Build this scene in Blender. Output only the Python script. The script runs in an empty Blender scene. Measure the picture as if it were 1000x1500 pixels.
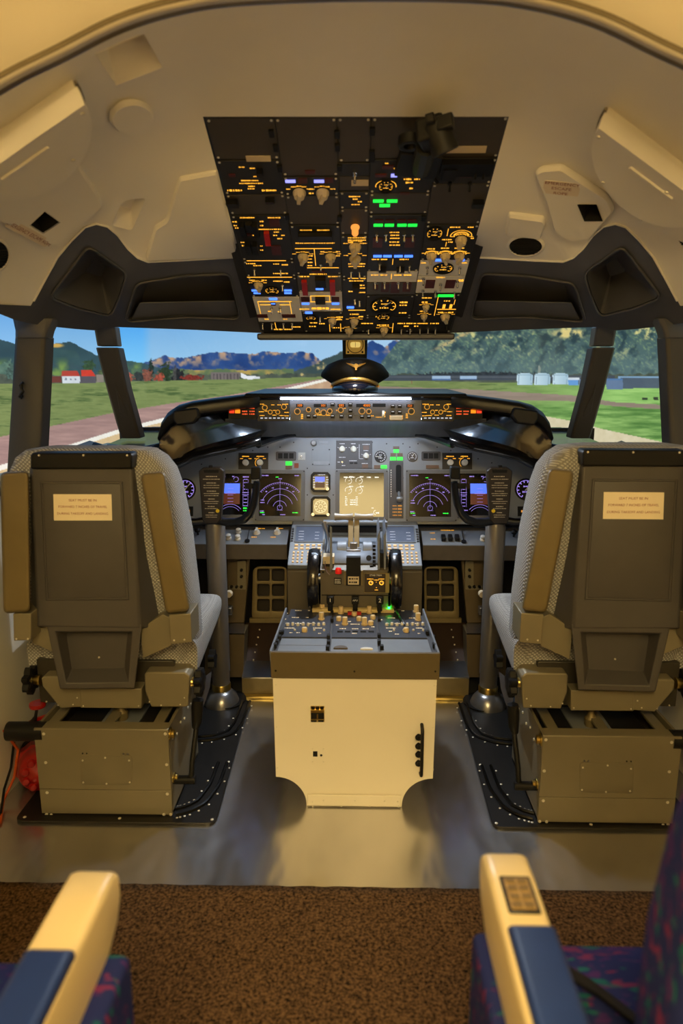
import bpy, bmesh, math, random
import numpy as np
from mathutils import Vector, Matrix, Euler
from mathutils.geometry import delaunay_2d_cdt
random.seed(7)
sc = bpy.context.scene
COL = sc.collection
# ------------------------------------------------------------------ camera
PITCH, YAW, FPX = math.radians(11.6), math.radians(1.15), 1000.0
EYE = Vector((0.0, 0.0, 1.243))
cam_d = bpy.data.cameras.new('camera'); cam = bpy.data.objects.new('camera', cam_d); COL.objects.link(cam)
cam.location = EYE; cam.rotation_euler = (math.pi/2-PITCH, 0, YAW)
cam_d.sensor_fit = 'VERTICAL'; cam_d.sensor_height = 36.0; cam_d.lens = 36.0*FPX/1500.0
cam_d.clip_start = 0.02; cam_d.clip_end = 50
cam_d.dof.use_dof = True; cam_d.dof.focus_distance = 2.45; cam_d.dof.aperture_fstop = 2.8
sc.camera = cam
# ------------------------------------------------------------------ world, lamps, exposure
sc.view_settings.view_transform = 'Standard'; sc.view_settings.look = 'None'
sc.view_settings.exposure = 0.0; sc.view_settings.gamma = 1.0; sc.view_settings.use_curve_mapping = False
world = bpy.data.worlds.new('dark_hall'); sc.world = world; world.use_nodes = True
world.node_tree.nodes['Background'].inputs[0].default_value = (0.55, 0.62, 0.75, 1)
world.node_tree.nodes['Background'].inputs[1].default_value = 0.03
WARM = (1.0, 0.73, 0.30)
LAMP_L = 5.6          # brightness of the warm cabin ceiling lamp (its diffuser is built with the cabin below)
def area_light(name, loc, target, size, power, color, size_y=None):
    d = bpy.data.lights.new(name, 'AREA'); d.energy = power; d.color = color
    d.size = size
    if size_y: d.shape = 'RECTANGLE'; d.size_y = size_y
    o = bpy.data.objects.new(name, d); COL.objects.link(o); o.location = loc
    o.rotation_euler = (Vector(target)-Vector(loc)).to_track_quat('-Z', 'Y').to_euler()
    return o
# cool white aisle-stand floodlight under the front edge of the overhead panel (its housing is built with the overhead panel)
fd = bpy.data.lights.new('aisle_flood', 'SPOT'); fd.energy = 34; fd.color = (.86, .93, 1.0); fd.spot_size = math.radians(135); fd.spot_blend = .8; fd.shadow_soft_size = .03
fo = bpy.data.objects.new('aisle_flood', fd); COL.objects.link(fo); fo.location = (0, 2.43, 1.385)
fo.rotation_euler = (Vector((0, 1.75, .3))-Vector(fo.location)).to_track_quat('-Z', 'Y').to_euler()
# ------------------------------------------------------------------ measuring helpers (a line of sight of the photograph met with a plane of the place)
_cp, _sp, _cw, _sw = math.cos(PITCH), math.sin(PITCH), math.cos(YAW), math.sin(YAW)
FWD = Vector((-_sw*_cp, _cw*_cp, -_sp)); RGT = Vector((_cw, _sw, 0)); UPV = RGT.cross(FWD)
def ray(px, py): return FWD + RGT*((px-500)/FPX) + UPV*((750-py)/FPX)
def at(px, py, Y=None, Z=None, X=None):
    v = ray(px, py)
    t = Y/v.y if Y is not None else ((Z-EYE.z)/v.z if Z is not None else X/v.x)
    return EYE + v*t
# ------------------------------------------------------------------ materials
MATS = {}
def lin(c):
    return tuple(((x/255)/12.92 if x/255 <= .04045 else ((x/255+.055)/1.055)**2.4) for x in c)
def mat(name, rgb, rough=.5, metal=0., var=.08, scale=30., bump=0., bscale=200., coat=0., emit=None, estr=1., spec=.5, aniso=0., stretch=None, bdist=.002):
    """procedural principled material; rgb is an sRGB 0-255 albedo"""
    if name in MATS: return MATS[name]
    m = bpy.data.materials.new(name); m.use_nodes = True; nt = m.node_tree; N = nt.nodes; L = nt.links
    b = N['Principled BSDF']; c = lin(rgb)
    b.inputs['Roughness'].default_value = rough; b.inputs['Metallic'].default_value = metal
    b.inputs['Specular IOR Level'].default_value = spec
    if coat: b.inputs['Coat Weight'].default_value = coat; b.inputs['Coat Roughness'].default_value = .08
    if aniso: b.inputs['Anisotropic'].default_value = aniso
    tc = N.new('ShaderNodeTexCoord'); src = tc.outputs['Object']
    if stretch:
        mp = N.new('ShaderNodeMapping'); mp.inputs['Scale'].default_value = stretch; L.new(src, mp.inputs[0]); src = mp.outputs[0]
    nz = N.new('ShaderNodeTexNoise'); nz.inputs['Scale'].default_value = scale; nz.inputs['Detail'].default_value = 4
    L.new(src, nz.inputs['Vector'])
    rp = N.new('ShaderNodeValToRGB'); e = rp.color_ramp.elements
    e[0].position = .3; e[1].position = .7
    e[0].color = (*[x*(1-var) for x in c], 1); e[1].color = (*[min(1, x*(1+var)) for x in c], 1)
    L.new(nz.outputs['Fac'], rp.inputs[0]); L.new(rp.outputs[0], b.inputs['Base Color'])
    if bump:
        n2 = N.new('ShaderNodeTexNoise'); n2.inputs['Scale'].default_value = bscale; n2.inputs['Detail'].default_value = 2
        L.new(src, n2.inputs['Vector'])
        bp = N.new('ShaderNodeBump'); bp.inputs['Strength'].default_value = bump; bp.inputs['Distance'].default_value = bdist
        L.new(n2.outputs['Fac'], bp.inputs['Height']); L.new(bp.outputs[0], b.inputs['Normal'])
    if emit:
        b.inputs['Emission Color'].default_value = (*lin(emit), 1); b.inputs['Emission Strength'].default_value = estr
    MATS[name] = m; return m
def glow(name, rgb, s=1., base=(10, 10, 10)):
    return mat(name, base, .4, emit=rgb, estr=s)
# ------------------------------------------------------------------ mesh building
class MB:
    def __init__(s): s.v = []; s.f = []; s.m = []
    def add(s, vs, fs, mi=0):
        o = len(s.v); s.v += [tuple(p) for p in vs]; s.f += [tuple(i+o for i in f) for f in fs]; s.m += [mi]*len(fs); return s
    def box(s, c, d, R=None, mi=0):
        c = Vector(c); h = [x/2 for x in d]
        vs = [Vector((x*h[0], y*h[1], z*h[2])) for x in (-1, 1) for y in (-1, 1) for z in (-1, 1)]
        if R is not None: vs = [R @ p for p in vs]
        return s.add([p+c for p in vs], [(0, 1, 3, 2), (4, 6, 7, 5), (0, 4, 5, 1), (2, 3, 7, 6), (0, 2, 6, 4), (1, 5, 7, 3)], mi)
    def hexa(s, q0, q1, mi=0):
        """solid between two quads with matching corners"""
        return s.loft([q0, q1], mi=mi)
    def loft(s, rings, cap=True, mi=0, closed=True):
        n = len(rings[0]); vs = [p for r in rings for p in r]; fs = []
        for k in range(len(rings)-1):
            for i in range(n if closed else n-1):
                j = (i+1) % n; fs.append((k*n+i, k*n+j, (k+1)*n+j, (k+1)*n+i))
        if cap: fs += [tuple(range(n)), tuple(range((len(rings)-1)*n, len(rings)*n))]
        return s.add(vs, fs, mi)
    def cyl(s, p0, p1, r0, r1=None, n=16, mi=0, cap=True):
        r1 = r0 if r1 is None else r1; p0 = Vector(p0); p1 = Vector(p1); ax = (p1-p0).normalized()
        a = ax.orthogonal().normalized(); b = ax.cross(a)
        rg = [[p+(a*math.cos(2*math.pi*i/n)+b*math.sin(2*math.pi*i/n))*r for i in range(n)] for p, r in ((p0, r0), (p1, r1))]
        return s.loft(rg, cap, mi)
    def lathe(s, prof, n=20, c=(0, 0, 0), R=None, mi=0):
        """profile of (radius, height) turned about local z"""
        c = Vector(c); rg = []
        for r, z in prof:
            q = [Vector((r*math.cos(2*math.pi*i/n), r*math.sin(2*math.pi*i/n), z)) for i in range(n)]
            rg.append([(R @ p if R is not None else p)+c for p in q])
        return s.loft(rg, True, mi)
    def tube(s, path, r, n=10, mi=0, cap=True):
        P = [Vector(p) for p in path]; rr = r if isinstance(r, (list, tuple)) else [r]*len(P); rg = []; a = None
        for i, p in enumerate(P):
            t = (P[min(i+1, len(P)-1)]-P[max(i-1, 0)]).normalized()
            a = t.orthogonal().normalized() if a is None else (a-t*a.dot(t)).normalized()
            b = t.cross(a)
            rg.append([p+(a*math.cos(2*math.pi*k/n)+b*math.sin(2*math.pi*k/n))*rr[i] for k in range(n)])
        return s.loft(rg, cap, mi)
    def prism(s, poly, z0, z1, cham=0., mi=0):
        """flat outline (x,y) raised from z0 to z1, optional chamfer at the top"""
        rg = [[(x, y, z0) for x, y in poly]]
        if cham:
            rg.append([(x, y, z1-cham) for x, y in poly]); rg.append([(x, y, z1) for x, y in inset(poly, cham)])
        else: rg.append([(x, y, z1) for x, y in poly])
        return s.loft(rg, True, mi)
    def quad(s, a, b, c, d, mi=0): return s.add([a, b, c, d], [(0, 1, 2, 3)], mi)
    def xf(s, M):
        s.v = [tuple(M @ Vector(p)) for p in s.v]; return s
def inset(poly, d):
    n = len(poly); out = []
    A = sum(poly[i][0]*poly[(i+1) % n][1]-poly[(i+1) % n][0]*poly[i][1] for i in range(n)); sg = 1 if A > 0 else -1
    for i in range(n):
        p0, p, p1 = Vector(poly[i-1]).to_2d(), Vector(poly[i]).to_2d(), Vector(poly[(i+1) % n]).to_2d()
        e0, e1 = (p-p0), (p1-p)
        if e0.length < 1e-9 or e1.length < 1e-9: out.append(tuple(p)); continue
        n0 = Vector((-e0.y, e0.x)).normalized()*sg; n1 = Vector((-e1.y, e1.x)).normalized()*sg
        b = n0+n1
        if b.length < 1e-6: b = n0
        b.normalize(); k = d/max(.3, b.dot(n0)); q = p+b*k; out.append((q.x, q.y))
    return out
def rnd(poly, r, n=4):
    """round the corners of an outline"""
    N = len(poly); out = []
    for i in range(N):
        p0, p, p1 = Vector(poly[i-1]), Vector(poly[i]), Vector(poly[(i+1) % N])
        a = (p0-p); b = (p1-p); k = min(r, a.length*.45, b.length*.45); A = p+a.normalized()*k; B = p+b.normalized()*k
        for j in range(n+1):
            t = j/n; out.append(tuple(A*(1-t)**2+p*2*t*(1-t)+B*t*t))
    return out
def rrect(w, h, r, n=4, cx=0, cy=0):
    return [(x+cx, y+cy) for x, y in rnd([(-w/2, -h/2), (w/2, -h/2), (w/2, h/2), (-w/2, h/2)], r, n)]
def circ(r, n=20, cx=0, cy=0): return [(cx+r*math.cos(2*math.pi*i/n), cy+r*math.sin(2*math.pi*i/n)) for i in range(n)]
WM = {}
def mesh_of(name, mb, mats, smooth=35, inv=None, recalc=True):
    me = bpy.data.meshes.new(name)
    vs = mb.v if inv is None else [tuple(inv @ Vector(p)) for p in mb.v]
    me.from_pydata(vs, [], mb.f)
    for m in (mats if isinstance(mats, (list, tuple)) else [mats]): me.materials.append(m)
    if len(me.materials) > 1: me.polygons.foreach_set('material_index', mb.m)
    if recalc:
        bm = bmesh.new(); bm.from_mesh(me); bmesh.ops.recalc_face_normals(bm, faces=bm.faces); bm.to_mesh(me); bm.free()
    if smooth:
        me.polygons.foreach_set('use_smooth', [True]*len(me.polygons)); me.set_sharp_from_angle(angle=math.radians(smooth))
    me.update(); return me
def tag(o, label=None, cat=None, group=None, kind=None):
    if label: o['label'] = label
    if cat: o['category'] = cat
    if group: o['group'] = group
    if kind: o['kind'] = kind
    return o
def mk(name, mb, mats, parent=None, label=None, cat=None, kind=None, group=None, smooth=35, bevel=0, solid=0, local=False, recalc=True):
    """one mesh object; the builder's points are world points unless local (then they are the parent's)"""
    inv = None; loc = None
    if parent is not None:
        if not local: inv = WM[parent.name].inverted()
    else:
        P = np.array(mb.v); lo, hi = P.min(0), P.max(0); loc = Vector(((lo[0]+hi[0])/2, (lo[1]+hi[1])/2, lo[2]))
        inv = Matrix.Translation(-loc)
    o = bpy.data.objects.new(name, mesh_of(name, mb, mats, smooth, inv, recalc)); COL.objects.link(o)
    if parent is not None: o.parent = parent; WM[o.name] = WM[parent.name]
    else: o.location = loc; WM[o.name] = Matrix.Translation(loc)
    if solid:
        md = o.modifiers.new('thickness', 'SOLIDIFY'); md.thickness = abs(solid); md.offset = 1 if solid > 0 else -1
    if bevel:
        md = o.modifiers.new('soft_edges', 'BEVEL'); md.width = bevel; md.segments = 2; md.limit_method = 'ANGLE'; md.angle_limit = math.radians(40)
    return tag(o, label, cat, group, kind)
def thing(name, label, cat, M=None, group=None, kind=None):
    o = bpy.data.objects.new(name, None); COL.objects.link(o); o.empty_display_size = .05
    M = M if isinstance(M, Matrix) else Matrix.Translation(Vector(M or (0, 0, 0)))
    o.matrix_world = M; WM[o.name] = M.copy()
    return tag(o, label, cat, group, kind)
def inst(name, me, parent, loc, rot=None, scale=None, label=None):
    """a piece that shares its mesh with its look-alikes, placed in the parent's own coordinates"""
    o = bpy.data.objects.new(name, me); COL.objects.link(o); o.parent = parent; o.location = loc
    if rot is not None: o.rotation_euler = rot
    if scale is not None: o.scale = scale
    if label: o['label'] = label
    return o
class Frame:
    """a flat panel: x right, y up along the panel, z out of its face"""
    def __init__(s, o, ey):
        s.o = Vector(o); s.ex = Vector((1, 0, 0)); s.ey = Vector(ey).normalized(); s.ez = s.ex.cross(s.ey)
        R = Matrix((s.ex, s.ey, s.ez)).transposed(); s.M = Matrix.Translation(s.o) @ R.to_4x4()
    def px(s, px, py, h=0.):
        v = ray(px, py); p0 = s.o+s.ez*h; t = (p0-EYE).dot(s.ez)/v.dot(s.ez); q = EYE+v*t-s.o
        return Vector((q.dot(s.ex), q.dot(s.ey)))
def text_mesh(body, size, align='CENTER', name='lettering'):
    cu = bpy.data.curves.new(name, 'FONT'); cu.body = body; cu.size = size; cu.align_x = align; cu.align_y = 'CENTER'
    cu.resolution_u = 2; cu.fill_mode = 'FRONT'
    o = bpy.data.objects.new(name, cu); COL.objects.link(o)
    dg = bpy.context.evaluated_depsgraph_get(); me = bpy.data.meshes.new_from_object(o.evaluated_get(dg))
    bpy.data.objects.remove(o); bpy.data.curves.remove(cu); return me
def lettering(body, size, mt, parent, loc, rot=None, sx=1., name='lettering', align='CENTER'):
    me = text_mesh(body, size, align, name); me.materials.clear(); me.materials.append(mt)
    return inst(name, me, parent, loc, rot, (sx, 1, 1))
# curved sheets: outline in lines of sight, depth from a smooth field through measured depths
class Field:
    def __init__(s, pts):
        a = np.array(pts, float); s.P = a[:, :2]/300.; n = len(a)
        K = s.k(s.P[:, None]-s.P[None]); A = np.zeros((n+3, n+3)); A[:n, :n] = K+np.eye(n)*1e-6
        A[:n, n] = 1; A[:n, n+1:] = s.P; A[n, :n] = 1; A[n+1:, :n] = s.P.T
        s.w = np.linalg.solve(A, np.concatenate([a[:, 2], np.zeros(3)]))
    def k(s, d):
        r2 = (d**2).sum(-1); return np.where(r2 > 0, .5*r2*np.log(np.maximum(r2, 1e-12)), 0)
    def Y(s, x, y):
        q = np.array([x, y])/300.; n = len(s.P); k = s.k(s.P-q)
        return float(k @ s.w[:n]+s.w[n]+s.w[n+1]*q[0]+s.w[n+2]*q[1])
    def S(s, x, y): return at(x, y, Y=s.Y(x, y))
    def N(s, x, y):
        a = s.S(x+2, y)-s.S(x-2, y); b = s.S(x, y+2)-s.S(x, y-2); n = a.cross(b).normalized()
        return n if n.dot(EYE-s.S(x, y)) > 0 else -n
def inside(x, y, poly):
    c = False; n = len(poly)
    for i in range(n):
        x0, y0 = poly[i]; x1, y1 = poly[i-1]
        if (y0 > y) != (y1 > y) and x < (x1-x0)*(y-y0)/(y1-y0)+x0: c = not c
    return c
def densify(poly, step):
    out = []; n = len(poly)
    for i in range(n):
        a, b = Vector(poly[i]), Vector(poly[(i+1) % n]); k = max(1, int((b-a).length/step))
        out += [tuple(a+(b-a)*(j/k)) for j in range(k)]
    return out
def sheet(mb, outer, holes, fn, step=14, mi=0):
    outer = densify(outer, step); holes = [densify(h, step*.7) for h in holes]
    vs = []; es = []
    for lp in [outer]+holes:
        o = len(vs); vs += lp; es += [(o+i, o+(i+1) % len(lp)) for i in range(len(lp))]
    xs = [p[0] for p in outer]; ys = [p[1] for p in outer]
    x = min(xs)+step*.5
    while x < max(xs):
        y = min(ys)+step*.5
        while y < max(ys):
            if inside(x, y, outer) and not any(inside(x, y, h) for h in holes):
                if min((x-p[0])**2+(y-p[1])**2 for p in vs[:len(outer)+sum(map(len, holes))]) > (step*.45)**2: vs.append((x, y))
            y += step
        x += step
    r = delaunay_2d_cdt([Vector(p) for p in vs], es, [], 0, 1e-5)
    V = [tuple(p) for p in r[0]]; F = []
    for f in r[2]:
        cx = sum(V[i][0] for i in f)/3; cy = sum(V[i][1] for i in f)/3
        if inside(cx, cy, outer) and not any(inside(cx, cy, h) for h in holes): F.append(tuple(f))
    return mb.add([fn(*p) for p in V], F, mi)
def raised(field, poly, h, soft=3., mb=None, step=14, holes=(), under=0.):
    """a moulded plate standing h proud of a curved sheet (under: how far its foot is set back)"""
    mb = mb or MB(); poly = densify(poly, step); inn = inset(poly, soft)
    f = lambda hh: (lambda x, y: field.S(x, y)+field.N(x, y)*hh)
    rings = [[f(-.004)(*p) for p in (inset(poly, under) if under else poly)]]
    if under: rings.append([f(h*.35)(*p) for p in inset(poly, under)]); rings.append([f(h*.36)(*p) for p in poly])
    rings += [[f(h*.55)(*p) for p in inset(poly, soft*.15)], [f(h)(*p) for p in inn]]
    mb.loft(rings, cap=False); sheet(mb, inn, list(holes), f(h), step); return mb
# ------------------------------------------------------------------ palette
m_liner = mat('headliner_cream', (240, 235, 226), .42, var=.03, scale=4, bump=.03, bscale=60)
m_white = mat('white_painted_sheet', (232, 226, 210), .38, var=.015, scale=6)
m_cabin = mat('cabin_wall_cream', (236, 226, 205), .6, var=.03, scale=3)
m_trim = mat('charcoal_moulding', (80, 80, 86), .34, var=.1, scale=12, bump=.15, bscale=900)
m_pillar = mat('pillar_grey', (68, 66, 66), .5, var=.06, scale=12, bump=.1, bscale=900)
m_black = mat('black_plastic', (20, 20, 21), .45, var=.1, spec=.25)
m_gloss = mat('gloss_black_pad', (13, 13, 15), .2, var=.1, coat=.6, bump=.04, bscale=250)
m_lining = mat('gloss_black_lining', (12, 12, 15), .16, var=.1, coat=1., spec=1.)
m_soft = mat('black_leatherette', (16, 16, 17), .4, var=.1, bump=.12, bscale=500)
m_steel = mat('brushed_metal_floor', (200, 199, 200), .25, .93, var=.12, scale=5, bump=.55, bscale=9, bdist=.012, aniso=.3, stretch=(1, .45, 1))
m_alu = mat('bright_metal', (170, 170, 172), .3, 1., var=.06)
m_brass = mat('brass_fitting', (200, 176, 104), .28, 1., var=.05)
m_olive = mat('olive_grey_metal', (130, 122, 100), .45, .25, var=.05, scale=10)
m_olived = mat('dark_olive_metal', (92, 86, 68), .5, .2, var=.06, scale=10)
m_shell = mat('seat_shell_grey', (76, 73, 72), .55, var=.04, scale=20, bump=.08, bscale=700)
m_vinyl = mat('tan_vinyl', (112, 98, 64), .48, var=.06, scale=14, bump=.1, bscale=600)
m_panel = mat('blue_grey_panel', (122, 128, 136), .42, var=.04, scale=15)
m_panel2 = mat('dark_module_panel', (66, 66, 70), .5, var=.06, scale=20)
m_oh = mat('overhead_plate', (64, 58, 50), .5, var=.06, scale=12)
m_ohd = mat('overhead_module', (34, 32, 31), .5, var=.08, scale=25)
m_ohl = mat('overhead_light_module', (222, 218, 212), .5, var=.05, scale=25)
m_cream = mat('cream_knob', (205, 190, 160), .45, var=.05)
m_chrome = mat('chrome', (210, 210, 210), .18, 1., var=.02)
m_hole = mat('dark_opening', (8, 8, 8), .8)
m_screw = mat('screw_metal', (225, 220, 205), .4, .4, var=.05)
m_red = mat('red_plastic', (170, 18, 14), .4)
m_redp = mat('red_print', (150, 70, 45), .6)
m_print = mat('white_print', (225, 222, 210), .6)
m_placard = mat('cream_placard', (240, 226, 196), .5, var=.02)
m_glass = mat('display_glass', (22, 18, 15), .1, spec=.4, var=.05)
g_amber = glow('amber_legend', (255, 176, 50), 1.5)
g_amberd = glow('dim_amber_legend', (255, 168, 60), .7)
g_white = glow('white_legend', (225, 228, 240), .9)
g_blue = glow('blue_annunciator', (70, 120, 255), 2.2)
g_green = glow('green_annunciator', (30, 255, 70), 1.3)
g_redl = glow('red_annunciator', (255, 60, 30), 1.1)
g_orange = glow('orange_annunciator', (255, 130, 20), 1.5)
g_violet = glow('violet_symbology', (176, 150, 255), .85)
m_rannun = mat('unlit_red_annunciator', (78, 26, 20), .4)
# ------------------------------------------------------------------ the projected landscape
def fbm(x, y, f, oct=4, seed=0):
    rs = np.random.RandomState(seed); T = rs.rand(64, 64); out = np.zeros_like(x); amp = .5; tot = 0
    for o in range(oct):
        u = x*f+o*17.3; v = y*f+o*9.1; i = np.floor(u).astype(int); j = np.floor(v).astype(int); a = u-i; b = v-j
        a = a*a*(3-2*a); b = b*b*(3-2*b); t = lambda p, q: T[p % 64, q % 64]
        out += amp*((t(i, j)*(1-a)+t(i+1, j)*a)*(1-b)+(t(i, j+1)*(1-a)+t(i+1, j+1)*a)*b); tot += amp; amp *= .5; f *= 2.07
    return out/tot
def picture(x, y):
    """colours of the simulated view: x, y are picture columns and rows"""
    n1 = fbm(x, y, .045, 5, 1); n2 = fbm(x, y, .12, 4, 2); n3 = fbm(x*.16, y*1.9, .2, 5, 3); n4 = fbm(x, y, .02, 3, 4)
    def mix(a, b, t): t = np.clip(t, 0, 1)[..., None]; return np.asarray(a, float)*(1-t)+np.asarray(b, float)*t
    def put(img, mask, col): return np.where(mask[..., None], col, img)
    P = lambda pts: np.interp(x, [p[0] for p in pts], [p[1] for p in pts])
    img = mix(mix((104, 166, 226), (150, 200, 240), (y-450)/75), (172, 208, 240), (x-250)/320)
    img = mix(img, mix((80, 168, 245), (128, 205, 255), (y-470)/60), np.clip((x-150)/20, 0, 1)*np.clip((222-x)/14, 0, 1))
    # far blue range
    rd = P([(150, 545), (212, 532), (240, 521), (265, 525), (300, 518), (328, 515), (356, 519), (398, 514), (419, 518), (440, 515), (457, 517), (468, 527), (500, 535), (520, 512), (545, 500), (563, 508), (580, 497), (600, 505), (640, 520), (660, 560)])+(n2-.5)*5
    far = mix(mix((62, 98, 160), (30, 60, 120), n1*1.2), (196, 158, 128), np.clip((n2-.48)*5, 0, 1)*np.clip(1.1-(y-rd)/22, 0, 1))
    far = mix(far, (110, 130, 165), (y-rd-20)/40)
    img = put(img, y > rd, far)
    # hill on the right of the runway end, green grey
    rh = P([(400, 562), (420, 548), (450, 538), (480, 524), (505, 513), (530, 520), (560, 545), (600, 560)])+(n2-.5)*5
    img = put(img, y > rh, mix(mix((86, 100, 92), (60, 78, 80), n1*1.5), (205, 180, 120), np.clip((n2-.58)*6, 0, 1)))
    # near mountain on the right
    rm = P([(540, 560), (560, 528), (575, 510), (588, 494), (600, 488), (640, 470), (700, 440), (900, 400)])+(n2-.5)*6
    g = fbm(x+y*.9, y-x*.35, .045, 6, 8); g2 = fbm(x-y*.5, y, .35, 4, 9); g3 = fbm(x+y*.5, y*.8-x*.2, .11, 5, 11)
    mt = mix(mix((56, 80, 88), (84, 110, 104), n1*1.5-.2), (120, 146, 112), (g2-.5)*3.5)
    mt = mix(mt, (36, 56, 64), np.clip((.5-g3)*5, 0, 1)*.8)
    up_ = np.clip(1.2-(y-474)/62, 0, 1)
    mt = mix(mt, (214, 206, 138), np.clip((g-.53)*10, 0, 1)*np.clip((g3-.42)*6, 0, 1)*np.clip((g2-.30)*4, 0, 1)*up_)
    mt = mix(mt, (206, 176, 120), np.clip(1-np.abs((x-660)+(y-500)*1.9)/9, 0, 1)*np.clip((518-y)/10, 0, 1)*np.clip((g2-.25)*4, 0, 1)*.9)
    mt = mix(mt, (226, 206, 134), np.clip(1-np.hypot((x-835)/34, (y-489)/9), 0, 1)*2*np.clip((g3-.36)*5, 0, 1))
    mt = mix(mt, (226, 204, 120), np.clip(1-np.hypot((x-981)/9, (y-505)/16), 0, 1)*3*np.clip((g2-.3)*4, 0, 1))
    mt = mix(mt, (120, 146, 150), np.clip((y-498)/100, 0, .38))
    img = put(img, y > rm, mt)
    # hills on the left
    rl = P([(-300, 470), (-100, 480), (0, 497), (30, 507), (60, 510), (75, 504), (102, 500), (118, 508), (140, 520), (170, 526), (205, 531), (240, 540), (300, 548)])+(n2-.5)*2
    hl = mix(mix((66, 96, 104), (48, 74, 84), n1*1.4), (120, 150, 80), np.clip((n1-.5)*4, 0, 1)*np.clip((y-522)/15, 0, 1))
    hl = mix(hl, (210, 170, 90), np.clip(1-np.hypot((x-82)/14, (y-506)/4), 0, 1)*2)
    img = put(img, (y > rl) & (x < 300), hl)
    img = put(img, (y > 525-(x-0)*.3+n2*20) & (x < 16), mix((120, 150, 130), (70, 100, 90), n2*1.6))
    img = put(img, (y > 537+n1*8) & (x > 255) & (x < 430), mix((96, 116, 84), (190, 160, 90), (n1-.45)*4))
    # line of trees, hedges and buildings
    tb = 548+(n2-.5)*8
    img = put(img, (y > tb) & (y < 562), mix((56, 66, 62), (96, 104, 88), n2*1.4))
    for cx, cy, rx, ry, c in [(221, 544, 4, 16, (38, 60, 52)), (243, 546, 9, 13, (52, 78, 52)), (262, 552, 9, 10, (40, 44, 50)), (215, 550, 9, 8, (170, 100, 80)), (203, 551, 7, 7, (60, 70, 70)), (186, 553, 9, 7, (200, 110, 90)), (232, 553, 7, 6, (190, 90, 70)), (256, 548, 2, 12, (90, 90, 90)), (130, 536, 8, 8, (70, 100, 70)), (150, 548, 6, 8, (110, 130, 90)), (175, 540, 6, 14, (56, 80, 76)), (20, 545, 12, 10, (90, 120, 110)), (282, 553, 16, 4, (150, 60, 50)), (700, 549, 90, 4, (62, 70, 78))]:
        img = put(img, np.hypot((x-cx)/rx, (y-cy)/ry)+(fbm(x, y, .4, 3, 21)-.5)*1.5 < 1, mix(c, np.array(c)*.6, fbm(x, y, .5, 3, 22)*1.6-.3))
    # grass
    hz = P([(-300, 562), (60, 562), (200, 559), (330, 556), (470, 552), (560, 557), (760, 561), (1300, 572)])
    gr = mix(mix((112, 128, 76), (146, 160, 100), n3*1.7-.3), (80, 102, 58), np.clip((n3-.55)*5, 0, 1))
    gr = mix(gr, mix((126, 176, 92), (170, 214, 124), n3*2-.5), (x-700)/200)
    gr = mix(gr, mix((84, 128, 62), (150, 190, 108), n3*2.2-.6), np.clip((x-700)/120, 0, 1)*np.clip((y-588)/8, 0, 1))
    img = put(img, y > hz, gr)
    # runway on the left and its white edge, concrete
    e1 = P([(-300, 704), (0, 640), (62, 627), (160, 606), (250, 591), (335, 579), (465, 556), (490, 552)])
    e2 = P([(-300, 790), (0, 684), (60, 667), (175, 631), (210, 622), (377, 581), (470, 559), (490, 554)])
    img = put(img, (y > e1) & (x < 500), mix((196, 158, 150), (160, 128, 124), n3*1.5))
    img = put(img, (y > e2-2.5) & (x < 500), mix((252, 250, 244), (244, 236, 220), n2))
    img = put(img, (y > e2+(e2-e1)*.1+1) & (x < 500), mix((214, 182, 132), (226, 200, 160), n2))
    img = put(img, (y > e2+(e2-e1)*.1+1) & (x > 330) & (x < 500), mix((222, 190, 156), (196, 160, 130), np.clip((n1-.4)*3, 0, 1)))
    # taxiway on the right, apron
    t1 = P([(490, 556), (560, 566), (680, 570), (837, 579), (900, 589), (1300, 612)]); t2 = P([(490, 575), (560, 580), (680, 584), (837, 588), (900, 595), (1300, 622)])
    img = put(img, (y > t1) & (y < t2) & (x > 490), mix((168, 148, 134), (146, 130, 116), n3*1.5))
    t3 = P([(490, 566), (560, 575), (680, 588), (800, 610), (850, 619), (880, 628), (990, 652), (1300, 740)])
    img = put(img, (y > t3) & (x > 490), mix((232, 220, 190), (212, 198, 160), n2))
    # houses, terminal, hangars
    def rect(img, x0, x1, y0, y1, c): return put(img, (x > x0) & (x < x1) & (y > y0) & (y < y1), mix(c, np.array(c)*.9, n2))
    img = rect(img, 91, 117, 550, 561, (226, 232, 240)); img = rect(img, 117, 140, 551, 561, (96, 92, 100))
    img = put(img, (y > 543) & (y < 551) & (x > 91-(y-543)*.2) & (x < 113+(y-543)*.5), mix((196, 60, 54), (170, 70, 60), n2))
    img = put(img, (y > 542) & (y < 551) & (x > 119) & (x < 134+(y-542)*.7), mix((230, 70, 50), (190, 60, 50), n2))
    img = rect(img, 73, 90, 551, 560, (120, 60, 56)); img = rect(img, 66, 72, 553, 562, (200, 90, 70)); img = rect(img, 141, 152, 549, 560, (150, 140, 130))
    for k in range(3): img = rect(img, 95+k*7, 98+k*7, 554, 557, (120, 130, 150))
    img = rect(img, 309, 351, 545, 556, (128, 118, 116))
    for k in range(8): img = rect(img, 312+k*5, 314+k*5, 547, 556, (92, 84, 86))
    img = put(img, (np.hypot((x-366)/12, (y-553)/2.6) < 1) | ((x > 353) & (x < 362) & (y > 546+(x-353)*.5) & (y < 553)), np.array((236, 238, 244), float)+0*x[..., None])
    img = rect(img, 372, 380, 552, 555, (232, 236, 244))
    img = rect(img, 600, 606, 551, 553.5, (214, 60, 50)); img = rect(img, 602.5, 603.6, 553, 562, (150, 90, 80))
    img = rect(img, 560, 900, 549.5, 557.5, (74, 82, 92)); img = rect(img, 560, 900, 552, 552.8, (104, 110, 118))
    for a, b in ((633, 660), (674, 698)): img = rect(img, a, b, 551, 556, (170, 196, 226)); img = rect(img, a, b, 554.5, 556.5, (90, 120, 170))
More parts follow.
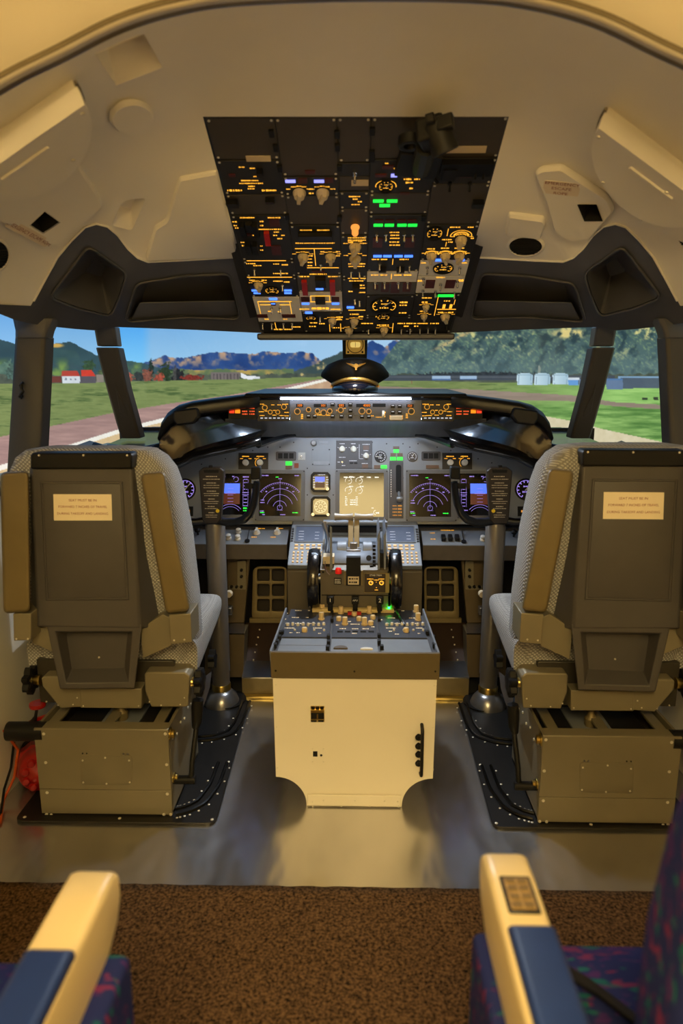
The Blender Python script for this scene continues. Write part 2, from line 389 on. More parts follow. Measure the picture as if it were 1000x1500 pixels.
    for a in (757, 782.5, 809):
        w = 23; u = (x-a)/w
        img = put(img, (u > 0) & (u < 1) & (y > 546.5+2.5*np.abs(2*u-1)**3) & (y < 563.5), mix((206, 228, 240), (168, 198, 216), u))
        img = rect(img, a, a+w, 549, 550, (150, 180, 200)); img = rect(img, a+2, a+3, 550, 563, (140, 168, 188)); img = rect(img, a+w-3, a+w-2, 550, 563, (150, 178, 198))
    img = rect(img, 788, 791, 536, 547, (150, 160, 150)); img = rect(img, 832, 847, 556, 564, (112, 168, 232)); img = rect(img, 832, 848, 553, 556.5, (226, 236, 246)); img = rect(img, 848, 862, 555, 565, (120, 140, 170))
    img = rect(img, 905, 1300, 553, 569, (86, 100, 116)); img = rect(img, 905, 1300, 551.5, 554, (136, 172, 206))
    img = rect(img, 888, 912, 556, 570, (110, 134, 168)); img = rect(img, 880, 912, 554.5, 557, (90, 130, 180))
    img = rect(img, 940, 948, 582, 586, (60, 74, 56)); img = rect(img, 957, 964, 582, 586, (52, 66, 50)); img = rect(img, 971, 974, 585, 587, (60, 80, 56))
    return img
SC0, SR = Vector((0, .8)), 3.2
# a round screen: columns at azimuths seen from the viewing point, rows at heights
az = np.radians(np.concatenate([np.linspace(-88, -32, 60), np.arctan((np.linspace(-15, 1010, 900)-520)/1000)*57.29578, np.linspace(32, 88, 60)])); az = np.sort(az)
hz_ = np.concatenate([np.linspace(.05, .58, 24), np.linspace(.60, 1.60, 250), np.linspace(1.62, 2.7, 24)])
ga, gz = np.meshgrid(az, hz_[::-1])
dx = np.sin(ga); dy = np.cos(ga); tt = dy*SC0.y+np.sqrt((dy*SC0.y)**2+SR**2-SC0.y**2)
X_, Y_, Z_ = dx*tt, dy*tt, gz
qx, qy, qz = X_, Y_, Z_-EYE.z
dep = qx*FWD.x+qy*FWD.y+qz*FWD.z
gx = 500+FPX*(qx*RGT.x+qy*RGT.y)/np.maximum(dep, .3); gy = 750-FPX*(qx*UPV.x+qy*UPV.y+qz*UPV.z)/np.maximum(dep, .3)
wide = np.abs(ga) > math.radians(42)
gx = np.where(wide, 520+np.sign(ga)*(900+(np.abs(ga)-math.radians(42))*1400), gx); gy = np.where(wide, 545-1300*qz/tt, gy)
V = np.stack([X_, Y_, Z_], -1).reshape(-1, 3)
H, Wd = gx.shape; idx = np.arange(H*Wd).reshape(H, Wd)
F = np.stack([idx[:-1, :-1], idx[1:, :-1], idx[1:, 1:], idx[:-1, 1:]], -1).reshape(-1, 4)
me = bpy.data.meshes.new('projection_screen'); me.vertices.add(len(V)); me.vertices.foreach_set('co', V.ravel())
me.loops.add(F.size); me.loops.foreach_set('vertex_index', F.ravel()); me.polygons.add(len(F)); me.polygons.foreach_set('loop_start', np.arange(0, F.size, 4)); me.update(calc_edges=True)
rgb = np.clip(picture(gx, gy)/255, 0, 1); rl = np.where(rgb <= .04045, rgb/12.92, ((rgb+.055)/1.055)**2.4)
ca = me.color_attributes.new('picture', 'FLOAT_COLOR', 'POINT'); ca.data.foreach_set('color', np.concatenate([rl.reshape(-1, 3), np.ones((H*Wd, 1))], 1).ravel())
ms = bpy.data.materials.new('projected_picture'); ms.use_nodes = True; nt = ms.node_tree; b = nt.nodes['Principled BSDF']
vc = nt.nodes.new('ShaderNodeVertexColor'); vc.layer_name = 'picture'; nt.links.new(vc.outputs[0], b.inputs['Emission Color']); b.inputs['Emission Strength'].default_value = 1.0
b.inputs['Base Color'].default_value = (.04, .04, .04, 1); b.inputs['Roughness'].default_value = .9; me.materials.append(ms); MATS['projected_picture'] = ms
scr = bpy.data.objects.new('projection_screen', me); COL.objects.link(scr); WM['projection_screen'] = Matrix()
tag(scr, 'wide curved projection screen showing an alpine airfield outside the cockpit windows', 'screen')
# ------------------------------------------------------------------ floors
fl = MB().box((0, 2.2, -.03), (2.6, 1.53, .03)); floor = mk('floor', fl, m_steel, kind='structure')
WM_f = floor
mk('floor_sheet', MB().box((0, 2.2, -.0075), (2.6, 1.526, .015)), m_steel, floor, bevel=.001)
m_carpet = mat('brown_carpet', (84, 62, 38), .95, var=.9, scale=150, bump=1., bscale=260, spec=.1)
cp = MB(); nx, ny = 120, 140; rs = np.random.RandomState(3)
gxx = np.linspace(-1.7, 1.7, nx); gyy = np.linspace(-2., 1.432, ny)
cp.add([(gxx[i], gyy[j]+(rs.rand()*.002-.001 if j == ny-1 else 0), .004+rs.rand()*.003) for j in range(ny) for i in range(nx)], [(j*nx+i, j*nx+i+1, (j+1)*nx+i+1, (j+1)*nx+i) for j in range(ny-1) for i in range(nx-1)])
carp = mk('floor_carpet', cp, m_carpet, kind='structure', solid=-.02)
me_scr = mesh_of('screw', MB().lathe([(.0045, 0), (.0045, .001), (.003, .002), (0.0005, .0022)], 10), m_screw)
for k in range(9): inst('floor_screw', me_scr, floor, Vector((-.98+k*.245, 1.452, .0))-floor.location)
# ------------------------------------------------------------------ cabin behind the cockpit
cb = MB(); cb.box((0, -.4, 2.17), (3.6, 3.4, .06)); mk('ceiling_cabin', cb, m_cabin, kind='structure')
for s, nme in ((-1, 'left'), (1, 'right')):
    mk('wall_cabin_'+nme, MB().box((s*1.73, -.4, 1.15), (.06, 3.4, 2.3)), m_cabin, kind='structure')
mk('wall_cabin_rear', MB().box((0, -2.08, 1.15), (3.5, .06, 2.3)), m_cabin, kind='structure')
arch = [(0, 1.83), (.18, 1.826), (.28, 1.815), (.38, 1.79), (.48, 1.748), (.6, 1.695), (.75, 1.60), (.9, 1.46), (1.02, 1.27), (1.08, 1.0), (1.1, .7), (1.1, 0)]
def smooth_curve(P, k=5):
    out = []
    for i in range(len(P)-1):
        p0, p1, p2, p3 = [Vector(P[j]) for j in (max(i-1, 0), i, i+1, min(i+2, len(P)-1))]
        if i == 0: p0 = Vector((-P[1][0], P[1][1]))
        for j in range(k):
            t = j/k; out.append(tuple(.5*((2*p1)+(p2-p0)*t+(2*p0-5*p1+4*p2-p3)*t*t+(3*p1-p0-3*p2+p3)*t**3)))
    return out+[P[-1]]
arch0 = arch; arch = smooth_curve(arch)
archL = [(-x, z) for x, z in arch]
full = archL[::-1]+arch[1:]
RIMY = 1.25
bk = MB(); outer = [(-1.75, 0), (-1.75, 2.32), (1.75, 2.32), (1.75, 0)]
ring = [(-1.1, 0)]+full[1:-1]+[(1.1, 0)]
poly = ring+[(1.75, 0), (1.75, 2.32), (-1.75, 2.32), (-1.75, 0)]
sheet(bk, [(x, z) for x, z in poly], [], lambda x, z: Vector((x, RIMY-.014, z)), .12)
mk('wall_bulkhead', bk, m_cabin, kind='structure', solid=.02)
rim = MB().loft([[(x*1.002, y, z+.003+d) for x, z in full] for y, d in ((1.212, .006), (1.213, -.001), (1.25, -.001), (1.27, .005))], cap=False, closed=False); mk('trim_1', rim, mat('rim_seal', (132, 120, 96), .6), kind='structure', solid=.006)
# the warm ceiling lamp of the cabin
lamp = thing('ceiling_lamp', 'wide warm panel lamp on the cabin ceiling behind the viewer', 'lamp', (0, -.92, 2.05))
mk('housing', MB().box((-.02, -.92, 2.105), (.96, 1.46, .07)), m_white, lamp, bevel=.006)
md = bpy.data.materials.new('warm_diffuser'); md.use_nodes = True; bb = md.node_tree.nodes['Principled BSDF']; bb.inputs['Emission Color'].default_value = (*WARM, 1); bb.inputs['Emission Strength'].default_value = LAMP_L*4
mk('diffuser', MB().box((-.02, -.92, 2.064), (.88, 1.36, .012)), md, lamp)
# ------------------------------------------------------------------ headliner
OHF = Frame((0, 2.5, 1.38), (0, 1.64-2.5, 1.793-1.38))
def oh_Y(px, py): return (OHF.M @ Vector((*OHF.px(px, py), 0))).y
top_l = [(352, 376), (330, 377), (260, 381), (216, 383), (201, 377), (187, 364), (172, 344), (157, 331), (140, 327), (124, 332), (104, 352), (84, 376), (62, 416), (45, 448)]
tY_l = [2.19, 2.17, 2.09, 2.03, 2.0, 1.97, 1.92, 1.87, 1.85, 1.84, 1.86, 1.88, 1.92, 1.96]
def mirror(p): return (1041-p[0], p[1])
ctrl = []
for x, z in arch0[:11]:
    p = Vector((x, RIMY, z)); 
    for s in (-1, 1):
        if x == 0 and s == 1: continue
        q = Vector((s*x, RIMY, z))-EYE; d = q.dot(FWD); ctrl.append((500+FPX*q.dot(RGT)/d, 750-FPX*q.dot(UPV)/d, RIMY))
rim_px = sorted([c[:2] for c in ctrl], key=lambda c: math.atan2(c[1]-500, c[0]-521))
for (a, b_), Y in zip(top_l, tY_l):
    ctrl += [(a, b_, Y), (*mirror((a, b_)), Y)]
for py in (172, 230, 290, 340):
    for f in (-.345, .345):
        # side edges of the overhead panel
        v = (py-172)/(376-172); 
        px = 297+(352-297)*v if f < 0 else 745-(745-690)*v
        ctrl.append((px, py, oh_Y(px, py)-.012))
ctrl += [(521, 172, oh_Y(521, 172)-.012), (-60, 470, 1.82), (1101, 470, 1.82), (-170, 520, 1.6), (1211, 520, 1.6)]
HL = Field(ctrl)
lefts = [p for p in rim_px if p[0] < 521]; rights = [p for p in rim_px if p[0] >= 521]
arch_px = sorted([c[:2] for c in ctrl[:21]], key=lambda c: c[0]) if False else None
def pxof(p):
    q = Vector(p)-EYE; d = q.dot(FWD); return (500+FPX*q.dot(RGT)/d, 750-FPX*q.dot(UPV)/d)
rimline = [pxof((x, RIMY, z)) for x, z in full if z > 1.2]
outl = rimline+[(1111, 478), (1041-45, 448)]+[mirror(p) for p in top_l[::-1][1:]]+[(745, 171), (297, 171)]+top_l+[(-70, 478)]
# openings and recesses in the moulding
rec = [(139, 79), (211, 50), (238, 99), (170, 125)]
rec_in = [(166, 82), (207, 66), (214, 78), (174, 93)]
wedge = rnd([(163, 330), (180, 294), (214, 290), (193, 338)], 6, 3)
h1 = [(39, 319), (61, 299), (81, 315), (61, 332)]; h2 = [(849, 291), (876, 291), (884, 314), (859, 314)]
h1 = [(39, 320), (60, 300), (82, 316), (58, 332)]
hl = MB(); sheet(hl, outl, [rec, wedge, h1, h2], lambda x, y: HL.S(x, y), 15)
liner = mk('ceiling', hl, m_liner, kind='structure', smooth=60)
n_ = lambda x, y, h: HL.S(x, y)+HL.N(x, y)*h
pk = MB(); pk.loft([[n_(*p, 0) for p in rec], [n_(*p, -.065) for p in rec_in]], cap=False); pk.add([n_(*p, -.065) for p in rec_in], [(0, 1, 2, 3)])
mk('recessed_pocket', pk, m_liner, liner, smooth=0)
pk = MB(); wi = [(p[0]*.55+196*.45, p[1]*.55+300*.45) for p in wedge]; pk.loft([[n_(*p, 0) for p in wedge], [n_(*p, -.03) for p in wi]], cap=False); pk.add([n_(*p, -.03) for p in wi], [tuple(range(len(wi)))])
mk('finger_recess', pk, m_liner, liner, smooth=25)
for h in (h1, h2):
    pk = MB(); c = (sum(p[0] for p in h)/4, sum(p[1] for p in h)/4); hi = [(p[0]*.8+c[0]*.2, p[1]*.8+c[1]*.2) for p in h]
    pk.loft([[n_(*p, .0185) for p in inset(h, -1)], [n_(*p, .0165) for p in h], [n_(*p, -.03) for p in hi]], cap=False); pk.add([n_(*p, -.03) for p in hi], [(0, 1, 2, 3)])
    mk('rope_hatch_opening', pk, m_hole, liner, smooth=0)
# raised plates
def plate(name, poly, h, soft=3, label=None, m=None, r=6, holes=(), under=0.):
    o = mk(name, raised(HL, rnd(poly, r, 3) if r else poly, h, soft, holes=holes, under=under), m or m_liner, liner, smooth=40)
    if label: o['label'] = label
    return o
ell = lambda cx, cy, rx, ry, rot=0, n=28: [(cx+rx*math.cos(t)*math.cos(rot)-ry*math.sin(t)*math.sin(rot), cy+rx*math.cos(t)*math.sin(rot)+ry*math.sin(t)*math.cos(rot)) for t in [2*math.pi*i/n for i in range(n)]]
plate('round_cover', ell(191, 167, 33, 25), .013, 3, 'round cover disc', r=0, under=2.5)
def halfmoon(chord0, chord1, depthpx, side):
    a, b = Vector(chord0), Vector(chord1); m = (a+b)/2; d = (b-a); L_ = d.length/2; d.normalize(); n = Vector((-d.y, d.x))*side
    return [tuple(m+d*L_*math.cos(t)+n*depthpx*math.sin(t)) for t in [math.pi*i/22 for i in range(23)]]
hmL = halfmoon((-62, 232), (106, 112), 88, 1); hmR = halfmoon((1062, 282), (891, 152), 84, -1)
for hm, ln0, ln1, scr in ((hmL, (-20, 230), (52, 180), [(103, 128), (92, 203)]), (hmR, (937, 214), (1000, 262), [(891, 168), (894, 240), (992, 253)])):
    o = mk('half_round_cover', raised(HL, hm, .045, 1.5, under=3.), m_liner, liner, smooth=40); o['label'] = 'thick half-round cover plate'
    mk('cover_shadow_line', MB().tube([n_(*p, .010) for p in hm], .0035, 6), mat('shadow_line_grey', (120, 112, 98), .7), o, smooth=60)  # grey tube along the arc, added to draw the cover's shadow
    g = MB(); pts = [Vector(ln0)+(Vector(ln1)-Vector(ln0))*k/6 for k in range(7)]
    g.tube([n_(p.x, p.y, .046) for p in pts], .0035, 6); mk('cover_ridge', g, m_liner, o)
    for s in scr:
        g = MB().cyl(n_(*s, .044), n_(*s, .0475), .005, .004, 10); mk('screw', g, m_screw, o)
oL = plate('escape_rope_cover', [(-60, 268), (-40, 300), (70, 353), (84, 350), (148, 296), (146, 285), (100, 217)], .018, 3, 'escape rope cover plate', r=9, holes=[h1])
oR = plate('escape_rope_cover', [(783, 248), (793, 241), (824, 238), (893, 283), (902, 303), (866, 345), (838, 350), (812, 335), (801, 292)], .016, 3, 'hexagonal escape rope cover plate', r=7, holes=[h2], under=1.5)
plate('raised_panel', [(214, 380), (213, 372), (226, 330), (243, 320), (262, 258), (318, 248), (349, 374), (290, 377)], .010, 3, r=5)
plate('small_square_cover', [(739, 341), (744, 309), (797, 316), (800, 323), (793, 347)], .014, 3, r=5)
plate('raised_panel', [(1060, 380), (938, 321), (941, 315), (1015, 268), (1080, 240)], .012, 3, r=6)
def on_liner(px, py, h, rot):
    """matrix of a label lying on the moulding, its text line turned by rot in the picture"""
    p = n_(px, py, h); z = HL.N(px, py); x = HL.S(px+4*math.cos(rot), py+4*math.sin(rot))-HL.S(px, py); x = (x-z*x.dot(z)).normalized(); y = z.cross(x)
    return Matrix.Translation(p) @ Matrix((x, y, z)).transposed().to_4x4()
def decal(px, py, rot, w, hgt, lines, size, par, h=.0145, sx=1., plate_m=None):
    M = on_liner(px, py, h, rot)
    inv = WM[par.name].inverted()
    if plate_m:
        mb = MB().prism(rrect(w, hgt, .004, 2), -.003, .0006).xf(inv @ M); o = mk('decal', mb, plate_m, par, local=True)
    for i, t in enumerate(lines):
        me = text_mesh(t, size); me.materials.clear(); me.materials.append(m_redp)
        q = bpy.data.objects.new('lettering', me); COL.objects.link(q); q.parent = par
        q.matrix_local = inv @ M @ Matrix.Translation((0, ((len(lines)-1)/2-i)*size*1.25, .0016)) @ Matrix.Diagonal((sx, 1, 1, 1))
m_decal = mat('tan_decal', (232, 218, 198), .6, var=.03)
decal(38, 333, .50, .155, .026, ['EMERGENCY ESCAPE ROPE'], .0155, oL, sx=.9, plate_m=m_decal, h=.0188)
decal(824, 267, .10, .085, .046, ['EMERGENCY', 'ESCAPE', 'ROPE'], .0135, oR, sx=1.05, plate_m=m_decal, h=.0168)
# round speaker / air vents
for px, py, rx, ry in ((770, 359, 25, 14), (-8, 372, 20, 22), (1010, 346, 16, 16)):
    g = MB(); e0 = ell(px, py+2, rx*1.18, ry*1.25); e1 = ell(px, py, rx, ry); e2 = ell(px, py, rx*.96, ry*.96)
    g.loft([[n_(*p, -.002) for p in e0], [n_(*p, .006) for p in e1], [n_(*p, .004) for p in e2]], cap=False)
    o = mk('vent_ring', g, m_liner, liner)
    g = MB(); g.add([n_(*p, .003) for p in e2], [tuple(range(len(e2)))])
    for k in range(-5, 6):
        y = py+ry*.9*k/5.5; hw = rx*.95*math.sqrt(max(0, 1-(k/5.5*.9)**2))
        g.tube([n_(px-hw, y, .004), n_(px, y, .0045), n_(px+hw, y, .004)], .0012, 4)
    mk('vent_grille', g, m_black, o)
# ------------------------------------------------------------------ dark window surround with stowage pockets
low_l = [(386, 488), (280, 483), (168, 479), (150, 481), (138, 484), (110, 482), (72, 478), (40, 473), (20, 468), (0, 460), (-60, 440)]
lY = [2.49, 2.41, 2.27, 2.25, 2.22, 2.16, 2.08, 2.0, 1.95, 1.9, 1.78]
ctl = [(a, b_, Y) for (a, b_), Y in zip(top_l, tY_l)]+[(a, b_, Y) for (a, b_), Y in zip(low_l, lY)]+[(382, 487, 2.5), (365, 430, 2.34), (-60, 425, 1.77), (0, 446, 1.88), (210, 430, 2.15), (170, 430, 2.08), (100, 430, 1.99)]
TRf = {-1: Field(ctl), 1: Field([(*mirror(c[:2]), c[2]) for c in ctl])}
pk1 = rnd([(184, 469), (200, 415), (270, 404), (335, 401), (351, 465), (270, 462)], 9, 3)
pk2 = rnd([(74, 434), (129, 361), (184, 399), (174, 432), (161, 461), (112, 449)], 9, 3)
out_t = [(358, 375)]+top_l[1:]+[(0, 446), (-60, 425)]+low_l[::-1]
for s in (-1, 1):
    fx = (lambda p: p) if s < 0 else mirror
    T = TRf[s]; h_ = [[fx(p) for p in pk1], [fx(p) for p in pk2]]
    mb = MB(); sheet(mb, [fx(p) for p in out_t], h_, T.S, 13)
    tr = mk('trim_%d' % (2 if s < 0 else 3), mb, m_trim, kind='structure', smooth=50)
    mk('edge_bead', MB().tube([T.S(*fx(p))+T.N(*fx(p))*.002 for a_, b_ in zip(top_l[:-1], top_l[1:]) for p in [tuple(Vector(a_)*(1-k/4)+Vector(b_)*(k/4)) for k in range(4)]], .0028, 6), m_liner, tr, smooth=60)
    for lp, dv, sh, nm in ((h_[0], Vector((0, .10, .035)), .93, 'stowage_pocket'), (h_[1], Vector((-s*-.03, .13, .06)), .28, 'corner_pocket')):
        g = MB(); lp = densify(lp, 8); c = (sum(p[0] for p in lp)/len(lp), sum(p[1] for p in lp)/len(lp))
        R0 = [T.S(*p) for p in lp]; lipp = [T.S(*p)+T.N(*p)*.004 for p in inset(lp, -1.5)]; lip2 = [T.S(*p)+T.N(*p)*.003 for p in inset(lp, 1.0)]
        R1 = [T.S(c[0]+(p[0]-c[0])*sh, c[1]+(p[1]-c[1])*sh)+dv for p in lp]
        g.loft([lip2, R0, R1], cap=False); g.add(R1, [tuple(range(len(R1)))]); po = mk(nm, g, m_trim, tr, smooth=30)
        g = MB(); g.tube([*lipp, lipp[0]], .0032, 6, cap=False); mk('pocket_edging', g, m_trim, po, smooth=60)
        if nm == 'stowage_pocket':
            # inner step of the pocket
            a, b2 = [T.S(*fx(p)) for p in ((196, 440), (344, 437))]; a2, b3 = [T.S(*fx(p)) for p in ((187, 466), (349, 463))]
            g = MB().hexa([a+Vector((0, .05, .0)), b2+Vector((0, .05, 0)), b2+Vector((0, .1, .0)), a+Vector((0, .1, .0))], [a2+Vector((0, .02, -.004)), b3+Vector((0, .02, -.004)), b3+Vector((0, .1, -.02)), a2+Vector((0, .1, -.02))])
            mk('pocket_step', g, m_trim, po, bevel=.006)
# lip below the overhead panel, between the two surrounds
lp = MB(); lp.box((0, 2.515, 1.366), (.70, .05, .022)); mk('trim_4', lp, m_trim, kind='structure', bevel=.006)
# ------------------------------------------------------------------ window posts, sills, side walls, firewall
def post(name, rows, thick, m, par=None):
    """rows of (left px, right px, py, depth)"""
    mb = MB(); rg = []
    for a, b_, y, Y in rows:
        p, q = at(a, y, Y=Y), at(b_, y, Y=Y); d = (q-p); e = Vector((0, thick, 0)); k = d*.12; f = Vector((0, -.008, 0))
        rg.append([p, p+k+f, q-k+f, q, q+e, p+e])
    mb.loft(rg); return mk(name, mb, m, par, kind=None if par else 'structure', bevel=.004)
for s in (-1, 1):
    fx = (lambda a, b: (a, b)) if s < 0 else (lambda a, b: (1041-b, 1041-a))
    k = 1 if s < 0 else 2
    w = post('window_post_%d' % k, [(*fx(137, 168), 478, 2.285), (*fx(142, 172), 507, 2.33)], .05, m_trim)
    w.name = 'window_%d' % k
    WM[w.name] = Matrix.Translation(w.location)
    lo = post('post_cover', [(*fx(140, 173), 509, 2.325), (*fx(156, 186), 570, 2.41), (*fx(170, 200), 620, 2.49), (*fx(177, 206), 642, 2.53)], .06, m_pillar, w)
    g = MB(); A = [at(*((x, y) if s < 0 else (1041-x, y)), Y=Y) for x, y, Y in ((167, 560, 2.38), (172, 575, 2.4), (187, 604, 2.455), (186, 612, 2.465), (175, 604, 2.45))]
    g.loft([A, [p+Vector((0, .02, 0)) for p in A]]); mk('post_reflection_wedge', g, m_pillar, w, bevel=.003)  # wedge shaped after a reflection on the post, in the post's own colour
    w2 = post('x', [(*fx(18, 78), 466, 2.045), (*fx(22, 70), 484, 2.045), (*fx(22, 67), 496, 2.045)], .05, m_trim); w2.name = 'window_%d' % (k+2); WM[w2.name] = Matrix.Translation(w2.location)
    post('post_cover', [(*fx(22, 67), 493, 2.05), (*fx(18, 64), 560, 2.05), (*fx(10, 58), 690, 2.05), (*fx(4, 54), 760, 2.05)], .06, m_pillar, w2)
    if s < 0:
        g = MB(); H_ = [at(x, y, Y=2.03) for x, y in ((34, 560), (31, 563), (31, 570), (34, 573), (31, 577), (28, 581), (31, 583), (33, 579))]
        g.tube(H_, .004, 6); g.cyl(at(31, 565, Y=2.03), at(31, 565, Y=2.06), .006, n=8); mk('coat_hook', g, m_black, w2)
# clear panes standing in the window openings
mg = bpy.data.materials.new('window_glass'); mg.use_nodes = True; nt = mg.node_tree; nt.nodes.clear()
tr_ = nt.nodes.new('ShaderNodeBsdfTransparent'); gl_ = nt.nodes.new('ShaderNodeBsdfGlossy'); gl_.inputs['Roughness'].default_value = .02; mx = nt.nodes.new('ShaderNodeMixShader'); ou = nt.nodes.new('ShaderNodeOutputMaterial')
tr_.inputs[0].default_value = (.97, .985, .98, 1); mx.inputs[0].default_value = .02; nt.links.new(tr_.outputs[0], mx.inputs[1]); nt.links.new(gl_.outputs[0], mx.inputs[2]); nt.links.new(mx.outputs[0], ou.inputs[0])
for k, s in ((5, -1), (6, 1)):
    q = [Vector(p) for p in ((0, 2.66, 1.40), (s*.80, 2.36, 1.40), (s*.80, 2.60, .98), (0, 3.0, 1.0))]
    mk('window_%d' % k, MB().hexa(q, [p+Vector((0, .006, .004)) for p in q]), mg, kind='structure', smooth=0)
    q = [Vector(p) for p in ((s*.83, 2.36, 1.40), (s*1.0, 2.09, 1.40), (s*1.02, 2.09, .99), (s*.85, 2.58, .99))]
    mk('window_%d' % (k+2), MB().hexa(q, [p+Vector((s*.006, .003, 0)) for p in q]), mg, kind='structure', smooth=0)
for s, nm in ((-1, 'left'), (1, 'right')):
    mk('wall_'+nm, MB().box((s*1.06, 2.1, .47), (.05, 1.72, .94)), m_white, kind='structure', bevel=.004)
    mk('wall_upper_'+nm, MB().box((s*1.12, 1.38, 1.12), (.04, .30, .42)), m_liner, kind='structure')
    g = MB(); P = [(s*.895, 2.44), (s*.74, 2.36), (s*.66, 2.75), (s*.60, 3.2), (s*.97, 3.25), (s*.955, 3.0)]
    if s > 0: P = P[::-1]
    m_sill = mat('sky_tinted_sill', (44, 60, 92), .22, var=.05, coat=.4)  # blue of the reflected sky is put into the sill's base colour
    g.loft([[(x, y, .955) for x, y in P], [(x, y, .988) for x, y in P]]); mk('window_sill_'+nm, g, m_sill, kind='structure', bevel=.004)
    mk('trim_%d' % (5 if s < 0 else 6), MB().box((s*1.035, 1.95, .918), (.11, 1.4, .026)), m_pillar, kind='structure', bevel=.004)
    mk('wall_lower_'+nm, MB().box((s*.90, 2.82, .48), (.03, .78, .94)), m_pillar, kind='structure')
wl = bpy.data.objects['wall_left']
g = MB(); g.box((-1.0335, 1.62, .36), (.004, .36, .5)); pn = mk('access_panel', g, m_white, wl, bevel=.002)
g = MB(); g.box((-1.031, 1.70, .50), (.004, .05, .035)); mk('panel_latch', g, m_hole, pn)
mk('wall_front', MB().box((0, 3.05, .5), (2.1, .04, 1.0)), mat('dark_firewall', (38, 30, 22), .7), kind='structure')
# ------------------------------------------------------------------ shared small pieces (x right, y up, z out of the panel)
def bar_text(mb, x, y, w, h, z=.0006, seed=None):
    """a short printed legend as a run of raised bars"""
    rr = random.Random(seed if seed is not None else int(abs(x*9173+y*7919)*1e4)); cx = x-w/2; c = h*.8
    while cx < x+w/2-c*.3:
        l = min(c*rr.choice((.5, .7, .9, 1.3)), x+w/2-cx); t = h*rr.choice((.75, .9, 1.))
        mb.add([(cx, y-t/2, z), (cx+l, y-t/2, z), (cx+l, y+t/2, z), (cx, y+t/2, z)], [(0, 1, 2, 3)])
        cx += l+c*rr.choice((.18, .25, .5))
def line2(mb, x0, y0, x1, y1, w, z=.0006):
    d = Vector((x1-x0, y1-y0)); n = Vector((-d.y, d.x)).normalized()*w/2
    mb.add([(x0+n.x, y0+n.y, z), (x1+n.x, y1+n.y, z), (x1-n.x, y1-n.y, z), (x0-n.x, y0-n.y, z)], [(0, 1, 2, 3)])
def arc2(mb, cx, cy, r, a0, a1, w, z=.0006, n=12, ry=None):
    ry = ry or r; k = (r-w/2)/r; k2 = (r+w/2)/r; P = []
    for i in range(n+1):
        t = math.radians(a0+(a1-a0)*i/n); P += [(cx+r*k*math.cos(t), cy+ry*k*math.sin(t), z), (cx+r*k2*math.cos(t), cy+ry*k2*math.sin(t), z)]
    mb.add(P, [(2*i, 2*i+1, 2*i+3, 2*i+2) for i in range(n)])
def toggle_mesh(nm, s=1., mt=None, tilt=-.5):
    g = MB().cyl((0, 0, 0), (0, 0, .005*s), .0055*s, .0048*s, 8)
    d = Vector((0, math.sin(tilt), math.cos(tilt))); g.cyl(Vector((0, 0, .004*s)), d*.019*s, .0018*s, .0034*s, 8); g.lathe([(.0034*s, 0), (.003*s, .0018*s), (.001*s, .0028*s)], 8, d*.0188*s)
    return mesh_of(nm, g, mt or m_chrome)
def pointer_knob(nm, r=.0115, h=.017, mt=None):
    g = MB().lathe([(r*1.15, 0), (r*1.15, .003), (r, .004), (r*.9, h*.62), (r*.6, h*.66)], 16)
    g.loft([[(-r*.42, -r*1.15, h*.2), (r*.42, -r*1.15, h*.2), (r*.42, r*1.15, h*.2), (-r*.42, r*1.15, h*.2)], [(-r*.3, -r*1.0, h), (r*.3, -r*1.0, h), (r*.3, r*1.05, h), (-r*.3, r*1.05, h)]])
    return mesh_of(nm, g, mt or m_cream)
def round_knob(nm, r=.01, h=.014, mt=None):
    prof = [(r, 0), (r, h*.8), (r*.85, h), (r*.2, h)]
    return mesh_of(nm, MB().lathe(prof, 14), mt or m_cream)
def light_mesh(nm, mt, w=1., h=1.):
    return mesh_of(nm, MB().prism([(-.5*w, -.5*h), (.5*w, -.5*h), (.5*w, .5*h), (-.5*w, .5*h)], 0, .0025), mt, 0)
S_tog = toggle_mesh('toggle_switch'); S_togb = toggle_mesh('toggle_switch', 1., m_black); S_knob = pointer_knob('rotary_knob'); S_rk = round_knob('round_knob')
S_blue = light_mesh('annunciator', g_blue); S_green = light_mesh('annunciator', g_green); S_red = light_mesh('annunciator', m_rannun); S_vio = light_mesh('annunciator', glow('lit_white_violet', (150, 150, 255), 1.6))
S_grd = mesh_of('switch_guard', MB().loft([[(-.5, -.5, 0), (.5, -.5, 0), (.5, .5, 0), (-.5, .5, 0)], [(-.5, -.5, .008), (.5, -.5, .008), (.5, .5, .016), (-.5, .5, .016)]]), m_black, 0)
S_grdr = mesh_of('switch_guard', MB().loft([[(-.5, -.5, 0), (.5, -.5, 0), (.5, .5, 0), (-.5, .5, 0)], [(-.5, -.5, .016), (.5, -.5, .016), (.5, .5, .010), (-.5, .5, .010)]]), m_red, 0)
S_lbl = mesh_of('label_plate', MB().prism([(-.5, -.5), (.5, -.5), (.5, .5), (-.5, .5)], 0, .002), mat('aged_label', (206, 188, 160), .6, var=.04), 0)
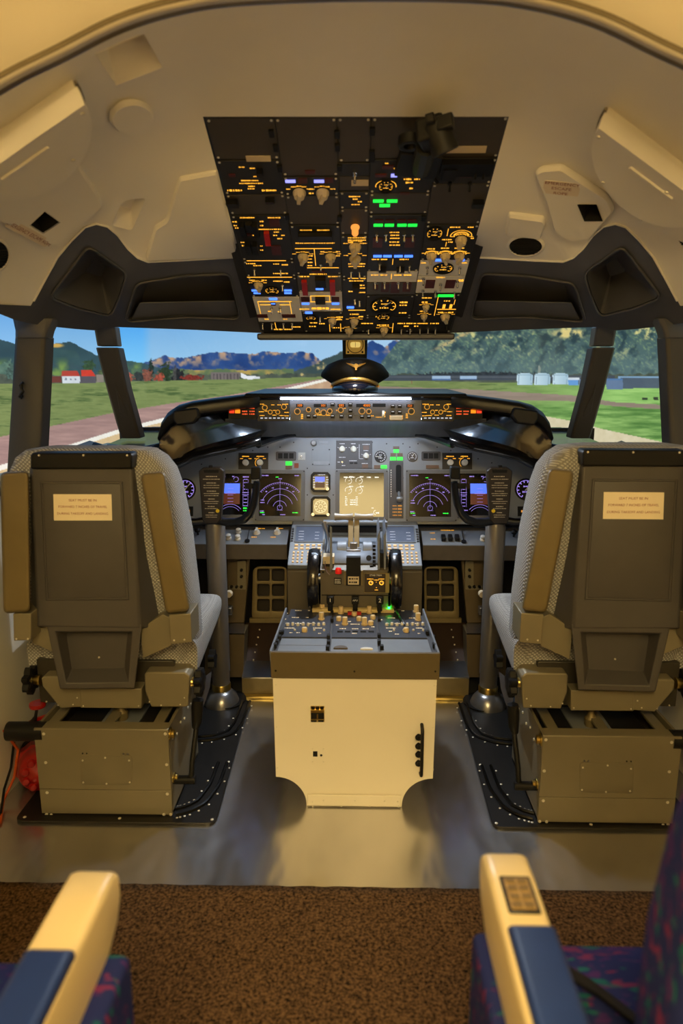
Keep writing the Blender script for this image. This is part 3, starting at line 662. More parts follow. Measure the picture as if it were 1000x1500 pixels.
def gauge(parent, x, y, r, z=0., ry=None, marks=8, glowm=None, needle=40, dark=None, sweep=(-130, 130), nm='gauge'):
    """round instrument: rim, dark face, lit scale and needle"""
    ry = ry or r
    g = MB(); e = lambda k: [(x+r*k*math.cos(2*math.pi*i/24), y+ry*k*math.sin(2*math.pi*i/24)) for i in range(24)]
    g.loft([[(*p, z) for p in e(1.12)], [(*p, z+.005) for p in e(1.1)], [(*p, z+.005) for p in e(.98)], [(*p, z+.0015) for p in e(.95)]], cap=False); g.add([(*p, z+.0015) for p in e(.95)], [tuple(range(24))])
    o = mk(nm, g, dark or m_black, parent, local=True)
    f = MB()
    for i in range(marks):
        t = math.radians(90-(sweep[0]+(sweep[1]-sweep[0])*i/(marks-1))); c, s_ = math.cos(t), math.sin(t)
        line2(f, x+r*.68*c, y+ry*.68*s_, x+r*.88*c, y+ry*.88*s_, r*.09, z+.0021)
    arc2(f, x, y, r*.9, 90-sweep[1], 90-sweep[0], r*.05, z+.002, 20, ry*.9)
    bar_text(f, x, y-ry*.25, r*.7, r*.18, z+.0021, 3); bar_text(f, x, y+ry*.3, r*.5, r*.14, z+.0021, 5)
    mk('gauge_scale', f, glowm or g_amberd, o, local=True, smooth=0, recalc=False)
    n = MB(); t = math.radians(90-needle); line2(n, x-r*.15*math.cos(t), y-ry*.15*math.sin(t), x+r*.75*math.cos(t), y+ry*.75*math.sin(t), r*.09, z+.003); mk('needle', n, m_print, o, local=True, smooth=0, recalc=False)
    return o
# ------------------------------------------------------------------ overhead panel
OH = thing('overhead_panel', 'large dark sloping overhead panel crowded with switches and amber legends', 'control panel', OHF.M)
Lc = lambda x, y: (280+.24*x, 150+.24*y)
Rc = lambda x, y: (510+.25*x, 150+.25*y)
vtop = OHF.px(521, 171).y
HW = .337
bp = MB().prism([(-HW, -.012), (HW, -.012), (HW, vtop), (-HW, vtop)], -.03, 0)
bp.prism([(-HW-.03, -.012), (HW+.03, -.012), (HW+.03, vtop+.03), (-HW-.03, vtop+.03)], -.034, -.020)
base = mk('panel_base', bp, mat('overhead_base', (40, 37, 34), .55), OH, local=True)
ub = [-HW+.003, -.181, -.043, .033, .188, HW-.003]
cols = {0: [(172, 231, 0), (233, 282, 1), (284, 312, 0), (314, 379, 1), (381, 403, 1), (405, 433, 1), (434, 470, 2), (471, 485, 1)],
        1: [(172, 256, 0), (258, 284, 1), (286, 327, 0), (329, 400, 1), (402, 426, 3), (427, 455, 2), (456, 485, 1)],
        2: [(172, 236, 0), (238, 256, 1), (258, 278, 0), (280, 304, 1), (306, 342, 0), (344, 405, 1), (407, 485, 1)],
        3: [(172, 231, 0), (233, 281, 1), (283, 312, 0), (314, 396, 1), (397, 412, 2), (413, 430, 3), (432, 462, 1), (463, 485, 1)],
        4: [(172, 230, 0), (232, 268, 1), (270, 327, 0), (329, 380, 1), (381, 403, 2), (404, 428, 2), (430, 485, 1)]}
MODS = []
m_ohg = mat('overhead_grey_module', (84, 82, 78), .5, var=.05)
for c, rows in cols.items():
    for y0, y1, k in rows:
        v1 = OHF.px(521, y0).y; v0 = OHF.px(521, y1).y; u0, u1 = ub[c]+.0012, ub[c+1]-.0012
        zz = .0015 if k == 0 else .003
        g = MB().prism([(u0, v0), (u1, v0), (u1, v1), (u0, v1)], 0, zz, .0008)
        o = mk('blank_panel' if k == 0 else 'switch_panel', g, [m_oh, m_ohd, m_ohl, m_ohg][k], OH, local=True, smooth=0)
        MODS.append((u0, u1, v0, v1, zz, o))
        for sx in (u0+.006, u1-.006):
            for sy in (v0+.005, v1-.005):
                if y1-y0 > 20: inst('quarter_turn_screw', me_scr, o, (sx, sy, zz), scale=(.7, .7, .7))
def find_mod(u, v):
    best = None
    for m in MODS:
        d = max(m[0]-u, u-m[1], 0)+max(m[2]-v, v-m[3], 0)
        if best is None or d < best[0]: best = (d, m)
    return best[1]
LEG = {}; LEGD = {}
def leg(o): return LEG.setdefault(o.name, (o, MB()))[1]
def place(side, kind, x, y, *a):
    c = Lc if side == 'L' else Rc; q = OHF.px(*c(x, y)); u, v = q; m = find_mod(u, v); o, z = m[5], m[4]
    sc_ = (OHF.px(*c(x+10, y)).x-OHF.px(*c(x-10, y)).x)/20      # metres per crop unit across
    sv = abs(OHF.px(*c(x, y+10)).y-OHF.px(*c(x, y-10)).y)/20
    if kind == 'a': bar_text(leg(o), u, v, a[0]*sc_, (a[1] if len(a) > 1 else 9)*sv*.82, z+.0005)
    elif kind == 'h': line2(leg(o), u-a[0]*sc_/2, v, u+a[0]*sc_/2, v, 4.5*sv, z+.0005)
    elif kind == 'v': line2(leg(o), u, v-a[0]*sv/2, u, v+a[0]*sv/2, 4*sc_, z+.0005)
    elif kind == 'T': inst('toggle_switch', S_tog, o, (u, v, z))
    elif kind == 't': inst('toggle_switch', S_togb, o, (u, v, z))
    elif kind == 'K':
        r = a[0] if a else 1.; inst('rotary_knob', S_knob, o, (u, v, z), (0, 0, random.uniform(-.5, .5)), (r, r, r*1.15))
        for t in (35, 65, 90, 115, 145): bar_text(leg(o), u+.021*r*math.cos(math.radians(t))*1.2, v+.019*r*math.sin(math.radians(t)), .010*r, .0035, z+.0005)
    elif kind == 'A':      # arc scale round a knob
        r = a[0]*sc_; arc2(leg(o), u, v, r, -10, 190, 5*sc_, z+.0005, 14, r*.8); arc2(leg(o), u, v, r*.72, 0, 180, 3*sc_, z+.0005, 12, r*.6)
    elif kind in 'BGRVLgr':
        me_ = {'B': S_blue, 'G': S_green, 'R': S_red, 'V': S_vio, 'L': S_lbl, 'g': S_grd, 'r': S_grdr}[kind]; w = a[0]; h = (a[1] if len(a) > 1 else 14)*(.72 if kind in 'BGV' else 1)
        inst({'B': 'annunciator', 'G': 'annunciator', 'R': 'annunciator', 'V': 'annunciator', 'L': 'label_plate', 'g': 'switch_guard', 'r': 'switch_guard'}[kind], me_, o, (u, v, z), scale=(w*sc_, h*sv, 1), label={'r': 'red switch guard', 'B': 'lit blue light', 'G': 'lit green light'}.get(kind))
    elif kind == 'O': gauge(o, u, v, a[0]*sc_, z, (a[1] if len(a) > 1 else a[0])*sv, glowm=g_amber)
DATA = {'L': '''L 410 338 150 32;R 250 437 40 16;a 308 388 34;a 375 395 34;a 390 445 20;a 357 470 105;a 365 487 145;a 265 530 90 14;a 475 530 88 14;a 368 505 40;a 368 520 46;g 420 415 34 40;
g 252 607 70 42;g 482 588 55 28;R 725 420 62 20;V 605 473 62 20;V 780 473 62 20;R 680 470 56 30;R 840 468 50 26;K 660 545 1.25;K 802 545 1.25;a 733 548 30 12;
a 345 697 95;R 508 728 62 44;a 508 697 82;g 315 765 34 80;g 395 765 34 80;g 355 745 36 60;a 430 720 24;a 430 745 20;a 265 722 30;a 272 745 26;a 278 760 22;a 480 768 135;r 465 810 32 64;a 520 785 30;a 562 805 26;a 512 805 24;a 540 825 30;R 520 895 58 56;a 360 805 66;R 350 800 40 12;g 350 880 34 70;g 395 880 30 70;a 315 848 26;a 430 870 18;a 320 868 22;a 430 895 18;
h 458 960 240;T 385 1012;T 545 1012;a 365 978 58;a 405 990 50;a 520 980 40;a 572 985 40;a 545 1038 90;h 478 1061 275;K 410 1108 1.1;T 556 1108;a 372 1080 34;a 445 1080 30;a 530 1085 60;a 585 1090 40;O 493 1142 42 24;B 395 1141 52 12;B 590 1141 46 12;B 402 1157 42 10;B 590 1157 44 10;B 500 1193 48 16;
h 510 1210 205;v 415 1248 75;v 607 1248 75;h 455 1230 70;h 570 1230 60;R 500 1222 30 20;T 490 1245;T 542 1245;B 500 1220 26 12;R 435 1297 62 18;R 595 1297 82 18;a 480 1270 24;a 540 1272 24;a 460 1318 26;a 575 1318 26;T 435 1345;T 490 1345;T 562 1345;T 615 1345;v 515 1358 40;a 560 1380 110;a 640 1365 60;
a 700 773 72;a 806 773 78;g 758 810 205 52;a 755 852 238;h 745 886 225;v 755 940 105;K 683 935 1.2;K 850 935 1.2;a 725 930 34;a 725 950 30;a 725 970 30;a 725 990 30;a 800 905 24;a 895 905 24;a 895 930 24;a 845 968 44;T 790 980;g 686 985 38 60;h 735 1003 130;h 850 1003 100;
R 775 1027 78 12;a 690 1057 60;a 865 1057 60;a 775 1042 105;r 693 1112 32 70;r 862 1112 32 70;g 790 1085 64 60;B 783 1132 46 12;
R 695 1195 52 26;R 880 1195 46 26;h 788 1176 120;v 730 1196 36;v 845 1196 36;h 750 1212 50;h 830 1212 50;g 788 1198 60 36;B 697 1222 44 12;B 880 1222 44 12;a 690 1256 60;a 790 1252 110 18;a 880 1258 60;
B 717 1277 44 14;O 730 1308 30 16;T 785 1303;K 862 1325 1.1;a 905 1305 40;a 905 1320 40;v 845 1370 50;v 912 1370 50;a 750 1340 50;a 740 1362 40;a 800 1345 40;a 885 1370 50''',
        'R': '''T 38 400;T 38 415;L 68 467 100 32;a 40 545 74;a 40 560 28;a 70 575 28;a 42 592 48;a 50 787 105;a 50 801 105;K 40 838 1.3;K 40 908 1.3;a 14 815 26;a 78 820 22;a 50 940 100;a 50 955 96;T 16 985;T 65 985;h 50 1025 105;a 50 1040 90;a 85 1066 34;a 85 1082 34;g 45 1078 40 40;a 20 1102 40;a 80 1108 38;T 38 1145;T 66 1155;B 12 1195 42 14;h 50 1212 100;a 35 1236 52;K 35 1275 1.1;K 5 1328 1.1;a 75 1250 30;
a 225 350 20;R 232 371 66 18;a 272 380 34;R 190 420 66 16;V 268 420 36 22;O 220 484 42 34;A 220 484 60;R 330 428 32 10;a 372 443 94 12;a 358 463 44 12;a 367 497 20 12;R 330 526 56 12;
G 176 573 62 20;G 256 573 62 20;G 213 599 62 20;
R 180 688 52 16;R 243 688 52 16;R 310 688 52 16;R 372 688 52 16;G 175 712 54 18;G 240 712 54 18;G 314 712 54 18;G 376 712 54 18;T 167 765;T 220 765;T 328 765;T 378 765;a 272 755 60;a 272 772 50;a 272 790 56;a 272 812 62;a 272 830 62;R 172 815 56 54;R 360 815 56 54;B 171 894 50 14;B 229 894 50 14;B 293 894 50 14;B 353 894 50 14;a 160 914 46;a 210 914 40;a 330 914 60;T 183 938;T 303 950;T 358 950;v 260 928 34;g 200 970 44 22;g 305 972 44 22;
T 157 1050;T 212 1050;T 293 1050;T 347 1050;a 155 1006 44;a 210 1006 44;a 290 1006 44;a 347 1006 44;v 252 1015 30;R 215 1078 46 50;R 275 1078 52 60;R 342 1076 48 50;R 160 1078 30 26;
O 210 1186 74 42;a 325 1166 48 12;a 322 1183 44;a 318 1228 44;O 205 1252 36 20;a 170 1250 20;a 240 1252 20;a 105 1290 78;a 205 1300 74;K 210 1325 1.1;T 118 1322;v 260 1316 54;a 310 1290 44;a 370 1290 60;a 435 1290 60;a 505 1290 50;T 310 1322;T 362 1322;T 420 1322;T 467 1318;T 510 1322;a 340 1306 30;a 400 1306 30;
L 682 271 250 38;g 690 370 300 90;t 745 390;t 792 390;t 595 465;t 712 465;g 590 400 80 80;R 690 410 70 40;g 757 585 62 40;
O 505 760 46 36;K 660 798 1.25;A 660 775 62;A 660 775 40;a 625 725 60;a 716 725 34;v 582 755 44;a 578 798 58;a 727 790 20;a 598 812 26;v 572 825 26;K 487 893 1.15;K 567 893 1.15;K 650 893 1.15;A 487 882 38;A 567 882 38;A 650 882 38;a 487 852 50;a 567 848 50;a 650 848 56;B 530 917 44 16;B 645 920 30 12;B 668 917 24 14;
O 556 965 55 28;T 462 958;T 652 962;a 440 935 30;a 680 935 30;R 478 1058 54 46;R 596 1058 56 46;T 440 1025;T 540 1058;T 640 1040;a 420 1040 30 16;a 660 1038 30 16;a 540 1020 50;T 437 1095;T 510 1100;T 622 1108;
G 570 1126 92 16;a 462 1140 62;v 515 1188 115;K 455 1190 .9;K 443 1245 .9;a 450 1165 40;a 445 1218 52;h 575 1207 110;a 580 1158 40;a 560 1190 16 30;a 600 1190 16 30;v 622 1165 30;K 567 1248 1.2;t 573 1292;a 540 1225 30;a 600 1225 30'''}
for side, txt in DATA.items():
    for rec_ in txt.replace('\n', '').split(';'):
        p = rec_.split(); place(side, p[0], float(p[1]), float(p[2]), *[float(k) for k in p[3:]])
for o, g in LEG.values():
    mk('amber_legends', g, g_amber, o, local=True, smooth=0, recalc=False)['kind'] = 'stuff'
# the small orange dome lamp of the middle column
q = OHF.px(*Rc(40, 725)); m_ = find_mod(*q)[5]
mk('dome_lamp', MB().lathe([(.012, 0), (.012, .004), (.009, .006), (.009, .022), (.006, .027), (.001, .028)], 14, (q.x, q.y, .002)), glow('dome_glow', (255, 160, 70), 1.1, (120, 70, 30)), m_, local=True)
# black latches on the seams between columns
for px, py in ((Lc(490, 180)), (Lc(515, 268)), (Lc(890, 185)), (Lc(892, 265)), (Lc(540, 395)), (Lc(905, 390)), (Rc(140, 160)), (Rc(138, 290)), (Rc(140, 320)), (Lc(585, 690)), (Lc(905, 700)), (Rc(440, 670))):
    q = OHF.px(px, py); g = MB().box((q.x, q.y, .004), (.012, .02, .008)); mk('panel_latch', g, m_black, OH, local=True, bevel=.001)

# housing of the aisle-stand floodlight, let into the front edge of the panel
fl_ = thing('flood_lamp', 'small round floodlight under the front edge of the overhead panel', 'lamp', (0, 2.445, 1.395))
mk('lamp_ring', MB().lathe([(.016, .0), (.020, .002), (.020, .02), (.014, .022)], 18, (0, 2.44, 1.392)), m_black, fl_); mk('lamp_lens', MB().lathe([(.014, .012), (.013, .010), (.001, .009)], 16, (0, 2.44, 1.392)), glow('flood_lens', (225, 236, 255), 3.), fl_)
# ------------------------------------------------------------------ glareshield with the autopilot panel
MF = Frame((0, 2.5, 1.067), (0, .02, 1))
GS = thing('glareshield', 'black padded glareshield across the cockpit carrying the autopilot panel', 'glareshield', (0, 2.6, 1.06))
def lp(px, py): q = MF.px(px, py); return q.x, q.y
g = MB(); g.loft([[(-.40, 2.485, 1.150), (.40, 2.485, 1.150), (.40, 3.0, 1.150), (-.40, 3.0, 1.150)], [(-.40, 2.47, 1.158), (.40, 2.47, 1.158), (.40, 3.0, 1.165), (-.40, 3.0, 1.165)], [(-.395, 2.48, 1.168), (.395, 2.48, 1.168), (.395, 3.0, 1.172), (-.395, 3.0, 1.172)]])
mk('top_pad', g, m_soft, GS, bevel=.004)
mk('housing', MB().box((0, 2.665, 1.110), (.74, .205, .08)), m_black, GS, bevel=.003)
band = MB().quad(at(330, 614.5, Y=2.57), at(712, 614.5, Y=2.57), at(712, 640, Y=2.75), at(330, 640, Y=2.75)); mk('underside_band', band, mat('satin_grey_underside', (120, 124, 132), .5, .2, var=.1, scale=40, stretch=(1, .05, .05)), GS, solid=-.003, smooth=0)
mk('light_strip', MB().box((-.035, 2.483, 1.1475), (.47, .008, .004)), glow('cool_light_strip', (226, 236, 255), 12.), GS)
mk('flood_strip', MB().box((0, 2.541, 1.0735), (.50, .022, .004)), glow('cool_flood', (206, 228, 255), 46.), GS)
MCP = thing('autopilot_panel', 'long narrow autopilot panel with orange digits under the glareshield lip', 'control panel', MF.M)
W0 = lp(377, 600)[0]; W1 = lp(665, 600)[0]; Z0 = lp(520, 617)[1]; Z1 = lp(520, 586)[1]
m_mcp = mat('autopilot_plate', (98, 102, 112), .45, var=.05); m_efis = mat('side_control_plate', (40, 38, 37), .5)
secs = [(377, 424, m_efis, 'side_control_plate'), (424.5, 617, m_mcp, 'face_plate'), (617.5, 665, m_efis, 'side_control_plate')]
FP = []
for a, b_, mt_, nm in secs:
    x0 = lp(a, 600)[0]; x1 = lp(b_, 600)[0]; o = mk(nm, MB().prism([(x0, Z0), (x1, Z0), (x1, Z1), (x0, Z1)], 0, .006, .001), mt_, MCP, local=True, smooth=0); FP.append(o)
S_ringk = mesh_of('ring_knob', MB().lathe([(1, 0), (1, .6), (.85, 1.6), (.2, 1.6)], 14), mat('dark_knob', (36, 35, 36), .4))
S_btn = mesh_of('push_button', MB().prism([(-.5, -.5), (.5, -.5), (.5, .5), (-.5, .5)], 0, .004), m_black, 0)
S_btnl = mesh_of('button_bar', MB().prism([(-.5, -.5), (.5, -.5), (.5, .5), (-.5, .5)], 0, .0008), g_white, 0)
ml = MB(); ml2 = MB()
U = .0025*1.0
def par_of(px): return FP[0] if px < 424.3 else (FP[1] if px < 617.2 else FP[2])
def knob_m(px, py, rp, ring=True):
    u, v = lp(px, py); r = rp*.0025; o = par_of(px); inst('ring_knob', S_ringk, o, (u, v, .006), scale=(r*.72, r*.72, r*.55))
    if ring: arc2(ml if o is not FP[1] else ml2, u, v, r, -200, 160, .0011, .0066, 18)
def btn(px, py, w=6, h=5):
    u, v = lp(px, py); o = inst('push_button', S_btn, par_of(px), (u, v, .006), scale=(w*.0025, h*.0025, 1)); inst('button_bar', S_btnl, par_of(px), (u, v+h*.0006, .0101), scale=(w*.0016, .0022, 1))
for x, y, r in ((388, 597, 3.6), (416, 596, 3.6), (396, 603.5, 3), (407, 603.5, 3), (435.6, 602.6, 4.2), (452, 600, 3.4), (465, 602, 3.4), (474, 604.5, 4.2), (483, 602, 3.4), (499, 600.5, 3.8), (530, 602, 4.4), (540, 602.5, 3.4), (602, 602.5, 4.4), (625, 596, 3.6), (653, 596, 3.6), (633, 603.5, 3), (645, 603.5, 3)): knob_m(x, y, r)
for x, y in ((487, 592.5), (487, 610), (500, 610), (513, 592.5), (513, 601.5), (513, 610), (452, 610), (461, 610), (575, 595), (585, 595), (575, 604), (585, 604), (530, 610.5), (540, 610.5)): btn(x, y)
for k in range(7):
    for x0 in (383.6, 618+4.5):
        u, v = lp(x0+k*6.15, 612.3); inst('push_button', S_btnl, FP[0] if x0 < 500 else FP[2], (u, v, .006), scale=(.009, .0035, 3))
for x0 in (0, 242):
    for x, y, w in ((383, 592, 9), (400, 593, 5), (409, 593, 5), (418, 592, 9), (383, 603, 7), (420, 604, 7), (384, 608.5, 7), (402, 608, 6), (413, 608.5, 8), (420, 609, 6), (390, 602, 4), (402, 601, 4)):
        xx = x if x0 == 0 else 1041-x; u, v = lp(xx, y); bar_text(ml, u, v, w*.0025, .003, .0066)
for x, y, w, h in ((442.5, 610, 3, 8), (481, 608, 6, 2), (466, 607.5, 10, 2), (563.5, 607, 2, 9), (571, 611, 1.5, 6), (589.5, 611, 1.5, 6), (595.5, 609, 3, 8), (545, 609, 5, 2), (555, 611, 10, 1), (493, 601, 2, 2), (505, 598, 3, 1.2)):
    u, v = lp(x, y); bar_text(ml2, u, v, w*.0025, h*.0022, .0066) if w > h else [bar_text(ml2, u, v+(k-1)*h*.0008, w*.0025, h*.0006, .0066) for k in range(3)]
for x, y, w, t in ((439, 594, 10, '109'), (469, 594, 18, '101'), (500, 594, 11, '095'), (532, 594, 20, '4000'), (555, 593.5, 18, ''), (600, 594.5, 10, '121')):
    u, v = lp(x, y); o = mk('digit_window', MB().prism([(u-w*.0013, v-.006), (u+w*.0013, v-.006), (u+w*.0013, v+.006), (u-w*.0013, v+.006)], .006, .0066), m_hole, FP[1], local=True, smooth=0)
    if t: lettering(t, .0125, g_orange, FP[1], (u+(w*.0006 if w > 15 else 0), v, .0072), sx=1.0, name='digits')
u, v = lp(561, 607); mk('thumb_wheel', MB().cyl((u-.004, v, .003), (u+.004, v, .003), .014, n=14).cyl((u-.0041, v, .003), (u-.004, v, .003), .014, n=14), m_print, FP[1], local=True)
u, v = lp(580, 612); mk('disengage_bar', MB().prism(rrect(.044, .017, .003), .006, .014, .002).xf(Matrix.Translation((u, v, 0))), m_cream, FP[1], local=True)
mk('amber_legends', ml, g_amber, FP[0], local=True, smooth=0, recalc=False)['kind'] = 'stuff'
mk('amber_legends', ml2, g_amber, FP[1], local=True, smooth=0, recalc=False)['kind'] = 'stuff'
# warning light clusters at both ends
for s in (-1, 1):
    t = thing('warning_light_box', ('left' if s < 0 else 'right')+' warning light box with red and orange captions beside the autopilot panel', 'light box', MF.M, 'warning light boxes')
    fx = (lambda x: x) if s < 0 else (lambda x: 1041-x)
    xs_ = sorted((lp(fx(334), 600)[0], lp(fx(376), 600)[0])); y0 = lp(520, 614)[1]; y1 = lp(520, 589)[1]
    mk('box', MB().prism([(xs_[0], y0), (xs_[1], y0), (xs_[1], y1), (xs_[0], y1)], -.05, .0, .001), m_black, t, local=True, smooth=0)
    for x, mt_ in ((339.5, g_redl), (348, g_orange)):
        u, v = lp(fx(x), 601); mk('lit_caption', MB().box((u, v, .001), (.018, .021, .004)), mt_, t, local=True)
    g = MB()
    for x in (358.5, 369):
        for y in (598, 602.5, 606.5): u, v = lp(fx(x), y); bar_text(g, u, v, .019, .0045, .0008)
    mk('caption_rows', g, glow('red_orange_caption', (255, 90, 40), 1.2), t, local=True, smooth=0, recalc=False)
# side wings of the glareshield
secw = [(380, 579, 651, 2.47), (340, 583.5, 661, 2.465), (305, 588, 668, 2.455), (278, 592, 675, 2.44), (258, 597.5, 685, 2.43), (245, 606, 688, 2.425), (236, 620, 676, 2.425), (231, 640, 660, 2.43)]
for s in (-1, 1):
    hood, lin_, lipm = [], [], []
    for k, (x, yt, yb, yf) in enumerate(secw):
        x = x if s < 0 else 1041-x; T = at(x, yt, Y=yf); B = at(x, yb, Y=yf); h = T.z-B.z; f = min(1, h/.16); X = T.x; zt, zb = T.z, B.z
        dp = f*(1 if k < 5 else .7)
        hood.append([(X, yf+.45, zt+.0), (X, yf+.05, zt+.006*f), (X, yf+.012, zt), (X, yf, zt-.012*f), (X, yf+.006, zt-.036*f), (X, yf+.045*dp, zt-.044*f)])
        db = (.26, .18, .115, .075, .05, .04, .03, .02)[k]
        lin_.append([(X, yf+.045*dp, zt-.044*f), (X, yf+db*.95, zt-.05*f), (X, yf+db, zt-.056*f), (X, yf+db*.93, zb+h*.45), (X, yf+db*.86, zb+.04*f), (X, yf+.04*dp, zb+.030*f)])
        lipm.append([(X, yf+.04*dp, zb+.030*f), (X, yf+.008, zb+.024*f), (X, yf-.002, zb+.012*f), (X, yf+.006, zb), (X, yf+.15, zb-.002)])
    nm = 'left' if s < 0 else 'right'
    mk('hood', MB().loft(hood, cap=False, closed=False), m_soft, GS, smooth=60, solid=.003)
    o = mk('hood_lining', MB().loft(lin_, cap=False, closed=False), m_lining, GS, smooth=50)
    mk('lower_lip', MB().loft(lipm, cap=False, closed=False), m_gloss, GS, smooth=60, solid=.003)
    X = hood[-1][0][0]; e = hood[-1]+lin_[-1][1:]+lipm[-1][1:]
    mk('end_cap', MB().add([Vector(p)+Vector((s*.002, 0, 0)) for p in e], [tuple(range(len(e)))]).add([Vector(hood[-1][0]), Vector(hood[-1][1]), Vector(lipm[-1][-1])], [(0, 1, 2)]), m_soft, GS)
    fx = (lambda x: x) if s < 0 else (lambda x: 1041-x)
    g = MB().tube([at(fx(x), y, Y=Y) for x, y, Y in ((432, 638, 2.7), (418, 639.5, 2.66), (395, 646, 2.58), (378, 652, 2.5))], [.006, .009, .011, .012], 8); mk('lower_lip', g, m_gloss, GS)
    # padded visor box hanging in the hood corner
    P = [at(fx(x), y, Y=2.425) for x, y in ((252, 601), (288, 597), (292, 609), (284, 621), (258, 624), (252, 615))]
    mk('corner_pad', MB().loft([P, [p+Vector((0, .05, .0)) for p in P]]), m_soft, GS, bevel=.008)
# ------------------------------------------------------------------ main instrument panel
TILT = math.radians(16)
IF = Frame((0, 2.66, .632), (0, math.sin(TILT), math.cos(TILT)))
IP = thing('instrument_dashboard', 'grey main instrument panel with five large displays below the glareshield', 'instrument panel', IF.M)
ip = lambda px, py: tuple(IF.px(px, py))
outline = [(418, 639), (623, 639), (700, 660), (762, 672), (815, 690), (830, 768), (211, 768), (226, 690), (279, 672), (341, 660)]
PL = mk('panel_plate', MB().prism([ip(*p) for p in outline], -.02, 0, .001), m_panel, IP, local=True, smooth=0)
def rect_px(x0, y0, x1, y1): a = ip(x0, y1); b_ = ip(x1, y0); return a[0], a[1], b_[0], b_[1]
def rpoly(r): return [(r[0], r[1]), (r[2], r[1]), (r[2], r[3]), (r[0], r[3])]
def subplate(x0, y0, x1, y1, mt_, name='sub_panel', z=.0015, r=.0, parent=None):
    R_ = rect_px(x0, y0, x1, y1); P = rpoly(R_); P = rnd(P, r, 3) if r else P
    return mk(name, MB().prism(P, 0, z, .0005), mt_, parent or IP, local=True, smooth=0)
def ring_prism(mb, outer, inner, z0, z1, zi):
    n = len(outer); mb.loft([[(*p, z0) for p in outer], [(*p, z1) for p in outer], [(*p, z1) for p in inner], [(*p, zi) for p in inner]], cap=False)
m_bez = mat('display_bezel', (92, 94, 97), .45, var=.04)
def screw4(o, R_, z, d=.005, k=.6):
    for x in (R_[0]+d, R_[2]-d):
        for y in (R_[1]+d, R_[3]-d): inst('screw', S_bscr, o, (x, y, z), scale=(k, k, k))
S_bscr = mesh_of('screw', MB().lathe([(.0045, 0), (.004, .0012), (.001, .0014)], 8), m_black)
def display(ox0, oy0, ox1, oy1, ix0, iy0, ix1, iy1):
    O = rect_px(ox0, oy0, ox1, oy1); I = rect_px(ix0, iy0, ix1, iy1)
    g = MB(); ring_prism(g, rrect(O[2]-O[0], O[3]-O[1], .006, 3, (O[0]+O[2])/2, (O[1]+O[3])/2), rrect(I[2]-I[0], I[3]-I[1], .003, 3, (I[0]+I[2])/2, (I[1]+I[3])/2), 0, .008, .003)
    o = mk('display_unit', g, m_bez, IP, local=True, smooth=30)
    mk('screen_glass', MB().prism(rpoly(I), .001, .0035), m_glass, o, local=True, smooth=0); screw4(o, O, .008)
    return o, I
def nd(o, I):
    w = I[2]-I[0]; h = I[3]-I[1]; cx = (I[0]+I[2])/2; cy = I[1]+h*.2; z = .0042; g = MB()
    for k, r in enumerate((.60, .45, .31, .16)): arc2(g, cx, cy, r*w, (38 if k == 0 else 28)-k*6, (142 if k == 0 else 152)+k*6, .0012, z, 22)
    line2(g, cx, cy, cx, cy+w*.66, .001, z)
    for t in range(40, 141, 5): c, s = math.cos(math.radians(t)), math.sin(math.radians(t)); line2(g, cx+.56*w*c, cy+.56*w*s, cx+.6*w*c, cy+.6*w*s, .0012, z)
    arc2(g, cx, cy, .06*w, 0, 360, .0012, z); line2(g, cx-.07*w, cy-.01, cx+.07*w, cy-.01, .0011, z)
    for t in (-40, -20, 20, 40): bar_text(g, cx+.5*w*math.sin(math.radians(t)), cy+.5*w*math.cos(math.radians(t)), .008, .0045, z)
    bar_text(g, I[0]+.022, I[3]-.008, .03, .0045, z); bar_text(g, I[2]-.016, I[3]-.008, .02, .0045, z); bar_text(g, I[0]+.014, cy+.03, .014, .004, z); bar_text(g, I[0]+.014, cy+.02, .018, .004, z); bar_text(g, I[0]+.012, I[1]+.02, .016, .004, z); bar_text(g, cx, cy+w*.69, .014, .004, z); bar_text(g, cx+.012, I[1]+.006, .02, .004, z); bar_text(g, I[0]+.02, I[1]+.006, .012, .004, z)
    mk('screen_symbols', g, g_violet, o, local=True, smooth=0, recalc=False)
    g = MB(); bar_text(g, I[0]+.014, I[1]+.014, .018, .0045, z); bar_text(g, I[2]-.022, I[1]+.014, .022, .0045, z); bar_text(g, cx-.012, cy+w*.73, .012, .004, z); mk('screen_green_text', g, g_green, o, local=True, smooth=0, recalc=False)
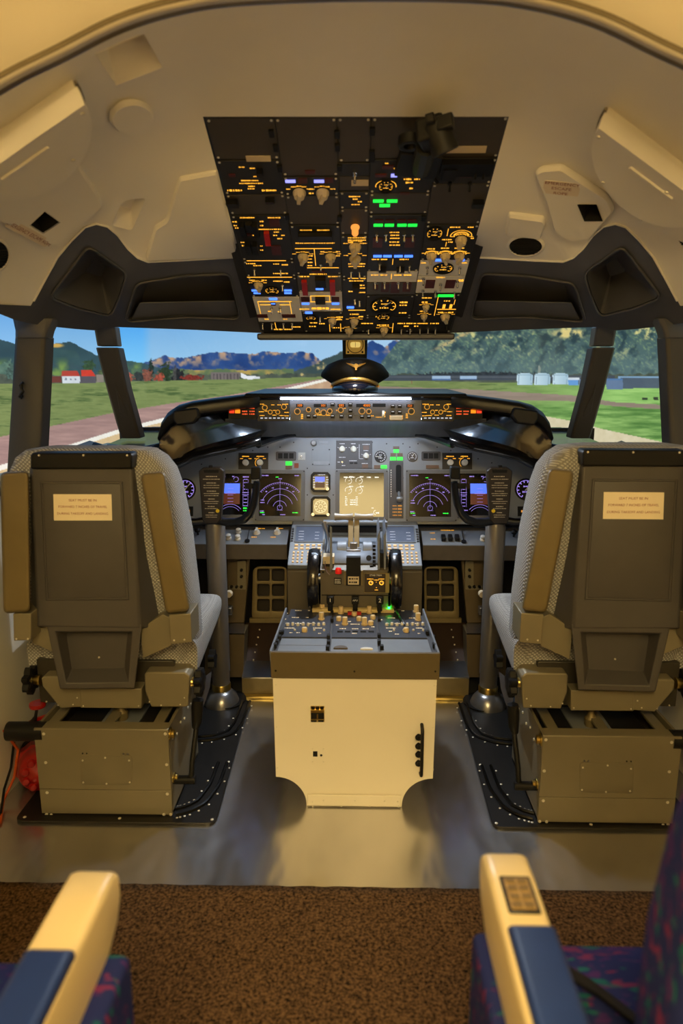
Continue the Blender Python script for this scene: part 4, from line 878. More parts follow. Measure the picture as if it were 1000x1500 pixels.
def pfd(o, I):
    w = I[2]-I[0]; h = I[3]-I[1]; z = .0042; X = lambda f: I[0]+w*f; Yv = lambda f: I[1]+h*f
    mk('sky_half', MB().prism([(X(.26), Yv(.52)), (X(.72), Yv(.52)), (X(.72), Yv(.76)), (X(.26), Yv(.76))], .0036, .004), glow('attitude_blue', (84, 120, 255), 1.2), o, local=True, smooth=0)
    mk('ground_half', MB().prism([(X(.26), Yv(.26)), (X(.72), Yv(.26)), (X(.72), Yv(.52)), (X(.26), Yv(.52))], .0036, .004), glow('attitude_brown', (110, 52, 34), .6), o, local=True, smooth=0)
    g = MB()
    for k in range(5): line2(g, X(.42), Yv(.32+k*.08), X(.56), Yv(.32+k*.08), .0012, z)
    line2(g, X(.36), Yv(.52), X(.62), Yv(.52), .002, z); arc2(g, X(.49), Yv(-.08), w*.34, 40, 140, .0013, z); arc2(g, X(.49), Yv(-.08), w*.28, 40, 140, .001, z)
    for f in (.04, .16, .8, .92): line2(g, X(f), Yv(.2), X(f), Yv(.86), .0009, z)
    for k in range(9): bar_text(g, X(.10), Yv(.22+k*.08), w*.08, .0035, z); bar_text(g, X(.86), Yv(.22+k*.08), w*.09, .0035, z)
    for f in (.10, .86): line2(g, X(f-.08), Yv(.54), X(f+.08), Yv(.54), .0012, z); line2(g, X(f-.08), Yv(.49), X(f+.08), Yv(.49), .0012, z)
    bar_text(g, X(.3), Yv(.93), w*.12, .005, z); bar_text(g, X(.55), Yv(.93), w*.05, .005, z); bar_text(g, X(.86), Yv(.92), w*.14, .005, z); bar_text(g, X(.12), Yv(.12), w*.14, .004, z)
    arc2(g, X(.62), Yv(.86), w*.06, -120, 180, .0015, z)
    mk('screen_symbols', g, g_violet, o, local=True, smooth=0, recalc=False)
    g = MB(); bar_text(g, X(.86), Yv(.16), w*.1, .006, z); bar_text(g, X(.88), Yv(.10), w*.14, .005, z); mk('screen_green_text', g, g_green, o, local=True, smooth=0, recalc=False)
def eicas(o, I):
    w = I[2]-I[0]; h = I[3]-I[1]; z = .0042; X = lambda f: I[0]+w*f; Yv = lambda f: I[1]+h*f; g = MB()
    for x in (.2, .44):
        for y in (.82, .6): arc2(g, X(x), Yv(y), w*.075, -100, 200, .0013, z); line2(g, X(x), Yv(y), X(x+.07), Yv(y+.03), .001, z); bar_text(g, X(x+.06), Yv(y+.09), w*.09, .005, z)
        for k in range(5): bar_text(g, X(x-.05), Yv(.45-k*.045), w*.05, .004, z)
    for k in range(3): bar_text(g, X(.3), Yv(.38-k*.05), w*.12, .004, z)
    for x in (.14, .3, .66, .84): bar_text(g, X(x), Yv(.9), w*.09, .005, z)
    arc2(g, X(.82), Yv(.1), w*.05, 90, 270, .0015, z); bar_text(g, X(.86), Yv(.09), w*.08, .006, z); bar_text(g, X(.75), Yv(.2), w*.05, .004, z)
    mk('screen_symbols', g, glow('white_symbols', (255, 250, 235), 1.3), o, local=True, smooth=0, recalc=False)
o, I = display(373, 689, 447, 763, 379, 694, 441, 756); nd(o, I)
o, I = display(594, 689, 668, 764, 599, 694, 660, 757); nd(o, I)
o, I = display(491, 689, 568, 763, 497, 693, 562, 757); eicas(o, I)
o, I = display(303, 689, 372.5, 759, 308, 694, 368.5, 754); pfd(o, I)
o, I = display(668.5, 690, 738, 760, 673, 694, 733, 755); pfd(o, I)
# outboard clocks
for px in (271, 770):
    u, v = ip(px, 717); o = gauge(IP, u, v, .040, .0, glowm=g_violet, marks=12, sweep=(-150, 150), dark=m_glass, nm='clock')
    R_ = rect_px(px-12, 742, px+12, 756); mk('minor_readout', MB().prism(rpoly(R_), 0, .003), m_hole, IP, local=True); g = MB(); bar_text(g, (R_[0]+R_[2])/2, (R_[1]+R_[3])/2, .04, .012, .0036); mk('readout_digits', g, g_amberd, IP, local=True, smooth=0, recalc=False)
# centre stack
o = subplate(492, 645.5, 545, 687, m_panel2, 'engine_control_plate'); WHITEK = pointer_knob('white_knob', .0105, .014, m_print)
g = MB()
for px, py in ((501, 658), (517.5, 658), (536, 668)):
    u, v = ip(px, py); inst('rotary_knob', WHITEK, o, (u, v, .0015)); bar_text(g, u, v+.022, .02, .003, .002)
    for t in (20, 160): line2(g, u+.014*math.cos(math.radians(t)), v+.014*math.sin(math.radians(t)), u+.02*math.cos(math.radians(t)), v+.02*math.sin(math.radians(t)), .0016, .002)
for px, py, w in ((501, 670, 10), (517, 675, 11), (536, 651, 11), (534, 679, 9), (496, 677, 4), (503, 682, 5)): u, v = ip(px, py); bar_text(g, u, v, w*.0027, .003, .002)
line2(g, *ip(526, 651), *ip(526, 672), .0014, .002); line2(g, *ip(526, 672), *ip(532, 672), .0014, .002)
mk('white_legends', g, g_white, o, local=True, smooth=0, recalc=False)['kind'] = 'stuff'
u, v = ip(501, 677); inst('toggle_switch', S_tog, o, (u, v, .0015), scale=(.7, .7, .7))
for px, py in ((514.5, 678.5), (521, 678.5)): u, v = ip(px, py); mk('lit_window', MB().box((u, v, .002), (.013, .006, .002)), m_hole, o, local=True)
def annun(px, py, w, h, mt_, parent=IP, z=0.): u, v = ip(px, py); return mk('annunciator', MB().box((u, v, z+.002), (w*.0027, h*.0027, .005)), mt_, parent, local=True)
m_br = mat('unlit_brown_annunciator', (88, 62, 52), .4); m_pk = mat('pink_annunciator', (120, 84, 80), .4)
annun(536, 656, 9, 6, m_br); annun(534.5, 683, 9, 5.5, m_br); annun(552, 684, 9, 5, m_br); annun(562, 684, 9, 5, g_green)
annun(580, 656, 9, 4, m_br); annun(580, 661, 8, 5, g_green); annun(575.5, 666.5, 8, 5, m_br); annun(585.5, 666.5, 8, 5, m_br); annun(575.5, 672, 8.5, 5, g_green); annun(585.5, 672, 8.5, 5, g_green)
annun(423, 679, 9.5, 6, g_green); annun(423, 684.5, 9.5, 5, m_br); annun(434, 682, 6.5, 7, glow('dim_red_caption', (150, 50, 30), .5)); annun(633, 684, 19, 5, m_br)
u, v = ip(557, 669); gauge(IP, u, v, .022, 0, glowm=g_white, marks=11, needle=-90, sweep=(-90, 180))
u, v = ip(603.5, 669); gauge(IP, u, v, .0185, 0, glowm=g_white, marks=9, needle=30, dark=mat('gauge_brown', (60, 50, 40), .5))
for x0, x1 in ((404, 434), (617, 645)):
    R_ = rect_px(x0, 661.5, x1, 674.5); o = mk('triple_readout', MB().prism(rnd(rpoly(R_), .006, 2), 0, .004, .001), m_panel2, IP, local=True)
    for k in range(3):
        cx = R_[0]+(R_[2]-R_[0])*(.22+.27*k); mk('readout_window', MB().box((cx, (R_[1]+R_[3])/2, .0042), (.018, .022, .002)), m_hole, o, local=True)
o = subplate(436.5, 663, 447, 674, mat('pale_switch_plate', (170, 172, 170), .5), 'switch_plate'); u, v = ip(441.5, 668.6); inst('toggle_switch', S_tog, o, (u, v, .0015), scale=(.8, .8, .8))
for (x0, x1, ks) in ((349, 393, (360, 381)), (647.5, 691, (659, 680))):
    o = subplate(x0, 663.5, x1, 687.5, m_ohd, 'dimmer_panel', .002); g = MB()
    for k in ks:
        u, v = ip(k, 678); inst('round_knob', round_knob('white_round_knob', .0125, .016, m_print) if k == 360 else bpy.data.meshes['white_round_knob'], o, (u, v, .002)); bar_text(g, u, v+.026, .03, .004, .0026); bar_text(g, u-.017, v+.017, .012, .003, .0026); bar_text(g, u+.017, v+.017, .012, .003, .0026)
    u, v = ip(ks[1], 678); arc2(g, u, v, .02, 100, 230, .0014, .0026)
    mk('amber_legends', g, g_amber, o, local=True, smooth=0, recalc=False)['kind'] = 'stuff'
# standby attitude display and amber clock
for y0, y1, kind in ((692, 721, 0), (727.5, 757, 1)):
    R_ = rect_px(455, y0, 484, y1); cx, cy = (R_[0]+R_[2])/2, (R_[1]+R_[3])/2; w = R_[2]-R_[0]; h = R_[3]-R_[1]
    oc = lambda k, c: [(cx+x*w*k/2, cy+y*h*k/2) for x, y in ((-1, -c), (-c, -1), (c, -1), (1, -c), (1, c), (c, 1), (-c, 1), (-1, c))]
    g = MB(); ring_prism(g, oc(1, .72), oc(.78, .74), 0, .010, .004); o = mk('standby_display' if kind == 0 else 'standby_gauge', g, m_black, IP, local=True)
    mk('screen_glass', MB().prism(oc(.78, .74), .002, .0045), m_glass, o, local=True, smooth=0)
    if kind == 0:
        mk('sky_half', MB().box((cx-.003, cy+.012, .0048), (w*.5, h*.26, .0006)), glow('standby_blue', (110, 130, 240), 1.1), o, local=True); mk('ground_half', MB().box((cx-.003, cy-.012, .0048), (w*.5, h*.26, .0006)), glow('standby_brown', (96, 60, 44), .6), o, local=True)
        g = MB(); [bar_text(g, cx+w*.33, cy-.02+k*.01, .01, .004, .0053) for k in range(5)]; [bar_text(g, cx-w*.33, cy-.02+k*.01, .008, .004, .0053) for k in range(5)]; bar_text(g, cx, cy+.0, .02, .002, .0056); bar_text(g, cx+.004, cy+.03, .03, .004, .0053)
        mk('screen_symbols', g, g_white, o, local=True, smooth=0, recalc=False); inst('adjust_knob', round_knob('grey_small_knob', .007, .012, m_alu), o, (cx+w*.36, cy-h*.36, .009))
    else:
        g = MB(); arc2(g, cx, cy, .024, 0, 360, .0022, .005, 24)
        for t in range(0, 360, 36): c, s = math.cos(math.radians(t)), math.sin(math.radians(t)); line2(g, cx+.014*c, cy+.014*s, cx+.021*c, cy+.021*s, .003, .005)
        arc2(g, cx, cy, .008, 0, 360, .002, .005); mk('gauge_scale', g, glow('pale_scale', (255, 236, 180), 1.2), o, local=True, smooth=0, recalc=False)
        for sx in (-1, 1): inst('adjust_knob', bpy.data.meshes['grey_small_knob'], o, (cx+sx*w*.38, cy-h*.4, .008))
# blank plate, lock, gear lever
o = subplate(456, 657, 484, 682, m_panel, 'blank_plate'); R_ = rect_px(456, 657, 484, 682); screw4(o, R_, .0015); subplate(459, 676, 482, 681, mat('grey_tag', (132, 138, 146), .5), 'stamped_tag', .0022, parent=o)
m_deckd = mat('dull_steel', (120, 122, 124), .45, .5)
u, v = ip(459.5, 649.5); mk('key_lock', MB().lathe([(.013, 0), (.013, .004), (.010, .006), (.009, .010), (.002, .010)], 16, (u, v, 0)).box((u, v, .011), (.018, .005, .004)), m_deckd, IP, local=True)
subplate(467, 646, 481, 650, mat('grey_tag', (132, 138, 146), .5), 'stamped_tag')
o = subplate(570, 675.5, 590.5, 759, m_panel2, 'gear_lever_plate', .002, .003)
R_ = rect_px(579.5, 681, 587.5, 722); mk('gear_slot', MB().prism(rnd(rpoly(R_), .01, 3), .002, .0026), m_hole, o, local=True)
u, v = ip(584, 732); g = MB().cyl((u, v+.03, .0), (u, v, .045), .005, n=10); g.lathe([(.0, -.012), (.009, -.011), (.0125, -.004), (.0125, .004), (.009, .011), (.0, .012)], 14, (u, v-.002, .048), Matrix.Rotation(math.pi/2, 3, 'Y')); mk('gear_lever', g, mat('gear_knob', (150, 150, 150), .3, .4), o, local=True)
g = MB()
for k in range(4): uu, vv = ip(581, 741+k*4.6); bar_text(g, uu-.008, vv, .018, .0045, .0026); bar_text(g, uu+.012, vv, .015, .006, .0026)
mk('amber_legends', g, g_amberd, o, local=True, smooth=0, recalc=False)['kind'] = 'stuff'
g = MB(); u, v = ip(572.5, 708); [line2(g, u, v-.055+k*.0095, u, v-.0495+k*.0095, .003, .0026) for k in range(12)]; mk('white_legends', g, m_print, o, local=True, smooth=0, recalc=False)
for px, py in ((430, 648), (470, 670), (545, 648), (566, 650), (590, 650), (600, 655), (612, 650), (640, 655), (660, 660), (392, 655), (370, 660), (700, 672), (720, 678), (295, 680), (330, 672), (450, 686), (450, 725), (488, 725), (590, 700), (410, 655)):
    u, v = ip(px, py); inst('screw', S_bscr, IP, (u, v, 0), scale=(.6, .6, .6))
# ------------------------------------------------------------------ ledge below the panel
LG = thing('instrument_ledge', 'narrow sloping ledge with small knobs under the main panel', 'control panel', (0, 2.58, .53))
a0 = at(350, 777, Y=2.645); a1 = at(350, 798, Y=2.55); a2 = at(350, 819, Y=2.55)
prof = [(2.70, a0.z+.004), (2.645, a0.z), (2.55, a1.z), (2.55, a2.z), (2.70, a2.z)]
for x0, x1 in ((-.86, -.262), (.262, .86)):
    mk('ledge_body', MB().loft([[(x, y, z) for y, z in prof] for x in (x0, x1)]), mat('dark_brown_metal', (84, 76, 66), .5, .1), LG, smooth=0)
    g = MB().loft([[(x0, 2.642, a0.z+.002), (x1, 2.642, a0.z+.002), (x1, 2.553, a1.z+.002), (x0, 2.553, a1.z+.002)], [(x0, 2.642, a0.z-.002), (x1, 2.642, a0.z-.002), (x1, 2.553, a1.z-.002), (x0, 2.553, a1.z-.002)]]); mk('top_plate', g, m_panel, LG)
mk('ledge_back', MB().loft([[(-.86, 2.665, a0.z+.01), (.86, 2.665, a0.z+.01), (.86, 2.69, a0.z+.01), (-.86, 2.69, a0.z+.01)], [(-.86, 2.665, .55), (.86, 2.665, .55), (.86, 2.69, .55), (-.86, 2.69, .55)]]), mat('dark_gap', (34, 30, 28), .6), LG)
LF = Frame((0, 2.55, a1.z+.002), (0, 2.642-2.55, a0.z-a1.z))
INVL = WM[LG.name].inverted()
S_wk = pointer_knob('white_ledge_knob', .0125, .02, mat('knob_white', (226, 222, 212), .4)); S_sk = mesh_of('small_knob', MB().lathe([(.011, 0), (.011, .006), (.008, .008), (.010, .013), (.010, .018), (.006, .021), (.001, .021)], 14), mat('knob_white', (226, 222, 212), .4)); S_bk = mesh_of('black_knob', MB().lathe([(.004, 0), (.004, .012), (.011, .016), (.012, .024), (.006, .03), (.001, .03)], 14), m_black)
def on_ledge(name, me_, px, py, z=0., rot=0, sc_=1.):
    u = LF.px(px, py); o = bpy.data.objects.new(name, me_); COL.objects.link(o); o.parent = LG; o.matrix_local = INVL @ LF.M @ Matrix.Translation((u.x, u.y, z)) @ Matrix.Rotation(rot, 4, 'Z') @ Matrix.Scale(sc_, 4)
for px, py, me_ in ((335, 789, S_sk), (349.5, 780.5, S_sk), (348.5, 790, S_sk), (376, 781, S_wk), (406, 781, S_wk), (706.5, 791, S_sk), (290, 783, S_bk), (281, 783, S_bk), (752, 786, S_bk)): on_ledge('small_knob', me_, px, py)
m3 = mesh_of('rocker_switch', MB().prism(rrect(.017, .03, .004), 0, .016, .002), m_black)
for k in range(3): on_ledge('rocker_switch', m3, 649+k*10, 790)
g = MB().box((0, 0, .002), (.001, .03, .004)); m4 = mesh_of('lever_rod', MB().cyl((0, -.02, .002), (0, .045, .012), .0016, n=6).cyl((0, -.02, 0), (0, -.02, .006), .01, n=10), m_black); on_ledge('lever_rod', m4, 363, 789); on_ledge('lever_rod', m4, 678, 790)
g = MB()
for px, py, w in ((381, 774.5, 14), (410, 774.5, 10), (372, 787, 8), (400, 787, 8), (655, 777, 20), (633, 781, 7), (634, 790, 7)): u = LF.px(px, py); bar_text(g, u.x, u.y, w*.0026, .0045, .001)
g.xf(LF.M); mk('amber_legends', g, g_amber, LG, smooth=0, recalc=False)['kind'] = 'stuff'
# ------------------------------------------------------------------ forward pedestal: two keypads and the thrust lever block
m_ped = mat('pedestal_brown_grey', (96, 88, 74), .5, .1, var=.05)
m_deck = mat('lever_deck_grey', (120, 126, 136), .4, .1, var=.05)
z0 = at(450, 832, Y=2.40).z; z1 = at(450, 771, Y=2.60).z
CF = Frame((0, 2.40, z0), (0, .20, z1-z0)); LEN = math.hypot(.20, z1-z0)
FPD = thing('forward_pedestal', 'brown-grey forward pedestal between the rudder pedals below the keypads', 'pedestal', (0, 2.45, 0))
for s in (-1, 1):
    q = [(s*.248, 2.40, 0), (s*.118, 2.40, 0), (s*.118, 2.648, 0), (s*.248, 2.648, 0)]
    mk('side_body', MB().loft([q, [(x, y, z0-.012 if y < 2.5 else z1+.012) for x, y, z in q]]), m_ped, FPD, bevel=.004)
mk('middle_body', MB().box((0, 2.53, .31), (.236, .2, .62)), m_ped, FPD)
mk('front_rail', MB().cyl((-.12, 2.57, z1+.022), (.12, 2.57, z1+.022), .011, n=12), m_deck, FPD)
S_key = mesh_of('key', MB().loft([[(-.5, -.5, 0), (.5, -.5, 0), (.5, .5, 0), (-.5, .5, 0)], [(-.42, -.42, .004), (.42, -.42, .004), (.42, .42, .004), (-.42, .42, .004)]]), mat('lit_key', (190, 165, 120), .5, emit=(255, 190, 110), estr=.25), 0)
S_key2 = mesh_of('key', MB().loft([[(-.5, -.5, 0), (.5, -.5, 0), (.5, .5, 0), (-.5, .5, 0)], [(-.42, -.42, .004), (.42, -.42, .004), (.42, .42, .004), (-.42, .42, .004)]]), mat('line_key', (60, 62, 66), .5), 0)
for s in (-1, 1):
    t = thing('flight_computer_keypad', ('left' if s < 0 else 'right')+' grey keypad unit with small screen next to the trim wheel', 'keypad', CF.M, 'keypads on the pedestal')
    cx = s*.1745; W = .142; b_ = mk('keypad_body', MB().prism(rrect(W, LEN-.004, .006, 3, cx, LEN/2), -.006, .012, .002), m_panel, t, local=True)
    I = [cx-.052, LEN*.56, cx+.052, LEN*.93]; g = MB(); ring_prism(g, rrect(.112, LEN*.41, .004, 3, cx, LEN*.745), rpoly_ if False else rrect(.104, LEN*.37, .003, 3, cx, LEN*.745), .012, .015, .0125)
    fr = mk('screen_frame', g, m_bez, t, local=True)
    mk('screen_glass', MB().prism(rpoly(I), .0115, .013), mat('keypad_screen', (84, 90, 104), .12, emit=(70, 84, 110), estr=.25), fr, local=True, smooth=0)
    g = MB(); [bar_text(g, cx-.03, I[1]+.012+k*.015, .02, .003, .0134) for k in range(4)]; [bar_text(g, cx+.03, I[1]+.016+k*.018, .016, .003, .0134) for k in range(3)]; mk('screen_text', g, g_white, fr, local=True, smooth=0, recalc=False)
    for k in range(6):
        for e in (-1, 1): inst('key', S_key2, b_, (cx+e*.064, I[1]+.004+k*.0135, .012), scale=(.009, .008, 1))
    for r in range(2):
        for c in range(5): inst('key', S_key, b_, (cx-.045+c*.0215, LEN*.47-r*.0175, .012), scale=(.0135, .0085, 1))
    for r in range(4):
        for c in range(3): inst('key', S_key, b_, (cx-.052+c*.016, LEN*.30-r*.0165, .012), scale=(.0075, .0078, 1))
        for c in range(4): inst('key', S_key, b_, (cx+.002+c*.017, LEN*.30-r*.0165, .012), scale=(.008, .0078, 1))
TQ = thing('thrust_lever_block', 'thrust lever block with twin levers, red button and stabiliser trim plate', 'throttle', (0, 2.3, .44))
zr = at(520, 835, Y=2.2).z; zb = at(520, 892, Y=2.2).z-.02
prof = [(2.2, zb), (2.2, zr), (2.225, zr+.012), (2.29, zr+.03), (2.36, zr+.045), (2.43, zr+.05), (2.43, zb)]
body = mk('block_body', MB().loft([[(x, y, z) for y, z in prof] for x in (-.115, .113)]), m_ped, TQ, smooth=25)
mk('deck_plate', MB().loft([[(x, y, z+.002) for y, z in prof[2:6]] for x in (-.108, .106)], cap=False, closed=False), m_deck, body, solid=.003, smooth=60)
BF = Frame((0, 2.2, 0), (0, 0, 1))
bq = lambda px, py: tuple(BF.px(px, py))
INVT = WM[TQ.name].inverted()
def onface(mb): return mb.xf(BF.M)
def frect(x0, y0, x1, y1): a = bq(x0, y1); b2 = bq(x1, y0); return [(a[0], a[1]), (b2[0], a[1]), (b2[0], b2[1]), (a[0], b2[1])]
# thrust levers
for s in (-1, 1):
    xa = s*.0105-.004; g = MB()
    path = [(xa, 2.33, .63), (xa, 2.345, .67), (xa, 2.365, .705), (xa, 2.38, .728)]
    rg = [[(x-.0095, y, z), (x+.0095, y, z), (x+.0095, y+.022, z), (x-.0095, y+.022, z)] for x, y, z in path]; g.loft(rg)
    lv = mk('thrust_lever', g, mat('lever_tan', (150, 134, 102), .45), TQ, bevel=.002)
    rings = []
    for k in range(6):
        f = k/5; x = xa+s*(.0-.008+f*.066) ; rr = .0135*(1-.25*math.sin(math.pi*f)); rings.append([(x, 2.382+rr*math.cos(a), .736+rr*1.05*math.sin(a)) for a in [2*math.pi*i/12 for i in range(12)]])
    mk('lever_grip', MB().loft(rings), mat('lever_grip_grey', (138, 128, 112), .4), lv)
mk('lever_clip', MB().box((-.004, 2.318, .648), (.026, .02, .022)).box((-.004, 2.31, .627), (.05, .02, .02)), m_alu, TQ, bevel=.002)
# hub drums beside the levers
for s in (-1, 1): mk('lever_hub', MB().cyl((s*.028, 2.34, .625), (s*.062, 2.34, .625), .035, .032, n=20), m_deck, TQ, bevel=.002)
# slot with the dark start lever panel
mk('slot_panel', onface(MB().prism(frect(507, 815, 528, 856), -.01, .012, .001)), m_hole, TQ)
mk('slot_rail', onface(MB().prism(frect(503.5, 835, 506.5, 856), -.004, .012)), m_vinyl, TQ); mk('slot_rail', onface(MB().prism(frect(528.5, 835, 531.5, 856), -.004, .012)), m_vinyl, TQ)
o = mk('slot_label', onface(MB().prism(frect(509.5, 843, 525.5, 854.5), .012, .014)), m_cream, TQ)
for y in (846, 851): g = MB(); u, v = bq(517.5, y); bar_text(g, u, v, .03, .006, .0146); mk('label_print', onface(g), m_black, o, smooth=0, recalc=False)
# speed brake lever, flap lever
g = MB().tube([at(x, y, Y=Y) for x, y, Y in ((478, 812, 2.28), (480, 795, 2.32), (478, 780, 2.34), (474, 766, 2.35))], [.005, .006, .007, .008], 8); sb = mk('speed_brake_lever', g, m_alu, TQ)
mk('brake_lever_knob', MB().hexa([at(x, y, Y=2.35) for x, y in ((472, 764), (478, 763), (480, 774), (475, 775))], [at(x, y, Y=2.37) for x, y in ((472, 764), (478, 763), (480, 774), (475, 775))]), mat('lever_grip_grey', (138, 128, 112), .4), sb, bevel=.003)
o = mk('brake_quadrant_plate', MB().hexa([at(x, y, Y=2.2) for x, y in ((483, 770), (486, 772), (487, 838), (483, 838))], [at(x, y, Y=2.3) for x, y in ((483, 770), (486, 772), (487, 838), (483, 838))]), m_deck, TQ)
mk('brake_block', MB().box(tuple(at(481.5, 818, Y=2.24)), (.038, .05, .026)), m_cream, TQ, bevel=.002)
mk('brake_foot', MB().box(tuple(at(481, 829, Y=2.235)), (.026, .04, .02)), m_black, TQ, bevel=.002)
mk('safety_wire', MB().tube([at(x, y, Y=2.2) for x, y in ((476, 822), (476, 831), (479, 838), (483, 842))], .0018, 6), m_alu, TQ)
for x0, x1, mt_ in ((553, 556, m_deck), (562, 565, m_deck)):
    q = [at(x, y, Y=2.2) for x, y in ((x0, 785), (x1, 777), (x1, 834), (x0, 834))]; mk('flap_quadrant_plate', MB().hexa(q, [p+Vector((0, .12, .02)) for p in q]), mt_, TQ)
mk('flap_lever', MB().tube([at(x, y, Y=Y) for x, y, Y in ((558, 815, 2.26), (558, 795, 2.3), (559, 775, 2.34))], [.004, .005, .006], 8).box(tuple(at(561, 768, Y=2.34)), (.03, .016, .018)), m_deck, TQ)
mk('flap_gate', MB().box(tuple(at(558.5, 818, Y=2.23)), (.012, .05, .05)).box(tuple(at(566, 823, Y=2.22)), (.010, .03, .03)), m_black, TQ)
for k in range(6): mk('detent_label', onface(MB().prism(frect(545.5, 798+k*5.6, 550, 802+k*5.6), -.0, .0015)), m_black, TQ)
for k in range(5): mk('detent_strip', onface(MB().prism(frect(541.5, 828+k*.01, 547, 831), 0, .0015)), m_black, TQ) if k == 0 else None
mk('deck_button', MB().cyl(at(540, 818, Y=2.2), at(540, 818, Y=2.2)+Vector((0, -.006, .004)), .009, n=14), m_black, TQ)
p = at(495.5, 838, Y=2.195); mk('red_button', MB().lathe([(.011, 0), (.011, .006), (.010, .015), (.008, .018), (.002, .019)], 16, p-Vector((0, 0, .004))), mat('bright_red', (215, 24, 20), .3, emit=(255, 20, 20), estr=.15), TQ)
o = mk('warning_plate', onface(MB().prism(frect(489, 846.5, 500, 855.5), 0, .002)), m_black, TQ); g = MB(); [bar_text(g, *bq(494.5, y), .02, .003, .0026) for y in (848.5, 851, 853.5)]; mk('plate_print', onface(g), m_print, o, smooth=0, recalc=False)
fr = mk('trim_plate_frame', onface(MB().prism(frect(533, 839.5, 570.5, 868), 0, .003, .001)), mat('olive_frame', (150, 134, 80), .5), TQ)
o = mk('trim_plate', onface(MB().prism(frect(533.5, 840, 564.5, 867), .003, .0045)), mat('trim_brown', (58, 46, 32), .5), fr)
u, v = bq(550, 841.8); 
tm = text_mesh('STAB TRIM', .0085); tm.materials.clear(); tm.materials.append(m_print); q = bpy.data.objects.new('lettering', tm); COL.objects.link(q); q.parent = fr; q.matrix_local = INVT @ BF.M @ Matrix.Translation((u, v-.001, .0052))
g = MB()
for px in (543, 558.5): u, v = bq(px, 853.2); arc2(g, u, v, .0062, 0, 360, .0036, .0052, 18)
for px, py, w in ((542, 847.5, 9), (558.5, 847.5, 9), (551, 849, 7), (551, 852, 1.5), (551, 860, 1.5), (551, 863.5, 5)): bar_text(g, *bq(px, py), w*.0023, .003, .0052)
mk('amber_legends', onface(g), g_amber, fr, smooth=0, recalc=False)
for px in (543, 558.5): u, v = bq(px, 853.2); mk('toggle_switch', onface(MB().cyl((u, v, .004), (u+.002, v+.006, .018), .0022, .003, 8)), m_chrome, fr)
mk('seam_strip', onface(MB().prism(frect(471, 871.5, 571, 872.3), 0, .0008)), m_black, TQ)
for px in (473, 569): inst('screw', S_bscr, TQ, INVT @ (BF.M @ Vector((*bq(px, 838), 0))), rot=(math.pi/2, 0, 0))
# trim wheels
for s in (-1, 1):
    c = Vector((s*.1385, 2.25, .548)); t = thing('trim_wheel', ('left' if s < 0 else 'right')+' black trim wheel beside the thrust lever block', 'wheel', c, 'trim wheels')
    Rm = Matrix.Rotation(math.pi/2, 3, 'Y'); R0 = .104; w = .0195
    mk('rim', MB().lathe([(.02, -w*.4), (R0-.022, -w*.55), (R0-.012, -w), (R0-.004, -w*.9), (R0, -w*.4), (R0, w*.4), (R0-.004, w*.9), (R0-.012, w), (R0-.022, w*.55), (.02, w*.4)], 40, c, Rm), mat('wheel_black', (15, 15, 17), .22, var=.05, coat=.4), t, smooth=50)
    mk('hub', MB().cyl(c-Vector((.022, 0, 0)), c+Vector((.022, 0, 0)), .018, n=16), m_alu, t)
# fire handles on a cream shelf, green status lamp
FH = thing('fire_handle_panel', 'cream shelf with three black fire handles in front of the aft console', 'control panel', (0, 2.19, .44))
zs = at(520, 893, Y=2.185).z
mk('shelf', MB().box((-.005, 2.205, zs-.004), (.275, .05, .012)), mat('shelf_cream', (210, 188, 130), .45), FH, bevel=.002)
for px, tx in ((484, '1'), (520, 'APU'), (555.5, '2')):
    u, v = bq(px, 890); x = u; h = mk('fire_handle', MB().box((x, 2.182, zs+.022), (.017, .016, .05)).box((x, 2.176, zs+.038), (.024, .022, .026)), m_black, FH, bevel=.003)
    me_ = text_mesh(tx, .019 if len(tx) == 1 else .009); me_.materials.clear(); me_.materials.append(m_print); q = bpy.data.objects.new('lettering', me_); COL.objects.link(q); q.parent = h
    q.matrix_local = WM[h.name].inverted() @ Matrix.Translation((x, 2.1645, zs+.039)) @ Matrix.Rotation(math.pi/2, 4, 'X')
mk('handle_lamp', MB().box((.116, 2.192, zs+.005), (.008, .006, .005)), glow('green_status_lamp', (20, 255, 60), 22.), FH)
# ------------------------------------------------------------------ aft console
CON = thing('aft_console', 'white centre console with concave bottom corners and a grey control tray', 'console', (0, 1.97, 0))
def cx_(px, py): p = at(px, py, Y=1.778); return p.x, p.z
r_ = .088
pr = [(-.229, .405), (-.226, r_+.004)]
pr += [(-.226+r_*math.sin(a), .004+r_*math.cos(a)) for a in [math.pi/2*k/10 for k in range(11)]][1:]
pr += [(-.138, 0.0)]; pr += [(-x+.002, z) for x, z in pr[::-1]]
sb_ = MB(); sb_.loft([[(x, y, z) for x, z in pr] for y in (1.782, 2.155)]); wb = mk('console_body', sb_, m_white, CON, smooth=25)
mk('base_flange', MB().box((.001, 1.777, .022), (.272, .006, .036)), m_white, CON, bevel=.002)
zt = cx_(397, 955)[1]; zf = cx_(397, 993)[1]
mk('fascia', MB().box((.002, 1.781, (zt+zf)/2), (.470, .012, zt-zf)), mat('fascia_grey', (98, 86, 60), .5, .1, var=.03), CON, bevel=.0015)
CTF = Frame((0, 1.787, zt), (0, .383, -.022)); cq = lambda px, py, h=0: tuple(CTF.px(px, py, h))
for s in (-1, 1): mk('tray_side', MB().hexa([(s*.233, 1.785, zf), (s*.226, 1.785, zf), (s*.226, 2.17, zf), (s*.233, 2.17, zf)], [(s*.237, 1.785, zt), (s*.231, 1.785, zt), (s*.226, 2.17, zt-.010), (s*.231, 2.17, zt-.010)]), m_deck, CON)
mk('tray_floor', MB().prism([(-.229, .0), (.231, .0), (.229, .383), (-.227, .383)], -.045, -.012).xf(CTF.M), m_panel2, CON)
